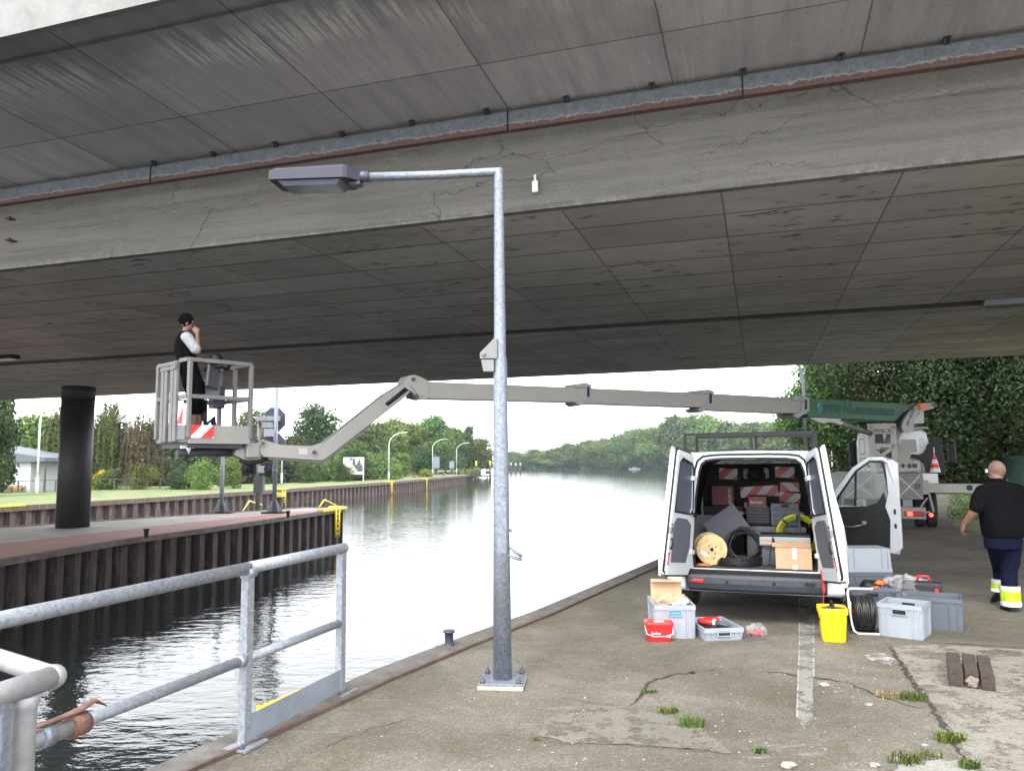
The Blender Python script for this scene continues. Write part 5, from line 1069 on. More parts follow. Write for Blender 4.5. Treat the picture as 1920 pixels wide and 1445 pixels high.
# front end
fr = [[V3(s*x,y,z) for (s,x,z) in [(1,.93,.3),(1,.97,.75),(1,.93,1.08),(1,.75,1.14),(-1,.75,1.14),(-1,.93,1.08),(-1,.97,.75),(-1,.93,.3)]] for y in (3.95,)]
fr += [[V3(s*x,4.6,z) for (s,x,z) in [(1,.93,.3),(1,.95,.7),(1,.88,.95),(1,.7,1.0),(-1,.7,1.0),(-1,.88,.95),(-1,.95,.7),(-1,.93,.3)]],[V3(s*x,4.95,z) for (s,x,z) in [(1,.8,.25),(1,.82,.6),(1,.7,.8),(1,.5,.82),(-1,.5,.82),(-1,.7,.8),(-1,.82,.6),(-1,.8,.25)]]]
b = MB(); b.loft(fr,sm=False); b.build('front_body', VW, van, .03)
b = MB(); b.add([(-.82,3.92,1.12),(.82,3.92,1.12),(.70,3.45,1.84),(-.70,3.45,1.84)],[(0,1,2,3)]); b.build('windscreen', GLASS, van)
for s in (1,-1): b = MB(); b.bar((s*.93,4.0,1.08),(s*.74,3.42,1.85),.06,.08); b.build('roof_pillar', VW, van, .01)
b = MB(); b.bar((.955,2.95,.45),(.955,2.95,1.05),.08,.08); b.bar((.955,2.95,1.05),(.79,2.95,1.78),.08,.08); b.bar((.95,2.95,.38),(.95,3.95,.38),.1,.14); b.build('door_opening_frame', VW, van, .01)
# left front door glass
b = MB(); b.add([(-.965,3.02,1.12),(-.93,3.85,1.12),(-.80,3.5,1.72),(-.81,3.05,1.72)],[(0,1,2,3)]); b.build('side_window', mat('dark_glass',(.02,.03,.025)), van)
# rear frame around the load opening
def ringpts(inner):
    if inner: 
        pts = []; 
        for (x,z) in [(.665,.60),(.675,.9),(.655,1.15),(.615,1.45),(.575,1.69),(.545,1.78),(.49,1.825),(.38,1.84),(.2,1.845),(0,1.845)]: pts.append((x,z))
        return full(pts)
    return full([(x,z) for x,z in prof(.03,.34)])
o_, i_ = ringpts(0), ringpts(1)
b = MB(); n_ = len(o_)
A_ = [V3(x,0,z) for x,z in o_]; B_ = [V3(x,.0,z) for x,z in i_]; C2 = [V3(x*.985,.07,.58+(z-.58)*.985) for x,z in i_]
b.add(A_+B_+C2, [(i,(i+1)%n_,n_+(i+1)%n_,n_+i) for i in range(n_)]+[(n_+i,n_+(i+1)%n_,2*n_+(i+1)%n_,2*n_+i) for i in range(n_)]); b.build('rear_frame', VW, van)
b = MB(); lp_ = [V3(x*.985,.012,.60+(z-.60)*.985) for x,z in i_]; b.tube(lp_, .014, 8, closed=True); b.build('door_seal', BLACK, van)
b = MB(); lp_ = [V3(x*1.06,-.004,1.17+(z-1.17)*1.05) for x,z in i_]; b.tube(lp_, .012, 8, closed=True); b.build('body_seal', BLACK, van)
# load space
PY = 2.45
b = MB(); b.loft([[V3(x*.97,y,.6+(z-.6)*.97) for x,z in full([(.70,.60),(.86,.9),(.86,1.15),(.80,1.45),(.74,1.70),(.66,1.80),(.5,1.85),(.3,1.86),(.1,1.86),(0,1.86)])] for y in (.07,.12,PY)],closed=False,caps=False); b.build('side_liner', LIN, van)
MB().bb((-.84,.05,.54),(.84,PY,.585)).build('load_floor', mat('dirty_load_floor', (.07,.055,.045), .85, var=.4, scale=6), van)
MB().bb((-.70,-.01,.565),(.70,.08,.595)).build('sill_strip', WHITE, van, .004)
wx0, wx1 = VP(1394,887,PY).x, VP(1442,887,PY).x; wz0, wz1 = VP(1418,898,PY).z, VP(1418,877,PY).z; cxw, czw = (wx0+wx1)/2, (wz0+wz1)/2
outer = [( .86*math.cos(a) if 0 else x, z) for x, z in []]
inn_ = rrect(wx1-wx0, wz1-wz0, .04, 5); m_ = len(inn_); outp = []
for (x, z) in inn_:
    a = math.atan2(z*1.2, x); cx_, sx_ = math.cos(a), math.sin(a); k = min(.80/abs(cx_) if abs(cx_) > 1e-6 else 9, .62/abs(sx_) if abs(sx_) > 1e-6 else 9); outp.append((k*cx_-cxw, min(k*sx_+1.19,1.82)-czw))
b = MB(); b.ring(outp, inn_, (1,0,0),(0,0,1),(cxw,PY,czw),(0,.03,0)); b.build('partition', LIN, van)
b = MB(); b.tube([V3(cxw+x*1.12,PY-.01,czw+z*1.2) for x,z in inn_],.014,8,closed=True)
for s in (-1,1): b.tube([V3(cxw+s*.2,PY-.01,czw-.18),V3(cxw+s*.3,PY-.01,czw-.26),V3(cxw+s*.36,PY-.01,czw-.36),V3(cxw+s*.62,PY-.01,czw-.38)],.012,8)
b.build('partition_bead', BLACK, van)
b = MB()
for k in range(13): x = wx0+(wx1-wx0)*k/12; b.cyl((x,PY-.012,wz0),(x,PY-.012,wz1),.003,5)
for k in range(8): z = wz0+(wz1-wz0)*k/7; b.cyl((wx0,PY-.012,z),(wx1,PY-.012,z),.003,5)
b.build('window_grille', BLACK, van)
for x in (-.45,.5):
    b = MB(); b.bb((x-.25,2.75,.75),(x+.25,3.25,.92)); b.bb((x-.25,2.62,.8),(x+.25,2.75,1.42)); b.build('seat', DGREY, van, .04)
b = MB(); b.blob((cxw-.02,2.72,czw-.03),(.13,.08,.17),2,.1,14,9); b.build('brown_shape', mat('reddish_brown', (.08,.03,.022), .7), van)  # rounded brown shape behind the grille, not identified
MB().bb((-.85,3.7,.85),(.85,3.95,1.1)).build('dashboard', BLACK, van, .03)
stk = hazard_mat('hazard_sticker',(1,0,-1),.26,.0); stk2 = hazard_mat('hazard_sticker_reverse',(1,0,1),.26,.05)
for (x0,y0,x1,y1,rv,tilt) in ((1348,878,1383,898,0,-.06),(1453,875,1490,895,0,-.05),(1388,911,1460,931,0,.06),(1462,904,1499,921,1,-.01),(1461,923,1501,942,0,-.1)):
    a_, c_ = VP(x0,y0,PY-.03), VP(x1,y1,PY-.03); o = MB().box((0,0,0),(c_.x-a_.x,.006,a_.z-c_.z)).build('hazard_sticker', stk2 if rv else stk, van); o.location = ((a_.x+c_.x)/2,PY-.03,(a_.z+c_.z)/2); o.rotation_euler = (0,-tilt,0)
# bumper
b = MB(); sec = lambda x: (x*.96 if abs(x) > .9 else x)
pr_ = [(-.02,.56),(-.10,.545),(-.125,.51),(-.125,.45),(-.10,.38),(-.02,.35),(.1,.35),(.1,.56)]
secs = []
for x, dy in ((-.72,0),(-.3,-.02),(.0,-.025),(.3,-.02),(.74,0)): secs.append([V3(x,y+dy,z) for y,z in pr_])
b.loft(secs,sm=False); b.build('bumper', mat('bumper_plastic', (.035,.038,.048), .6, var=.2, scale=15), van, .012)
for s in (1,-1):
    b = MB(); x0, x1 = s*.74, s*.97; q = [V3(x0,-.11,.36),V3(x1*.985,-.05,.36),V3(x1*.995,.12,.34),V3(x0,.12,.34)]; q2 = [V3(x0,-.10,.60),V3(x1*.985,-.04,.62),V3(x1*.99,.12,.62),V3(x0,.12,.60)]; b.loft([q,q2],sm=False); b.build('bumper_corner', VW, van, .03)
b = MB()
for k in range(3): b.bar((-.7,-.05-.02*k,.572),(.7,-.05-.02*k,.572),.008,.006)
b.bb((-.70,-.115,.548),(.70,-.02,.566)); b.build('step_tread', BLACK, van)
a_ = VP(1308,1088,-.14); MB().box((a_.x,-.14,a_.z),(.13,.02,.04)).build('reflector', mat('red_reflector', (.6,.02,.03), .25), van, .01)
for px, py in ((1363,1091),(1451,1094)): a_ = VP(px,py,-.15); b = MB(); b.cyl((a_.x,-.155,a_.z),(a_.x,-.13,a_.z),.018,14); b.build('parking_sensor', BLACK, van)
a_ = VP(1515,1096,-.13); b = MB(); b.bb((a_.x-.09,-.135,a_.z-.02),(a_.x+.07,-.12,a_.z+.02)); b.build('fog_lamp_slot', BLACK, van)
b = MB(); b.bb((-.7,.1,.33),(.7,.5,.42)); b.cyl((-.35,.0,.31),(-.35,.8,.31),.03,10); b.cyl((-.8,1.05,.33),(.8,1.05,.33),.05,10); b.build('underbody', BLACK, van)
b = MB(); b.bb((-.75,.3,.36),(.75,4.6,.5)); b.build('floor_pan', BLACK, van)
for y in (1.05,3.98):
    for s in (1,-1):
        Wp = thing('wheel', None, None, (s*.84,y,.335)); Wp.parent = van; M = Matrix.Rotation(math.pi/2*s,3,'Y')
        MB().lathe([(.21,-.1),(.31,-.1),(.335,-.07),(.335,.07),(.31,.1),(.21,.1)],seg=30,M=M).build('tyre', RUBBER, Wp); MB().lathe([(.21,-.09),(.2,.05),(.1,.06),(.08,.08),(0,.08)],seg=24,M=M).build('rim', ALU, Wp)
        b = MB(); b.prism([(.37*math.cos(t),.37*math.sin(t)) for t in [math.pi*k/12 for k in range(13)]],(0,1,0),(0,0,1),(s*.967,y,.335) if s > 0 else (-.977,y,.335),(.012,0,0)); b.build('wheel_arch', BLACK, van)
# roof rack
rr = thing('roof_rack', None, None, (0,0,0)); rr.parent = van
ry = 1.0; a_, c_ = VP(1282,811,ry), VP(1534,814,ry); zr = (a_.z+c_.z)/2
for k, y in enumerate((ry,2.3)):
    b = MB(); b.bar((a_.x,y,zr),(c_.x,y,zr),.035,.035); b.build('cross_bar', BLACK, rr)
    for px in (1284,1408,1528):
        q = VP(px,811,ry); b = MB(); b.bar((q.x,y,zr),(q.x,y,1.86 if abs(q.x) > .75 else 1.9),.04,.035,up=(0,1,0)); b.build('upright', BLACK, rr)
b = MB(); b.bb((-.38,.1,1.925),(.35,.3,1.94)); b.build('roof_trim', BLACK, van)
b = MB(); b.bb((-.08,-.02,1.80),(.08,.02,1.835)); b.build('door_catch', BLACK, van, .008)
# rear doors
DW = .74
def rear_door(s, ang):
    R0 = thing('rear_door', None, None, (0,0,0)); R0.parent = van
    def X(z): # hinge side outline follows the body
        for (x0,z0),(x1,z1) in zip(prof(.02)[:-1], prof(.02)[1:]):
            if z0 <= z <= z1: return x0+(x1-x0)*(z-z0)/(z1-z0+1e-9)-.235
        return .50
    ax0, ax1 = V3(.735,-.015,.62), V3(.63,-.015,1.72); axis = (ax1-ax0).normalized()
    if s < 0: ax0.x *= -1; axis.x *= -1
    M = Matrix.Translation(ax0)@Matrix.Rotation(-ang*s*-1 if 0 else ang*s,4,axis)@Matrix.Translation(-ax0)
    def put(b, nm, m, bev=0):
        if s < 0: b.xf(Matrix.Diagonal((-1,1,1,1)))
        b.xf(M); o = b.build(nm, m, R0, bev); return o
    zs = [.50,.56,.8,1.05,1.3,1.5,1.66,1.76,1.83]
    outl = [(.03,.50)]+[(X(z)-.03,z) for z in zs]+[(.47,1.87),(.33,1.885),(.03,1.895)]
    wz = [(.10,1.20),(.10,1.74),(.16,1.79),(.42,1.76),(.48,1.70),(.54,1.42),(.57,1.26),(.53,1.20)]
    # outer skin, with window opening: build as ring of equal counts
    def resamp(p, n):
        L = [0]
        for a, c in zip(p, p[1:]+p[:1]): L.append(L[-1]+math.dist(a,c))
        out = []
        for i in range(n):
            t = L[-1]*i/n
            for j in range(len(p)):
                if L[j] <= t <= L[j+1]: u = (t-L[j])/(L[j+1]-L[j]+1e-9); a, c = p[j], p[(j+1)%len(p)]; out.append((a[0]+(c[0]-a[0])*u, a[1]+(c[1]-a[1])*u)); break
        return out
    def polar(p, c, n):
        out = []
        for i in range(n):
            a = 2*math.pi*i/n+.01; d = (math.cos(a), math.sin(a)); best = 0
            for q, r_ in zip(p, p[1:]+p[:1]):
                e = (r_[0]-q[0], r_[1]-q[1]); den = d[0]*e[1]-d[1]*e[0]
                if abs(den) < 1e-9: continue
                w = (q[0]-c[0], q[1]-c[1]); t = (w[0]*e[1]-w[1]*e[0])/den; u = (w[0]*d[1]-w[1]*d[0])/den
                if t > 0 and -1e-6 <= u <= 1+1e-6: best = max(best, t)
            out.append((c[0]+d[0]*best, c[1]+d[1]*best))
        return out
    c0 = (.33,1.5); O, I = polar(outl, c0, 72), polar(wz, c0, 72)
    b = MB(); b.ring(O, I, (1,0,0),(0,0,1),(0,-.035,0),(0,.022,0)); put(b,'outer_panel', VW)
    inn2 = [(c0[0]+(x-c0[0])*.95, 1.2+(z-1.2)*.965) for x,z in outl]; O2 = polar(inn2, c0, 72)
    b = MB(); b.ring(O2, I, (1,0,0),(0,0,1),(0,-.013,0),(0,.075,0)); put(b,'inner_frame', VW)
    b = MB(); b.tube([V3(x,.03,z) for x,z in polar([(c0[0]+(x-c0[0])*.98,1.2+(z-1.2)*.985) for x,z in outl],c0,60)],.011,6,closed=True); put(b,'seal', BLACK)
    b = MB(); b.prism(wz,(1,0,0),(0,0,1),(0,.028,0),(0,.014,0)); put(b,'window', mat('tinted_blind_window', (.075,.085,.11), .35, var=.1))
    b = MB(); b.tube([V3(x,.062,z) for x,z in wz],.009,6,closed=True); put(b,'window_seal', BLACK)
    b = MB(); b.prism([(.12,.66),(.10,1.08),(.16,1.14),(.42,1.14),(.54,1.08),(.56,.84),(.50,.66)],(1,0,0),(0,0,1),(0,.062,0),(0,.012,0)); put(b,'trim_panel', mat('trim_grey', (.075,.08,.095), .7, var=.12), .008)
    b = MB()
    for z in (.75,1.06): b = MB(); b.cyl((.055,.06,z),(.055,.072,z),.012,8); put(b,'lock_hole', BLACK)
    b = MB(); b.box((.055,.06,1.0),(.05,.03,.07)); put(b,'latch', ALU, .004)
    b = MB(); b.tube([(.055,.08,.80),(.055,.095,.83),(.055,.095,.88),(.055,.08,.92)],.012,8); put(b,'pull_handle', BLACK)
    b = MB(); b.box((.055,.066,.68),(.028,.008,.11)); put(b,'red_reflector', mat('red_reflector', (.6,.02,.03)), .003)
    for z in (.78,1.2,1.6):
        b = MB(); b.box((X(z)-.06,.055,z),(.09,.05,.05)); put(b,'hinge', BLACK if z == 1.2 else VW, .005)
    return R0
rear_door(1, rad(105)); rear_door(-1, rad(107))
for s in (1,-1): MB().box((s*.715,-.01,1.17),(.07,.05,.06)).build('check_strap', mat('yellow_zinc', (.5,.38,.05), .4, metal=.3), van, .006)
# front passenger door, swung open
FD = thing('front_door', None, None, (.955,3.93,0), rad(76)); FD.parent = van   # closed door runs along -y from the hinge
def fx(b, nm, m, bev=0): return b.build(nm, m, FD, bev)
lo = [(0,.40),(-.95,.40),(-1.0,.55),(-1.0,1.10),(0,1.10),(.06,.8)]
b = MB(); b.prism(lo,(0,1,0),(0,0,1),(.0,0,0),(.03,0,0)); fx(b,'outer_panel', VW, .012)
b = MB(); b.prism([(-.9,.42),(-1.0,.5),(-1.0,1.75),(-.93,1.80),(-.83,1.80),(-.85,1.3),(-.80,1.1),(-.86,.9),(-.83,.42)],(0,1,0),(0,0,1),(-.075,0,0),(.08,0,0)); fx(b,'rear_edge', VW, .01)
b = MB(); b.tube([(-.02,-.97,1.1),(-.05,-.93,1.5),(-.08,-.88,1.76),(-.085,-.80,1.81),(-.085,-.62,1.81),(-.07,-.40,1.66),(-.03,-.12,1.28),(0,-.02,1.1)],.032,10); fx(b,'window_frame', VW)
b = MB(); b.tube([(-.03,-.86,1.12),(-.06,-.84,1.5),(-.085,-.80,1.76),(-.085,-.62,1.77),(-.07,-.42,1.62),(-.03,-.18,1.28),(-.02,-.1,1.14)],.014,8); b.bar((-.02,-.38,1.1),(-.07,-.42,1.63),.02,.03); fx(b,'window_seal', BLACK)
b = MB(); b.add([(-.03,-.86,1.1),(-.085,-.82,1.77),(-.085,-.62,1.78),(-.07,-.41,1.64),(-.03,-.12,1.26),(0,-.05,1.1)],[(0,1,2,3,4,5)]); fx(b,'window', glassmat('door_glass',(.3,.36,.33),.3))
b = MB(); b.prism([(-.05,.42),(-.83,.42),(-.86,.9),(-.84,1.12),(-.79,1.32),(-.70,1.16),(-.55,1.10),(-.05,1.08)],(0,1,0),(0,0,1),(-.07,0,0),(.07,0,0)); fx(b,'inner_trim', BLACK, .012)
b = MB(); b.tube([(-.09,-.2,.78),(-.115,-.35,.79),(-.1,-.5,.83)],.014,8); b.blob((-.1,-.5,.85),(.03,.04,.04),amp=0); fx(b,'inner_handle', ALU)
for z in (1.03,.82): b = MB(); b.box((-.078,-.93,z),(.012,.03,.07)); fx(b,'latch', BLACK)
b = MB(); b.tube([(.03,-.75,1.02),(.06,-.8,1.02),(.06,-.9,1.02),(.03,-.94,1.02)],.012,8); fx(b,'outer_handle', VW)
for z in (.6,1.0): b = MB(); b.box((-.02,.02,z),(.06,.08,.07)); fx(b,'hinge', VW, .005)
b = MB(); b.box((.16,-.12,1.18),(.22,.1,.26)); fx(b,'wing_mirror', BLACK, .03)
b = MB(); b.box((-1.12,3.7,1.15),(.22,.12,.28)); b.build('wing_mirror', BLACK, van, .03)
# red tie strap hanging from the sill
T = thing('red_strap', 'red lashing strap hanging out over the right end of the van bumper', 'strap', VM@V3(.69,-.16,.62), VA)
b = MB()
for a_, c_ in (((0,.16,.04),(.01,-.0,.0)),((.01,0,0),(.02,-.01,-.2)),((.02,-.01,-.2),(.0,-.01,-.38))): b.bar(a_, c_, .035, .006)
b.build('webbing', RED, T)

# ---------------------------------------------------------------- cargo standing in the van
def cargo(name, label, cat, loc, rz=0, group=None): return thing(name, label, cat, VM@Vector(loc), VA+rz, group)
FLZ = .587
def vx(px, yl): return VP(px,1000,yl).x
def vz(py, yl, px=1400): return VP(px,py,yl).z
OSB = mat('chipboard', (.52,.38,.19), .8, var=.28, scale=22, dirt=(.25,.15,.07), dscale=14, damt=.6)
y = .42; c = VP(1334,1031,.3); R_ = .29/2*1.35; R_ = (VP(1363,1031,.3).x-VP(1305,1031,.3).x)/2
T = cargo('cable_drum', 'wooden cable drum with round flanges lying on edge at the van\'s left', 'cable drum', (c.x,.33,FLZ+R_+.005), rad(14))
M = Matrix.Rotation(math.pi/2,3,'X')
for yy in (0.,.27): MB().lathe([(0,-.012),(R_,-.012),(R_,.012),(0,.012)],c=(0,yy,0),seg=48,M=M,sm=False).build('flange', OSB, T)
MB().lathe([(R_*.8,-.0),(R_*.8,-.25)],c=(0,0.01,0),seg=32,M=M).build('cable_winding', BLACK, T)
b = MB()
for (x,z,r_) in [(0,0,.022)]+[(.055*math.cos(t),.055*math.sin(t),.009) for t in (.6,2.2,3.9,5.4)]+[(.02,-.1,.008)]: b.cyl((x,-.016,z),(x,-.011,z),r_,14)
b.build('flange_hole', BLACK, T); b = MB(); b.box((-.09,-.016,-.045),(.09,.004,.04),(0,.5,0)); b.build('label', TAPE, T)
for (px, py, w, h, ang, yy, lb) in ((1362,985,.46,.36,.62,.95,'grey foam board standing tilted on its corner'),(1322,990,.34,.34,.0,1.2,'grey foam board standing upright behind the tilted one')):
    p = VP(px,py,yy); T = cargo('foam_board', lb, 'board', (p.x,yy,p.z), 0, 'grey boards in the van'); MB().box((0,0,0),(w,.03,h),(rad(-14),-ang,0)).build('sheet', mat('grey_foam', (.14,.14,.165), .9, var=.06), T)
# ring of yellow hose, coils of black cable
p = VP(1496,1003,.95); T = cargo('hose_ring', 'ring of yellow hose tied with black straps at the van\'s right side', 'hose', (p.x,.95,p.z)); r_ = .24
for k in range(3): b = MB(); b.tube([((r_-.02*k)*math.cos(t),.03*k,(r_-.02*k)*math.sin(t)) for t in [j*2*math.pi/40 for j in range(40)]],.019,8,closed=True); b.build('loop', mat('yellow_hose', (.55,.55,.03), .45, var=.15), T)
for t in (2.3,1.57,.7): b = MB(); b.box((.21*math.cos(t),.03,.21*math.sin(t)),(.02,.13,.09),(0,-t+1.57,0)); b.build('strap', BLACK, T)
def coil(name, lab, p, R, r, n, seed, tiltx=0, flat=1, mt=BLACK, up=.012):
    T = cargo(name, lab, 'cable', p, 0, 'black cable coils in the van'); rn = random.Random(seed); b = MB(); pts = []
    for k in range(n*18):
        t = k/18*2*math.pi; q = R*(1-.25*rn.random()*.5-.12*math.sin(k*.37)); pts.append((q*math.cos(t), q*math.sin(t)*flat, (k/18%8)*up+rn.random()*.008))
    b.tube(pts, r, 6); o = b.build('windings', mt, T); o.rotation_euler = (tiltx,0,0); return T
coil('cable_coil','thick black cable coil leaning behind the drum and box', (vx(1395,.7),.7,FLZ+.18), .20, .011, 12, 1, rad(70)); coil('cable_coil','flat black cable coil lying on the van floor by the sill', (vx(1385,.4),.42,FLZ+.012), .26, .008, 9, 2, 0, .7, up=.009)
b = MB(); T = cargo('loose_cable', 'single black cable looping up beside the cardboard box', 'cable', (vx(1440,.15),.15,FLZ+.01)); b.tube([(-.38,.02,.0),(-.25,-.02,0.0),(-.08,-.03,.0),(0,0,.05),(.02,.05,.2),(.05,.08,.33),(.08,.1,.2)],.009,8); b.build('strand', BLACK, T)
def cbox(name, lb, x0, x1, z0, z1, yy, d, m, rz=0, cat='box', bev=.004, grp=None): T = cargo(name, lb, cat, ((x0+x1)/2,yy+d/2,z0), rz, grp); o = MB().box((0,0,(z1-z0)/2),(x1-x0,d,z1-z0)).build('body', m, T, bev); return T
x0, x1 = vx(1451,.12), vx(1519,.12); zt_ = VP(1485,1025,.12).z
T = cbox('cardboard_box','brown cardboard box taped shut at the right of the van sill', x0, x1, FLZ, zt_, .12, .3, CARD, rad(3), 'cardboard box'); w = x1-x0; h = zt_-FLZ
for z, hh in ((h*.72,h*.45),(h*.14,h*.2)): MB().box((.01,-.153,z),(.045,.003,hh)).build('tape', TAPE, T)
MB().box((-.02,-.03,h+.02),(w*1.08,.26,.012),(.12,.0,0)).build('flap', CARD, T); MB().box((-w*.62,.0,h+.035),(.2,.2,.01),(.05,.1,0)).build('flap', CARD, T)
x0, x1 = vx(1424,.5), vx(1519,.5); z0 = VP(1470,1022,.5).z; z1 = VP(1470,1006,.5).z
T = cbox('flat_case','flat light grey case with a dark lid lying above the cardboard box', x0, x1, z0, z1, .45, .4, CRATE, 0, 'case'); MB().box((0,0,z1-z0+.012),(x1-x0,.36,.024)).build('lid', BLACK, T, .008)
T = cbox('grey_crate','grey plastic crate under the flat case, behind the cardboard box', vx(1428,.55), vx(1518,.55), FLZ, z0-.003, .5, .36, CRATED, 0, 'crate')
x0, x1 = vx(1400,1.25), vx(1512,1.25); z1 = VP(1440,986,1.25).z
T = cbox('aluminium_trunk','low aluminium trunk with round latches across the van behind the boards', x0, x1, FLZ, z1, 1.2, .5, ALU, 0, 'trunk', .01)
for px in (1420,1482): q = vx(px,1.2)-(x0+x1)/2; b = MB(); b.cyl((q,-.262,(z1-FLZ)*.6),(q,-.25,(z1-FLZ)*.6),.035,16); b.tube([(q-.03,-.268,(z1-FLZ)*.6),(q,-.275,(z1-FLZ)*.6+.03),(q+.03,-.268,(z1-FLZ)*.6)],.006,6); b.build('latch', DGREY, T)
b = MB(); b.bar((-(x1-x0)/2,-.255,z1-FLZ-.03),((x1-x0)/2,-.255,z1-FLZ-.03),.02,.02); b.build('lid_edge', ALU, T)
x0, x1 = vx(1401,1.4), vx(1446,1.4); z2 = VP(1424,951,1.4).z
T = cbox('drawer_case','black case with rows of drawers standing on the aluminium trunk', x0, x1, z1+.012, z2, 1.32, .35, BLACK, 0, 'case'); 
for k in range(6): MB().box((0,-.18,.02+k*(z2-z1)/6.2+.02),(x1-x0-.03,.01,.024)).build('drawer', DGREY, T)
x0, x1 = vx(1405,1.42), vx(1441,1.42); z3 = VP(1424,929,1.42).z
T = cbox('red_case','dark red toolbox with pale lettering on the black drawer case', x0, x1, z2+.003, z3, 1.36, .28, mat('dark_red_plastic', (.14,.01,.015), .45), 0, 'toolbox', .012)
text('lettering', 'fischer', .06, TAPE, T, frameM((1,0,0),(0,0,1),(-.01,-.142,(z3-z2)*.45)))
MB().box((-(x1-x0)/2-.03,-.1,.02),(.025,.03,.08)).build('red_tag', RED, T)
x0, x1 = vx(1447,1.35), vx(1501,1.35); z2b = VP(1474,943,1.35).z
T = cbox('organizer_case','grey organizer case with latches and moulded squares, right of the drawer case', x0, x1, z1+.003, z2b, 1.3, .12, mat('organizer_grey', (.14,.15,.17), .5), 0, 'case', .01); hh = z2b-z1
b = MB()
for i in range(3):
    for j in range(3): b.prism(rrect((x1-x0)*.24,hh*.2,.008),(1,0,0),(0,0,1),((i-1)*(x1-x0)*.3,-.068,hh*(.2+.27*j)),(0,.01,0))
b.build('moulding', CRATED, T); MB().box((0,-.075,hh*.88),(.09,.02,.03)).build('latch', BLACK, T, .004)
x0, x1 = vx(1337,1.9), vx(1379,1.9); za, zb_ = VP(1358,947,1.9).z, VP(1358,909,1.9).z
T = cbox('shelf_box','black crate stacked against the partition under the dark red case', x0-.1, x1+.12, FLZ, za-.003, 1.8, .4, BLACK, 0, 'crate')
T = cbox('red_case','dark red square case with vertical pale lettering on the left', x0, x1, za, zb_, 1.85, .2, mat('dark_red_plastic', (.14,.01,.015)), 0, 'case', .012)
t_ = text('lettering', 'WÜRTH', .06, TAPE, T, frameM((0,0,1),(-1,0,0),((x1-x0)*.33,-.102,(zb_-za)*.45)))
T = cbox('hazard_beacon_bar','rolled red and white warning tape on the black crate', vx(1362,1.75), vx(1400,1.75), VP(1380,964,1.75).z, VP(1380,958,1.75).z, 1.7, .06, hazard_mat('hazard_roll',(1,.0,.5),.07), 0, 'tape roll')
T = cargo('pump_stand', 'grey metal T-handled stand in front of the yellow hose ring', 'stand', (vx(1500,.75),.75,z0)); H = VP(1500,962,.75).z-z0; b = MB(); b.cyl((0,0,0),(0,0,H),.014,10); b.bar((-.05,0,H),(.05,0,H),.03,.03); b.cyl((-.03,0,.1),(-.03,0,H*.6),.008,8); b.build('tube', DGREY, T)
T = cargo('orange_rag', 'crumpled orange cloth in the left corner of the van floor', 'cloth', (vx(1318,.12),.12,FLZ)); MB().blob((0,0,.02),(.09,.05,.022),4,.4,14,7).build('cloth', ORANGE, T)
# ---------------------------------------------------------------- crates and small things on the quay
def at_ground(px, py): return G(px, py)
def crate(label, c, rz, w, d, h, m, group='plastic crates on the quay', handle=1, grid=False, flip=False, blue=False, name='plastic_crate'):
    """open stacking crate; front face looks towards -y"""
    T = thing(name, label, 'crate', c, rz, group); t = .012; k = .94; b = MB()
    def rg_(s, z, i=0): return [V3(-w/2*s+i,-d/2*s+i,z), V3(w/2*s-i,-d/2*s+i,z), V3(w/2*s-i,d/2*s-i,z), V3(-w/2*s+i,d/2*s-i,z)]
    zt_ = h
    b.loft([rg_(k,0),rg_(.985,zt_)],sm=False,caps=False); b.loft([rg_(k,.012,t),rg_(.985,zt_,t)],sm=False,caps=False); b.add(rg_(k,.0),[(0,1,2,3)]); b.add(rg_(k,.012,t),[(0,1,2,3)])
    b.loft([rg_(1.0,h-.045,-.004),rg_(1.0,h,-.004)],sm=False,caps=False); o_ = rg_(1.0,h,-.004); i_ = rg_(.985,h,t); b.add(o_+i_,[(i,(i+1)%4,4+(i+1)%4,4+i) for i in range(4)]); o_ = rg_(1.0,h-.045,-.004); i_ = rg_(.97,h-.045,0); b.add(o_+i_,[(i,(i+1)%4,4+(i+1)%4,4+i) for i in range(4)])
    shell = b.build('body', m, T)
    for sx in (-1,1):
        for u in (.43,.30):
            for q in ((( sx*w*u*.985,-d/2*k-.004,.005),(sx*w*u,-d/2*.985-.004,h-.045),(1,0,0)), ((sx*w*u*.985,d/2*k+.004,.005),(sx*w*u,d/2*.985+.004,h-.045),(1,0,0)), ((sx*(w/2*k+.004),d*u,.005),(sx*(w/2*.985+.004),d*u,h-.045),(0,1,0)), ((sx*(w/2*k+.004),-d*u,.005),(sx*(w/2*.985+.004),-d*u,h-.045),(0,1,0))):
                b = MB(); b.bar(q[0],q[1],.012,.012,up=q[2]); b.build('rib', m, T)
    if handle:
        z = h*.77 if h > .2 else h*.6; yf = -d/2*.98-.004
        b = MB(); hw = min(.13,w*.3); hh = .045
        b.ring([(x*1.22,y*1.35) for x,y in rrect(hw,hh,.006,2)], rrect(hw,hh,.006,2),(1,0,0),(0,0,1),(0,yf-.012,z),(0,.016,0)); H_ = b.build('handle', m, T)
        MB().box((0,yf-.001,z),(hw,.004,hh)).build('grip_hole', mat('blue_plastic', (.02,.16,.62), .4) if blue else BLACK, H_)
        MB().box((0,d/2*.985-t-.001,z+.015),(hw,.004,hh)).build('grip_hole', BLACK, T)
        if blue: 
            b = MB()
            for i in range(6): b.box((-.045+.018*i,yf-.005,z),(.008,.003,.014))
            b.build('printed_mark', mat('pale_blue_print', (.3,.5,.85), .5), H_)
    if grid:
        b = MB()
        for s in (1,-1):
            for i in range(-1,8):
                x = -w*.28+i*.04; b.bar((x,-d/2*k-.009,h*.12),(x+s*.16,-d/2*k-.009,h*.12+.24*.8),.006,.004,up=(0,1,0))
        b.build('lattice', CRATED, T)
    return T
GC = lambda *p: G(*p)
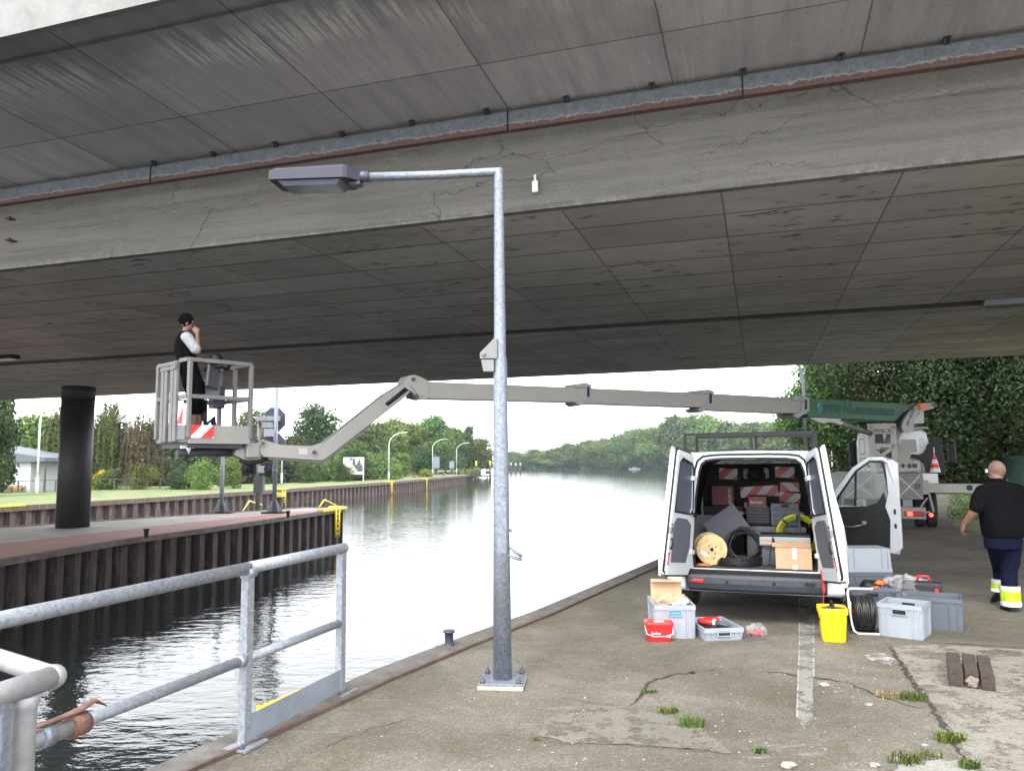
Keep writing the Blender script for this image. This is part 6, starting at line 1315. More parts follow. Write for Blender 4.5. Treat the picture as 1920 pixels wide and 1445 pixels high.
# 1 tall light crate at left with cardboard and packaging
fr_ = (G(1230,1196)+G(1303,1197))/2; rz = rad(-3); w = .415; d = .58
def behind(p, rz, dd): return p+V3(-math.sin(rz),math.cos(rz),0)*dd
C1 = behind(fr_, rz, d/2*.94); crate('light grey crate holding a cardboard sheet and packaging at the van\'s left', C1, rz, w, d, .335, CRATE, blue=True)
p = behind(C1, rz, .02); T = thing('cardboard_sheet', 'upright piece of brown cardboard standing in the left crate', 'cardboard', p+V3(-.02,.1,.02), rz)
MB().box((0,0,.26),(.33,.008,.52),(rad(-4),0,0)).build('sheet', CARD, T); MB().box((0,-.03,.51),(.33,.06,.006),(.35,0,0)).build('fold', CARD, T)
T = thing('packaging', 'crumpled brown paper and clear film in the left crate', 'packaging', C1+V3(0,0,.24), rz); b = MB(); b.blob((.03,-.02,.06),(.15,.12,.10),5,.35,16,9,sm=False); b.build('paper', CARD, T); b = MB(); b.blob((-.1,-.1,.05),(.09,.08,.07),6,.4,14,8,sm=False); b.build('film', FILM, T)
for (x,y,z,w_,h_,m_,r_) in ((.1,-.15,.10,.09,.07,TAPE,.4),(0.02,-.2,.06,.13,.03,BLACK,.3),(.03,-.2,.085,.08,.05,TAPE,-.3),(.1,-.24,.075,.12,.02,mat('blue_plastic',(.02,.16,.62)),.05)): MB().box((x,y,z),(w_,.02,h_),(.5,r_,0)).build('leaflet', m_, T)
# 2 red bucket
P = (G(1216,1203)+G(1262,1204))/2; T = thing('red_bucket', 'red rectangular plastic bucket with lid and wire handle before the left crate', 'bucket', P+V3(0,.1,0), rad(-3)); RB = mat('red_plastic', (.52,.02,.02), .35)
b = MB(); b.loft([[V3(x,y,z) for x,y in rrect(w_,d_,.035)] for w_,d_,z in ((.235,.17,0),(.245,.175,.01),(.27,.195,.155),(.27,.195,.158))],sm=True); b.build('body', RB, T)
b = MB(); b.loft([[V3(x,y,z) for x,y in rrect(w_,d_,.04)] for w_,d_,z in ((.285,.21,.155),(.29,.215,.16),(.29,.215,.178),(.275,.2,.19),(.25,.18,.192))],sm=False); L_ = b.build('lid', RB, T); MB().box((0,-.03,.193),(.1,.06,.002)).build('sticker', TAPE, L_)
b = MB(); b.tube([(-.142,-.02,.15),(-.13,-.1,.08),(-.06,-.115,.06),(.06,-.115,.062),(.13,-.1,.08),(.142,-.02,.15)],.004,6); b.build('wire_handle', TAPE, T)
text('lettering', 'fischer', .036, TAPE, T, frameM((1,0,0),(0,.06,1),(-.035,-.095,.085))); text('lettering', 'Dübel mit Profi', .018, TAPE, T, frameM((1,0,0),(0,.06,1),(-.02,-.0935,.055)))
b = MB(); b.prism([(.026*math.cos(t),.011*math.sin(t)) for t in [k*math.pi/8 for k in range(16)]],(1,0,0),(0,.06,1),(.085,-.0935,.055),(0,-.002,0)); b.build('oval_mark', TAPE, T)
# 3 low crate with grinder
fr_ = (G(1322,1201)+G(1393,1200))/2; rz = rad(6); C3 = behind(fr_, rz, .28); crate('low light grey crate with a red tool on black cloth', C3, rz, .405, .58, .125, CRATE)
T = thing('black_cloth', 'black cloth crumpled in the low crate', 'cloth', C3+V3(0,0,.05), rz); b = MB(); b.blob((0,0,.02),(.17,.24,.05),9,.25,18,8); b.build('cloth', BLACK, T)
T = thing('angle_grinder', 'red and white power tool lying on the black cloth in the low crate', 'power tool', C3+V3(-.03,-.02,.13), rz+rad(-38)); b = MB(); b.tube([(-.14,0,.0),(-.11,0,0),(-.02,0,0),(.02,0,0)],[.028,.034,.034,.03],14); b.build('motor_housing', RB, T); b = MB(); b.tube([(.02,0,0),(.05,0,0)],[.034,.034],14); b.build('collar', TAPE, T); b = MB(); b.tube([(.05,0,0),(.12,0,-.01),(.19,0,-.02)],[.03,.026,.012],12); b.build('handle', DGREY, T)
T = thing('red_box', 'small red box with battery in the low crate', 'box', C3+V3(.02,.16,.12), rz+.2); MB().box((0,0,0),(.15,.09,.05)).build('body', RB, T, .008)
# 4 clear bag with red pieces on a card
P = G(1418,1192); T = thing('plastic_bag', 'small clear bag of red pieces lying on the concrete beside the low crate', 'bag', P, .2); b = MB(); b.blob((0,0,.05),(.11,.08,.075),3,.28,16,8,sm=False); b.build('film', FILM, T); b = MB(); b.blob((0,0,.035),(.075,.055,.03),8,.3,12,6); b.build('red_pieces', mat('pinkish_red', (.6,.05,.07), .4), T)
P = G(1412,1199); T = thing('dark_card', 'dark flat card under the clear bag', 'card', P, .5); MB().box((0,0,.006),(.26,.1,.008),(.04,-.03,0)).build('sheet', mat('dark_card_grey', (.09,.085,.08), .7), T)
# 5 yellow tub
P = (G(1552,1204)+G(1592,1205))/2; T = thing('yellow_tub', 'tall yellow plastic tub with a black handle standing on the quay', 'tub', P+V3(0,.12,0), rad(-16))
b = MB(); b.loft([[V3(x,y,z) for x,y in rrect(w_,d_,.03,3)] for w_,d_,z in ((.205,.22,0),(.215,.23,.01),(.25,.27,.27),(.25,.27,.272))],sm=False); b.build('body', YPLAST, T, .004)
b = MB(); b.loft([[V3(x,y,z) for x,y in rrect(w_,d_,.03,3)] for w_,d_,z in ((.27,.29,.27),(.275,.295,.275),(.275,.295,.325),(.27,.29,.33),(.245,.265,.33),(.24,.26,.28))],sm=False); b.build('rim', YPLAST, T, .003)
b = MB(); b.tube([(-.0,-.12,.31),(-.0,-.1,.36),(0,.08,.37),(0,.12,.31)],.011,8); b.build('handle', BLACK, T); b = MB(); b.blob((0,0,.31),(.1,.11,.02),3,.2); b.build('filling', DGREY, T)
text('lettering', 'PULFIX', .045, BLACK, T, frameM((0,-1,0),(-.07,0,1),(-.124,.0,.2)))
# 6 cable reel with bent white frame
P = G(1626,1190); T = thing('cable_reel', 'black cable reel in a white tube frame leaning by the light crate', 'cable reel', P+V3(0,.08,0), rad(-12)); b = MB()
b.tube([(.14,-.08,.012),(-.07,-.08,.012),(-.11,-.08,.04),(-.125,-.08,.1),(-.15,-.06,.42),(-.14,-.05,.455),(-.11,-.05,.465),(.1,-.05,.465)],.011,10); b.build('tube_frame', TAPE, T)
b = MB(); b.tube([(.14,.1,.012),(-.1,.1,.012),(-.12,.1,.1),(-.14,.08,.44),(.1,.08,.465)],.011,10); b.build('rear_frame', BLACK, T); M = Matrix.Rotation(math.pi/2,3,'Y')
MB().lathe([(.05,-.1),(.17,-.1),(.175,-.09),(.15,-.085),(.15,.085),(.175,.09),(.17,.1),(.05,.1)],c=(.0,.02,.22),seg=30,M=M).build('drum', BLACK, T)
b = MB(); rn = random.Random(4)
for k in range(9):
    x = -.075+.019*k; b.tube([(x+rn.uniform(-.008,.008),.02+.16*math.cos(t),.22+.16*math.sin(t)) for t in [j*math.pi/10 for j in range(20)]],.009,6,closed=True)
b.build('winding', mat('cable_black', (.02,.02,.02), .35), T); MB().box((-.142,-.08,.30),(.03,.025,.07)).build('grip', TAPE, T)
b = MB(); b.cyl((-.14,.02,.22),(.14,.02,.22),.02,12); b.build('axle', mat('red_paint',(.5,.02,.02)), T)
# 7 light crate at the right
a_, c_ = G(1650,1191), G(1729,1201); fr_ = (a_+c_)/2; rz = math.atan2((c_-a_).y,(c_-a_).x); C7 = behind(fr_, rz, .2); crate('light grey open crate with handle holes in front of the dark crate', C7, rz, (c_-a_).length*1.06, .40, .335, CRATE)
T = thing('paper_cone', 'small pale paper cone lying in the light grey crate', 'paper', C7+V3(.06,.0,.08), 0); MB().lathe([(.05,0),(.03,.08),(.0,.17)],seg=12).build('cone', TAPE, T)
# 8 large dark crate behind it
a_, c_ = G(1700,1175), G(1795,1183); rz = math.atan2((c_-a_).y,(c_-a_).x); C8 = behind((a_+c_)/2, rz, .2); crate('dark grey crate behind the light one, black tool bag on it', C8, rz, .60, .4, .33, CRATED, handle=0)
# 9 lattice crate
a_ = G(1640,1160); C9 = a_+V3(.0,.12,0); crate('dark lattice-sided crate with orange and black gear in it', C9, rad(-14), .50, .38, .36, CRATED, handle=1, grid=True)
T = thing('work_gear', 'black and orange work gear piled in the lattice crate', 'gear', C9+V3(.02,0,.34), 0); b = MB(); b.blob((0,0,0),(.11,.09,.08),2,.2); b.blob((.1,.04,.0),(.09,.08,.07),5,.2); b.build('black_cloth', BLACK, T); b = MB(); b.blob((.1,-.03,.05),(.07,.04,.03),7,.3); b.blob((.02,-.08,-.0),(.07,.03,.02),9,.3); b.build('orange_trim', ORANGE, T)
# 10 big clear bag between crates
T = thing('clear_sack', 'big crumpled clear plastic sack between the lattice crate and the dark crate', 'sack', V3(C9.x+.38,C9.y-.05,.22), 0); b = MB(); b.blob((0,0,.10),(.24,.17,.15),12,.22,26,14,sm=False); b.blob((.14,.05,.13),(.18,.13,.09),13,.3,20,10,sm=False); b.build('film', FILM, T)
# 11 tool bag
p = C8+V3(.08,.30,.27); T = thing('tool_bag', 'black tool bag with red handle and tab lying on the dark crate', 'tool bag', p, rz)
b = MB(); b.loft([[V3(x,y*.5,z) for y,z in [(-.13,0),(-.15,.05),(-.13,.12),(-.07,.16),(.07,.16),(.13,.12),(.15,.05),(.13,0)]] for x in (-.2,-.18,.0,.16,.2)],sm=False); b.build('body', BLACK, T, .015)
b = MB(); b.tube([(-.05,0,.15),(-.04,0,.215),(.06,0,.215),(.08,0,.15)],.012,8); b.build('handle', RB, T); MB().box((.14,-.085,.05),(.035,.01,.09)).build('tab', RB, T); MB().box((.12,-.08,.005),(.12,.02,.012)).build('red_edge', RB, T)
# 12 two stacked big crates behind
a_, c_ = G(1597,1119), G(1677,1119); fr_ = (a_+c_)/2; C12 = fr_+V3(.0,.25,0); crate('grey crate on the ground at the bottom of the stack by the van door', C12, rad(-3), .60, .4, .31, CRATED, handle=0)
T = crate('upturned grey crate on top of the stack by the open van door', C12+V3(0,0,.625), rad(-3), .60, .4, .31, CRATE, handle=0); T.rotation_euler = (math.pi,0,rad(-3))
# 13 timber beams
for i, (x0,x1,y1,lb) in enumerate(((1779,1808,1287,'leftmost of three short old timbers lying on the concrete'),(1810,1838,1290,'middle one of three short old timbers, with a pale broken end'),(1840,1868,1295,'rightmost of three short old timbers, darkest and slightly askew'))):
    f0, f1 = G(x0,y1), G(x1,y1); f = (f0+f1)/2; w = (f1-f0).length; T = thing('timber_beam', lb, 'timber', f, rad((-28,-28.5,-28.5)[i]), 'old timbers on the quay'); b = MB(); h = .115
    L_ = .72; b.box((0,L_/2,h/2),(w*.84,L_,h)); b.build('beam', WOOD, T, .008)
    if i == 1: b = MB(); b.blob((.0,-.005,.05),(w*.36,.012,.04),4,.3,12,8,sm=False); b.build('broken_end', mat('pale_split_wood', (.20,.165,.135), .9, var=.4), T)
# ---------------------------------------------------------------- ground detail: cracks, joints, line, patches, weeds, chips
M_CRACK = mat('crack_dark', (.035,.03,.024), .95, var=.4, scale=30)
def crack(pts, w, seed, z=.004, jit=.02, name='ground_crack'):
    rn = random.Random(seed); P = [G(*p) for p in pts]; Q = []
    for a_, c_ in zip(P[:-1], P[1:]):
        L_ = (c_-a_).length; k = max(1, int(L_/.045))
        for i in range(k): q = a_.lerp(c_, i/k); Q.append(q+V3(rn.uniform(-jit,jit),rn.uniform(-jit,jit),0))
    Q.append(P[-1]); vs = []; n_ = len(Q)
    for i, q in enumerate(Q):
        d_ = (Q[min(i+1,n_-1)]-Q[max(i-1,0)]).normalized(); nn = V3(-d_.y,d_.x,0); ww = w*(.35+.9*rn.random())*min(1,4*(i+.3)/n_,4*(n_-i-.7)/n_); vs += [q+nn*ww/2+V3(0,0,z), q-nn*ww/2+V3(0,0,z)]
    MB().add(vs,[(2*i,2*i+1,2*i+3,2*i+2) for i in range(n_-1)]).build(name, M_CRACK, kind='structure')
crack([(1658,1200),(1675,1222),(1700,1262),(1735,1312),(1760,1345),(1790,1392),(1822,1445)], .045, 1)
crack([(1180,1325),(1205,1300),(1218,1278),(1262,1265),(1318,1258)], .035, 2)
crack([(1318,1258),(1360,1252),(1400,1253)], .008, 3); crack([(1425,1258),(1470,1262),(1530,1271),(1590,1280)], .03, 4, jit=.03); crack([(1585,1278),(1640,1302),(1690,1318),(1738,1330)], .022, 5)
crack([(1360,1412),(1290,1405),(1200,1398),(1090,1390)], .008, 6, z=.008); crack([(1395,1184),(1475,1187)], .012, 7, jit=.004, name='slab_joint'); crack([(1732,1203),(1800,1207),(1960,1217)], .014, 8, jit=.004, name='slab_joint')
crack([(1100,1092),(1215,1092)], .012, 9, jit=.004, name='slab_joint'); crack([(1676,1101),(1960,1103)], .012, 10, jit=.006, name='slab_joint'); crack([(1676,1045),(1960,1043)], .02, 11, jit=.006, name='slab_joint')
crack([(1480,1187),(1560,1192),(1650,1198)], .008, 12, jit=.004, name='slab_joint'); crack([(560,1420),(700,1365),(830,1330)], .006, 13); crack([(1000,1300),(1120,1318),(1180,1325)], .006, 14)
def patch(name, pts, m, z, seed=0, jit=.02):
    rn = random.Random(seed); P = [G(*p) for p in pts]; Q = []
    for a_, c_ in zip(P, P[1:]+P[:1]):
        k = max(1, int((c_-a_).length/.05))
        for i in range(k): q = a_.lerp(c_, i/k); Q.append(q+V3(rn.uniform(-jit,jit),rn.uniform(-jit,jit),z))
    MB().add(Q,[tuple(range(len(Q)))]).build(name, m, kind='structure')
def light_conc(name, c, cut):
    n = N(name); g = n.ramp(n.noise(70,4,.8),[(.3,.5),(.7,1.45)]); o = n.mix(1.,n.ramp(n.noise(1.5,6,.75),[(.3,tuple(x*.7 for x in c)),(.7,c)]),g,'MULTIPLY'); n.col(o); n.set(rough=.9)
    if cut is not None: n.link(n.ramp(n.noise(3.2,8,.8),[(cut-.05,0.),(cut+.05,1.)]), n.b.inputs['Alpha'])
    n.bump(n.noise(45,5,.8),.5,.01); return n.mat
patch('concrete_patch', [(1028,1342),(1100,1322),(1195,1326),(1255,1345),(1300,1358),(1335,1380),(1372,1412),(1290,1405),(1160,1396),(1060,1392),(1010,1376)], light_conc('repair_concrete', (.165,.15,.122), .44), .004, 1)
patch('concrete_patch', [(1800,1425),(1740,1425),(1690,1432),(1640,1470),(1840,1470),(1826,1440)], light_conc('repair_concrete_pale', (.27,.26,.23), None), .004, 2)
patch('light_slab', [(1675,1212),(1760,1208),(1990,1222),(2300,1600),(1960,1600),(1835,1450),(1795,1385),(1742,1312),(1702,1255)], light_conc('light_slab_concrete', (.235,.215,.18), .46), .0035, 3, .008)
patch('salt_stain', [(1620,1228),(1655,1224),(1680,1238),(1665,1246),(1632,1240)], light_conc('salt_white', (.4,.385,.36), .48), .0045, 4)
ml = light_conc('worn_line_paint', (.235,.23,.205), .46)
patch('line_marking', [(1499,1100),(1524,1100),(1525,1200),(1525,1290),(1524,1350),(1516,1362),(1508,1368),(1494,1352),(1498,1270),(1500,1200)], ml, .005, 5, .006)
b = MB()
for a_, c_ in (((1499,1105),(1499,1200)),((1499,1200),(1496,1290)),((1525,1105),(1526,1270)),((1501,1187),(1526,1187)),((1496,1290),(1494,1345))): p0, p1 = G(*a_), G(*c_); b.bar(p0+V3(0,0,.007),p1+V3(0,0,.007),.012,.003)
b.build('line_edge', light_conc('line_edge_paint', (.36,.35,.32), .46), kind='structure')
for i, (px, py, r_, n_, h_, m_, lb) in enumerate([(1216,1298,.07,26,.06,L_MID,'broad-leaved weed in the left end of the crack'),(1250,1335,.08,40,.06,L_BRIGHT,'bright low weed beside the pale concrete patch'),(1297,1362,.09,70,.14,L_GRASS,'spiky grass tuft at the edge of the pale concrete patch'),(1005,1388,.035,14,.05,L_GRASS,'tiny grass sprig in front of the lamp post'),(1424,1410,.04,26,.06,L_MID,'small round weed at the bottom centre of the concrete'),(1672,1308,.12,60,.09,L_DRY,'dry grass along the diagonal crack'),(1715,1312,.10,90,.12,L_GRASS,'dense grass tuft where the two cracks meet'),(1780,1388,.10,70,.09,L_BRIGHT,'green weed growing in the wide crack'),(1700,1430,.11,80,.12,L_GRASS,'grass tuft at the bottom edge by white stones'),(1745,1420,.07,34,.08,L_GRASS,'thin grass tuft right of the bottom tuft'),(1820,1440,.06,40,.10,L_MID,'weed at the lower end of the wide crack'),(1298,1262,.03,12,.04,L_MID,'tiny weed at the crack below the low crate')]):
    weeds('grass_tuft' if m_ is not L_MID else 'weed', G(px,py), r_, int(n_*1.3), h_*.72, m_, lb, 'weed', 20+i, None, .0075 if m_ in (L_MID,L_BRIGHT) else .003, 'weeds in the concrete cracks')
b = MB(); rn = random.Random(11)
for i in range(110):
    p = G(rn.uniform(880,1900), rn.uniform(1260,1440)); s = rn.uniform(.003,.007); b.blob(p+V3(0,0,s*.4),(s*1.3,s,s*.7),i,.4,6,4,sm=False)
for i in range(35):
    p = G(rn.uniform(1430,1760), rn.uniform(1240,1300)); s = rn.uniform(.003,.007); b.blob(p+V3(0,0,s*.4),(s*1.3,s,s*.7),i,.4,6,4,sm=False)
b.build('grit', mat('pale_chips', (.27,.25,.21), .9, var=.3), None, label='small pale chips of concrete scattered over the quay', cat='grit', kind='stuff')
for i, (px, py, s, lb) in enumerate([(1545,1285,.045,'flat concrete chip just below the long crack'),(1630,1322,.035,'concrete chip right of the worn line'),(1680,1425,.04,'white stone left of the bottom grass tuft'),(1640,1436,.035,'white stone at the bottom edge of the picture'),(1735,1398,.025,'small pale stone above the bottom tuft'),(1480,1438,.055,'cream flat stone block at the bottom edge by the worn line')]):
    T = MB().blob((0,0,s*.25),(s*.9,s*.7,s*.35),i+3,.3,9,5,sm=False).build('stone', mat('pale_stone', (.24,.225,.19), .9, var=.25), None, label=lb, cat='stone', group='loose stones'); T.location = G(px,py)
# ---------------------------------------------------------------- people
def fuse(o, vox, it=3):
    r = o.modifiers.new('fuse','REMESH'); r.mode = 'VOXEL'; r.voxel_size = vox; r.use_smooth_shade = True
    s = o.modifiers.new('soften','SMOOTH'); s.factor = .5; s.iterations = it; return o
def limb(b, pts, rs, seg=14):
    b.tube(pts, rs, seg)
    for p, r in zip(pts, rs): b.blob(p, (r,r,r), amp=0, seg=12, rings=8)
def ellring(c, A, B_, n=22, p=2.4):
    out = []
    for k in range(n):
        t = 2*math.pi*k/n; ct, st = math.cos(t), math.sin(t); out.append(Vector(c)+Vector(A)*(abs(ct)**(2/p)*(1 if ct >= 0 else -1))+Vector(B_)*(abs(st)**(2/p)*(1 if st >= 0 else -1)))
    return out
def headshape(b, c, fwd, up, s=1.0):
    """skull, jaw, nose, brow, lips and ears about centre c"""
    f, u = Vector(fwd).normalized(), Vector(up).normalized(); r = f.cross(u).normalized(); M = Matrix((r,f,u)).transposed()
    st = len(b.v); c = Vector(c)
    b.blob((0,-.012,.02),(.076*s,.096*s,.098*s),amp=0,seg=18,rings=12); b.blob((0,.022,-.055),(.056*s,.062*s,.062*s),amp=0,seg=16,rings=10); b.blob((0,.045,-.09),(.026*s,.026*s,.02*s),amp=0)
    b.tube([(0,.083,.012),(0,.098,-.018),(0,.104,-.035),(0,.085,-.045)],[.009,.012,.016,.012],8); b.tube([(-.045,.074,.028),(0,.088,.03),(.045,.074,.028)],[.01,.012,.01],8); b.tube([(-.022,.078,-.068),(0,.086,-.066),(.022,.078,-.068)],[.005,.008,.005],8)
    for sx in (-1,1): b.blob((sx*.079,-.008,-.012),(.010,.024,.034),amp=0,seg=10,rings=8)
    M4 = M.to_4x4(); M4.translation = c; b.xf(M4, st); return M4
def hand(b, w, d, nrm, thumb, curl=.5, s=1.0):
    """palm from wrist w along d, palm facing nrm, thumb towards the side thumb"""
    d, nrm = Vector(d).normalized(), Vector(nrm).normalized(); t = Vector(thumb).normalized(); w = Vector(w); k = w+d*.09*s
    b.loft([ellring(w,t*.028*s,nrm*.02*s,12), ellring(w+d*.04*s,t*.04*s,nrm*.017*s,12), ellring(k,t*.042*s,nrm*.014*s,12), ellring(k+d*.01*s,t*.038*s,nrm*.010*s,12)])
    for i, (o, L_) in enumerate(((.031,.072),(.011,.080),(-.010,.074),(-.030,.058))):
        p = k+t*o*s; a = curl*(.8+.12*i); q = [p]
        for j, fr_ in enumerate((.45,.32,.23)): a2 = a*(j+1)*.8; q.append(q[-1]+(d*math.cos(a2)+nrm*math.sin(a2))*L_*s*fr_)
        b.tube(q, [.0095*s,.009*s,.0085*s,.007*s], 8); b.blob(q[-1], (.007*s,)*3, amp=0, seg=8, rings=6)
    p = w+d*.025*s+t*.03*s; q = [p, p+(t*.8+d*.7+nrm*.3).normalized()*.035*s, p+(t*.8+d*.7+nrm*.3).normalized()*.035*s+(t*.3+d+nrm*.5).normalized()*.03*s]; q.append(q[-1]+(d+nrm*.6).normalized()*.022*s); b.tube(q, [.013*s,.0115*s,.010*s,.008*s], 8); b.blob(q[-1], (.008*s,)*3, amp=0, seg=8, rings=6)
def clothmat(name, c, rough=.9):
    n = N(name); f = n.noise(5,5,.6); n.col(n.ramp(f,[(.3,tuple(x*.75 for x in c)),(.7,tuple(min(1,x*1.2) for x in c))])); n.set(rough=rough, spec=.06); n.bump(n.noise(1,4,.55,src=n.mapping((16,16,6)),dist=1.2),1.,.035); return n.mat
NAVY = clothmat('navy_work_cloth', (.006,.008,.02)); BLK = clothmat('black_work_cloth', (.0045,.0045,.0055)); WHT = clothmat('white_cotton', (.36,.37,.39)); LIME = clothmat('lime_reflective_cloth', (.42,.62,.03)); REFL = plain('silver_reflective_tape', (.6,.62,.65), rough=.35)
# the man walking away on the right
WP = G(1893,1144); WP.z = 0; YW = WP.y
T = thing('person', 'heavyset bald man in black polo shirt and navy work trousers walking away at the right', 'person', WP)
def Wq(px, py, dy=0.): return D(px,py,YW+dy)-WP
X_, Y_, Z_ = V3(1,0,0), V3(0,1,0), V3(0,0,1)
b = MB(); hc = Wq(1868,884,.05); headshape(b, hc, (-.1,1,-.05), (0,0,1), 1.12); limb(b, [Wq(1868,893,.03), Wq(1869,905,0)], [.068,.078])
b.loft([ellring(Wq(1875,912),X_*.20,Y_*.09),ellring(Wq(1877,940),X_*.22,Y_*.12),ellring(Wq(1880,1000),X_*.19,Y_*.12)])
LS, LE, LWR = Wq(1839,921), Wq(1831,955,-.04), Wq(1808,981,.1); RS, RE, RWR = Wq(1911,919), Wq(1924,958,-.08), Wq(1917,1003,.02)
limb(b,[LS,LE],[.062,.052]); limb(b,[LE,LE.lerp(LWR,.35),LWR],[.052,.05,.032]); limb(b,[RS,RE],[.062,.052]); limb(b,[RE,RE.lerp(RWR,.35),RWR],[.052,.05,.032])
hand(b, LWR, (LWR-LE).normalized()*.6+V3(0,.1,-.6), (.8,0,-.4), (.2,.9,.2), .75, 1.1); hand(b, RWR, (RWR-RE).normalized(), (-.9,0,0), (0,.9,.1), .7, 1.1)
RH, RK, RA = Wq(1897,1015), Wq(1891,1072,.03), Wq(1896,1133,-.03); LH, LK, LA = Wq(1867,1015), Wq(1877,1066,.32), Wq(1874,1108,.25)
limb(b,[RH,RK],[.09,.06]); limb(b,[RK,RA],[.06,.042]); limb(b,[LH,LK],[.09,.06]); limb(b,[LK,LA],[.06,.042])
fuse(b.build('body', SKIND, T), .0075, 2)
b = MB(); M4 = Matrix.Translation(hc)@Matrix.Rotation(.1,4,'Z'); st = len(b.v)
for sx in (-1,1): b.tube([(sx*.096,-.0,.02),(sx*.09,.07,.025),(sx*.06,.1,.025)],.004,6)
b.xf(M4, st); b.build('glasses', BLACK, T); b = MB(); b.box(hc+V3(-.098,.03,.01),(.018,.035,.045),(0,0,.2)); b.build('white_ear_protector', WHITE, T, .006)
b = MB(); b.blob(hc+V3(0,-.015,.03),(.0855,.107,.105),2,.0,18,12); o = b.build('hair', mat('cropped_hair', (.16,.10,.075), .9, var=.25, scale=40), T)
for v in list(o.data.vertices):
    if v.co.z < hc.z-.01: v.co = hc+(v.co-hc)*.9
b = MB()
b.loft([ellring(Wq(1869,899),X_*.085,Y_*.08),ellring(Wq(1871,905),X_*.15,Y_*.095),ellring(Wq(1875,911),X_*.215,Y_*.125),ellring(Wq(1876,922),X_*.245,Y_*.145),ellring(Wq(1877,940),X_*.25,Y_*.16),ellring(Wq(1879,965,-.01),X_*.255,Y_*.18),ellring(Wq(1881,990,-.01),X_*.245,Y_*.185),ellring(Wq(1881,1006,-.01),X_*.225,Y_*.165)])
limb(b,[LS+V3(.03,0,-.01),LS.lerp(LE,.45),LS.lerp(LE,.85)],[.095,.09,.088]); limb(b,[RS+V3(-.03,0,-.01),RS.lerp(RE,.45),RS.lerp(RE,.85)],[.095,.09,.088])
fuse(b.build('polo_shirt', BLK, T), .012, 4)
b = MB(); b.loft([ellring(Wq(1869,896),X_*.084,Y_*.08),ellring(Wq(1869,902),X_*.095,Y_*.09)]); b.build('collar', BLK, T)
b = MB(); b.loft([ellring(Wq(1881,1000),X_*.205,Y_*.145),ellring(Wq(1881,1012),X_*.215,Y_*.155),ellring(Wq(1881,1028),X_*.20,Y_*.15)]); AK = RK.lerp(RA,.93); LAK = LK.lerp(LA,.9)
limb(b,[RH,RH.lerp(RK,.5),RK,RK.lerp(RA,.5),AK],[.115,.108,.092,.088,.084]); limb(b,[LH,LH.lerp(LK,.5),LK,LK.lerp(LA,.5),LAK],[.112,.105,.088,.078,.072])
b.blob(RH.lerp(RK,.62)+V3(.07,-.02,0),(.04,.05,.09),2,.1); b.blob(LH.lerp(LK,.35)+V3(-.09,-.02,0),(.03,.05,.09),2,.1)
fuse(b.build('trousers', NAVY, T), .012, 3)
def cuff(A_, B2, r, m, nm):
    b = MB(); b.loft([ellring(A_,X_*r,Y_*r),ellring(A_.lerp(B2,.5),X_*(r*1.03),Y_*r),ellring(B2,X_*r,Y_*r)],caps=False); b.build(nm, m, T)
z = lambda py: Wq(1895,py,-.03).z
def onleg(K, A_, zz): t = (zz-K.z)/(A_.z-K.z); return K.lerp(A_, t)
cuff(onleg(RK,RA,z(1098)),onleg(RK,RA,z(1107)),.101,REFL,'reflective_band'); cuff(onleg(RK,RA,z(1107)),onleg(RK,RA,z(1126)),.100,LIME,'lime_cuff'); cuff(onleg(RK,RA,z(1126)),onleg(RK,RA,z(1135)),.102,REFL,'reflective_band')
cuff(LK.lerp(LA,.45),LK.lerp(LA,.62),.088,REFL,'reflective_band'); cuff(LK.lerp(LA,.62),LK.lerp(LA,.85),.087,LIME,'lime_cuff'); cuff(LK.lerp(LA,.85),LK.lerp(LA,1.0),.088,REFL,'reflective_band')
def shoe(a, fwd, pitch=0.):
    b = MB(); f = Vector(fwd).normalized(); s_ = V3(f.y,-f.x,0); secs = []
    for t, w_, h_ in ((-.09,.035,.09),(-.05,.042,.11),(.02,.045,.10),(.09,.05,.07),(.16,.048,.055),(.2,.03,.04)):
        c = a+f*t*math.cos(pitch)-Z_*(.0)+Z_*(-t*math.sin(pitch)); secs.append([c+s_*w_, c+s_*w_+Z_*h_*.6, c+s_*w_*.5+Z_*h_, c-s_*w_*.5+Z_*h_, c-s_*w_+Z_*h_*.6, c-s_*w_])
    b.loft(secs); return b.build('shoe', BLACK, T, .006)
shoe(V3(RA.x,RA.y+.02,.0), (.15,1,0)); shoe(V3(LA.x,LA.y,.12), (.1,1,0), .55)
# the man in the basket
BY = 11.72; BPp = D(366,822,BY); BPp.z = FZ+.002
T = thing('person', 'dark-haired man in black vest, white T-shirt and shorts standing in the lift basket', 'person', BPp)
def Bq(px, py, dy=0.): return D(px,py,BY+dy)-BPp
F_ = V3(.85,.5,0).normalized(); S_ = V3(.5,-.85,0).normalized()   # facing, and his right side (towards the camera)
hc = Bq(352,606); b = MB(); headshape(b, hc, (.9,.35,-.02), (.08,0,1), 1.0); limb(b,[hc+V3(-.01,0,-.06), Bq(348,624)],[.055,.062])
sh = Bq(347,638); hp = Bq(365,722)
b.loft([ellring(Bq(347,628),S_*.15,F_*.08),ellring(Bq(346,650),S_*.17,F_*.11),ellring(Bq(355,690),S_*.15,F_*.11),ellring(hp,S_*.16,F_*.12)])
RS, RE, RW = sh+S_*.2+V3(0,0,.02), Bq(371,660,-.18), Bq(370,626,-.12); LS, LE, LW_ = sh-S_*.18, Bq(366,668,.16), Bq(385,680,.2)
limb(b,[RS,RE],[.055,.044]); limb(b,[RE,RE.lerp(RW,.35),RW],[.044,.042,.028]); limb(b,[LS,LE],[.055,.044]); limb(b,[LE,LW_],[.044,.028])
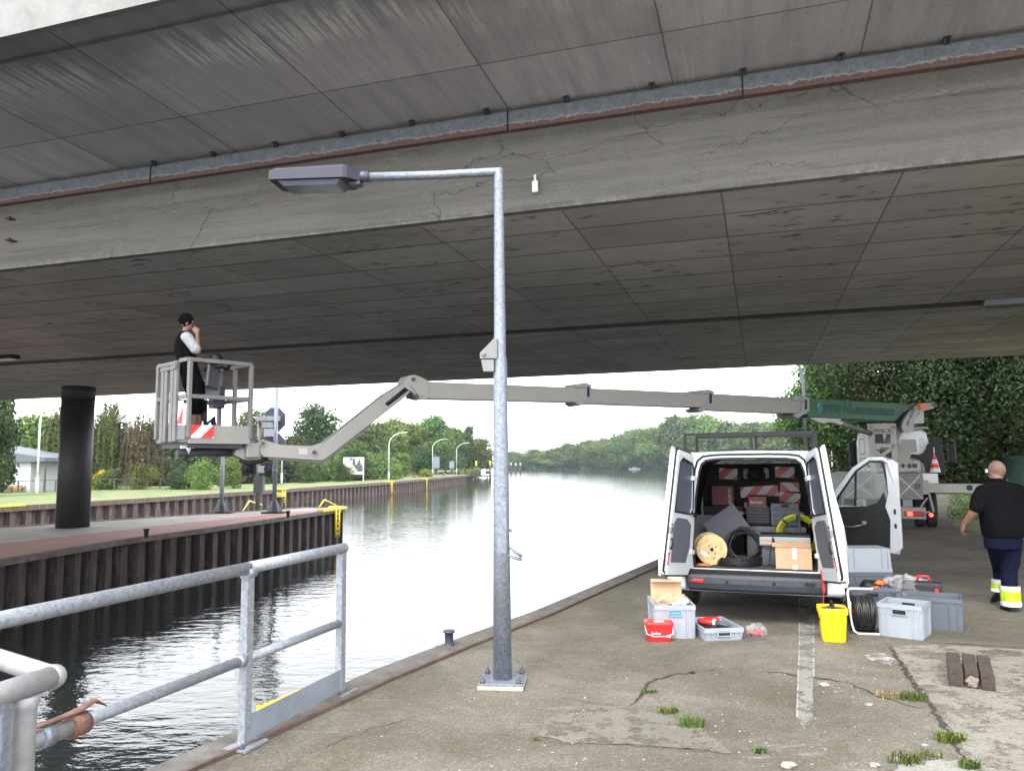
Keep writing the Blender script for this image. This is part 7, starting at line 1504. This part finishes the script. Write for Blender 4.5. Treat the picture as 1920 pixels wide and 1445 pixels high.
hand(b, RW, (hc+V3(.1,-.06,-.04))-RW, (-.4,.3,.2), (.6,.1,.4), .35, 1.0); hand(b, LW_, (1,.1,-.2), (0,0,-1), (0,-1,0), .5)
RH, RK, RA = hp+S_*.09, Bq(362,770,-.08), Bq(361,814,-.08); LH, LK, LA = hp-S_*.09, Bq(374,770,.1), Bq(371,814,.1)
limb(b,[RH,RK],[.085,.058]); limb(b,[RK,RK.lerp(RA,.35),RA],[.055,.058,.036]); limb(b,[LH,LK],[.085,.058]); limb(b,[LK,LK.lerp(LA,.35),LA],[.055,.058,.036])
fuse(b.build('body', SKIN, T), .0075, 2)
b = MB(); b.blob(hc+V3(-.02,-.0,.035),(.098,.105,.105),3,.12,18,12); 
rn = random.Random(6)
for k in range(110):
    a, e = rn.uniform(0,6.28), rn.uniform(-.2,1.4); p = hc+V3(-.025+.09*math.cos(a)*math.cos(e), .098*math.sin(a)*math.cos(e), .035+.1*math.sin(e))
    if p.x > hc.x+.05 and p.z < hc.z+.05: continue
    b.blob(p,(.024,.024,.022),k,.3,8,6)
b.build('hair', mat('dark_curly_hair', (.005,.004,.0035), .9, spec=.1, var=.4, scale=40), T)
b = MB(); b.box(RW+((hc+V3(.1,-.06,-.04))-RW)*.75+V3(-.015,.02,.01),(.012,.07,.14),(.1,.35,0)); b.build('phone', BLACK, T, .004)
b = MB(); b.loft([ellring(Bq(348,621),S_*.075,F_*.07),ellring(Bq(347,627),S_*.16,F_*.095),ellring(Bq(346,636),S_*.20,F_*.125),ellring(Bq(346,655),S_*.20,F_*.15),ellring(Bq(352,685),S_*.18,F_*.145),ellring(Bq(361,712),S_*.18,F_*.15),ellring(Bq(364,728),S_*.185,F_*.155)])
fuse(b.build('vest', BLK, T), .011, 4)
b = MB(); limb(b,[RS+V3(0,0,0),RS.lerp(RE,.45),RS.lerp(RE,.8)],[.085,.08,.078]); b.blob(RS-S_*.05,(.09,.09,.09),amp=0); fuse(b.build('sleeve', WHT, T), .011, 3)
b = MB(); limb(b,[LS,LS.lerp(LE,.6)],[.08,.075]); fuse(b.build('sleeve', WHT, T), .011, 3)
b = MB(); b.loft([ellring(Bq(364,715),S_*.175,F_*.14),ellring(Bq(366,738),S_*.18,F_*.145)]); limb(b,[RH,RH.lerp(RK,.5),RK+V3(0,0,.02)],[.11,.105,.10]); limb(b,[LH,LH.lerp(LK,.5),LK+V3(0,0,.02)],[.11,.105,.10]); fuse(b.build('shorts', BLK, T), .011, 3)
shoe(V3(RA.x-.0,RA.y,.0), F_); shoe(V3(LA.x,LA.y,.0), F_)
# ---------------------------------------------------------------- summer haze over the lake: one closed box of thin even air
hz = MB().box((0,600,13),(2400,1500,42)).build('haze', None, None, kind='stuff', label='thin summer haze in the air over the water', cat='haze')
hm = bpy.data.materials.new('haze_air'); hm.use_nodes = True; t = hm.node_tree; t.nodes.remove(t.nodes['Principled BSDF'])
pv = t.nodes.new('ShaderNodeVolumePrincipled'); pv.inputs['Color'].default_value = (.82,.9,1,1); pv.inputs['Density'].default_value = .00016; pv.inputs['Anisotropy'].default_value = .2
t.links.new(pv.outputs[0], t.nodes['Material Output'].inputs['Volume']); hz.data.materials.clear(); hz.data.materials.append(hm)
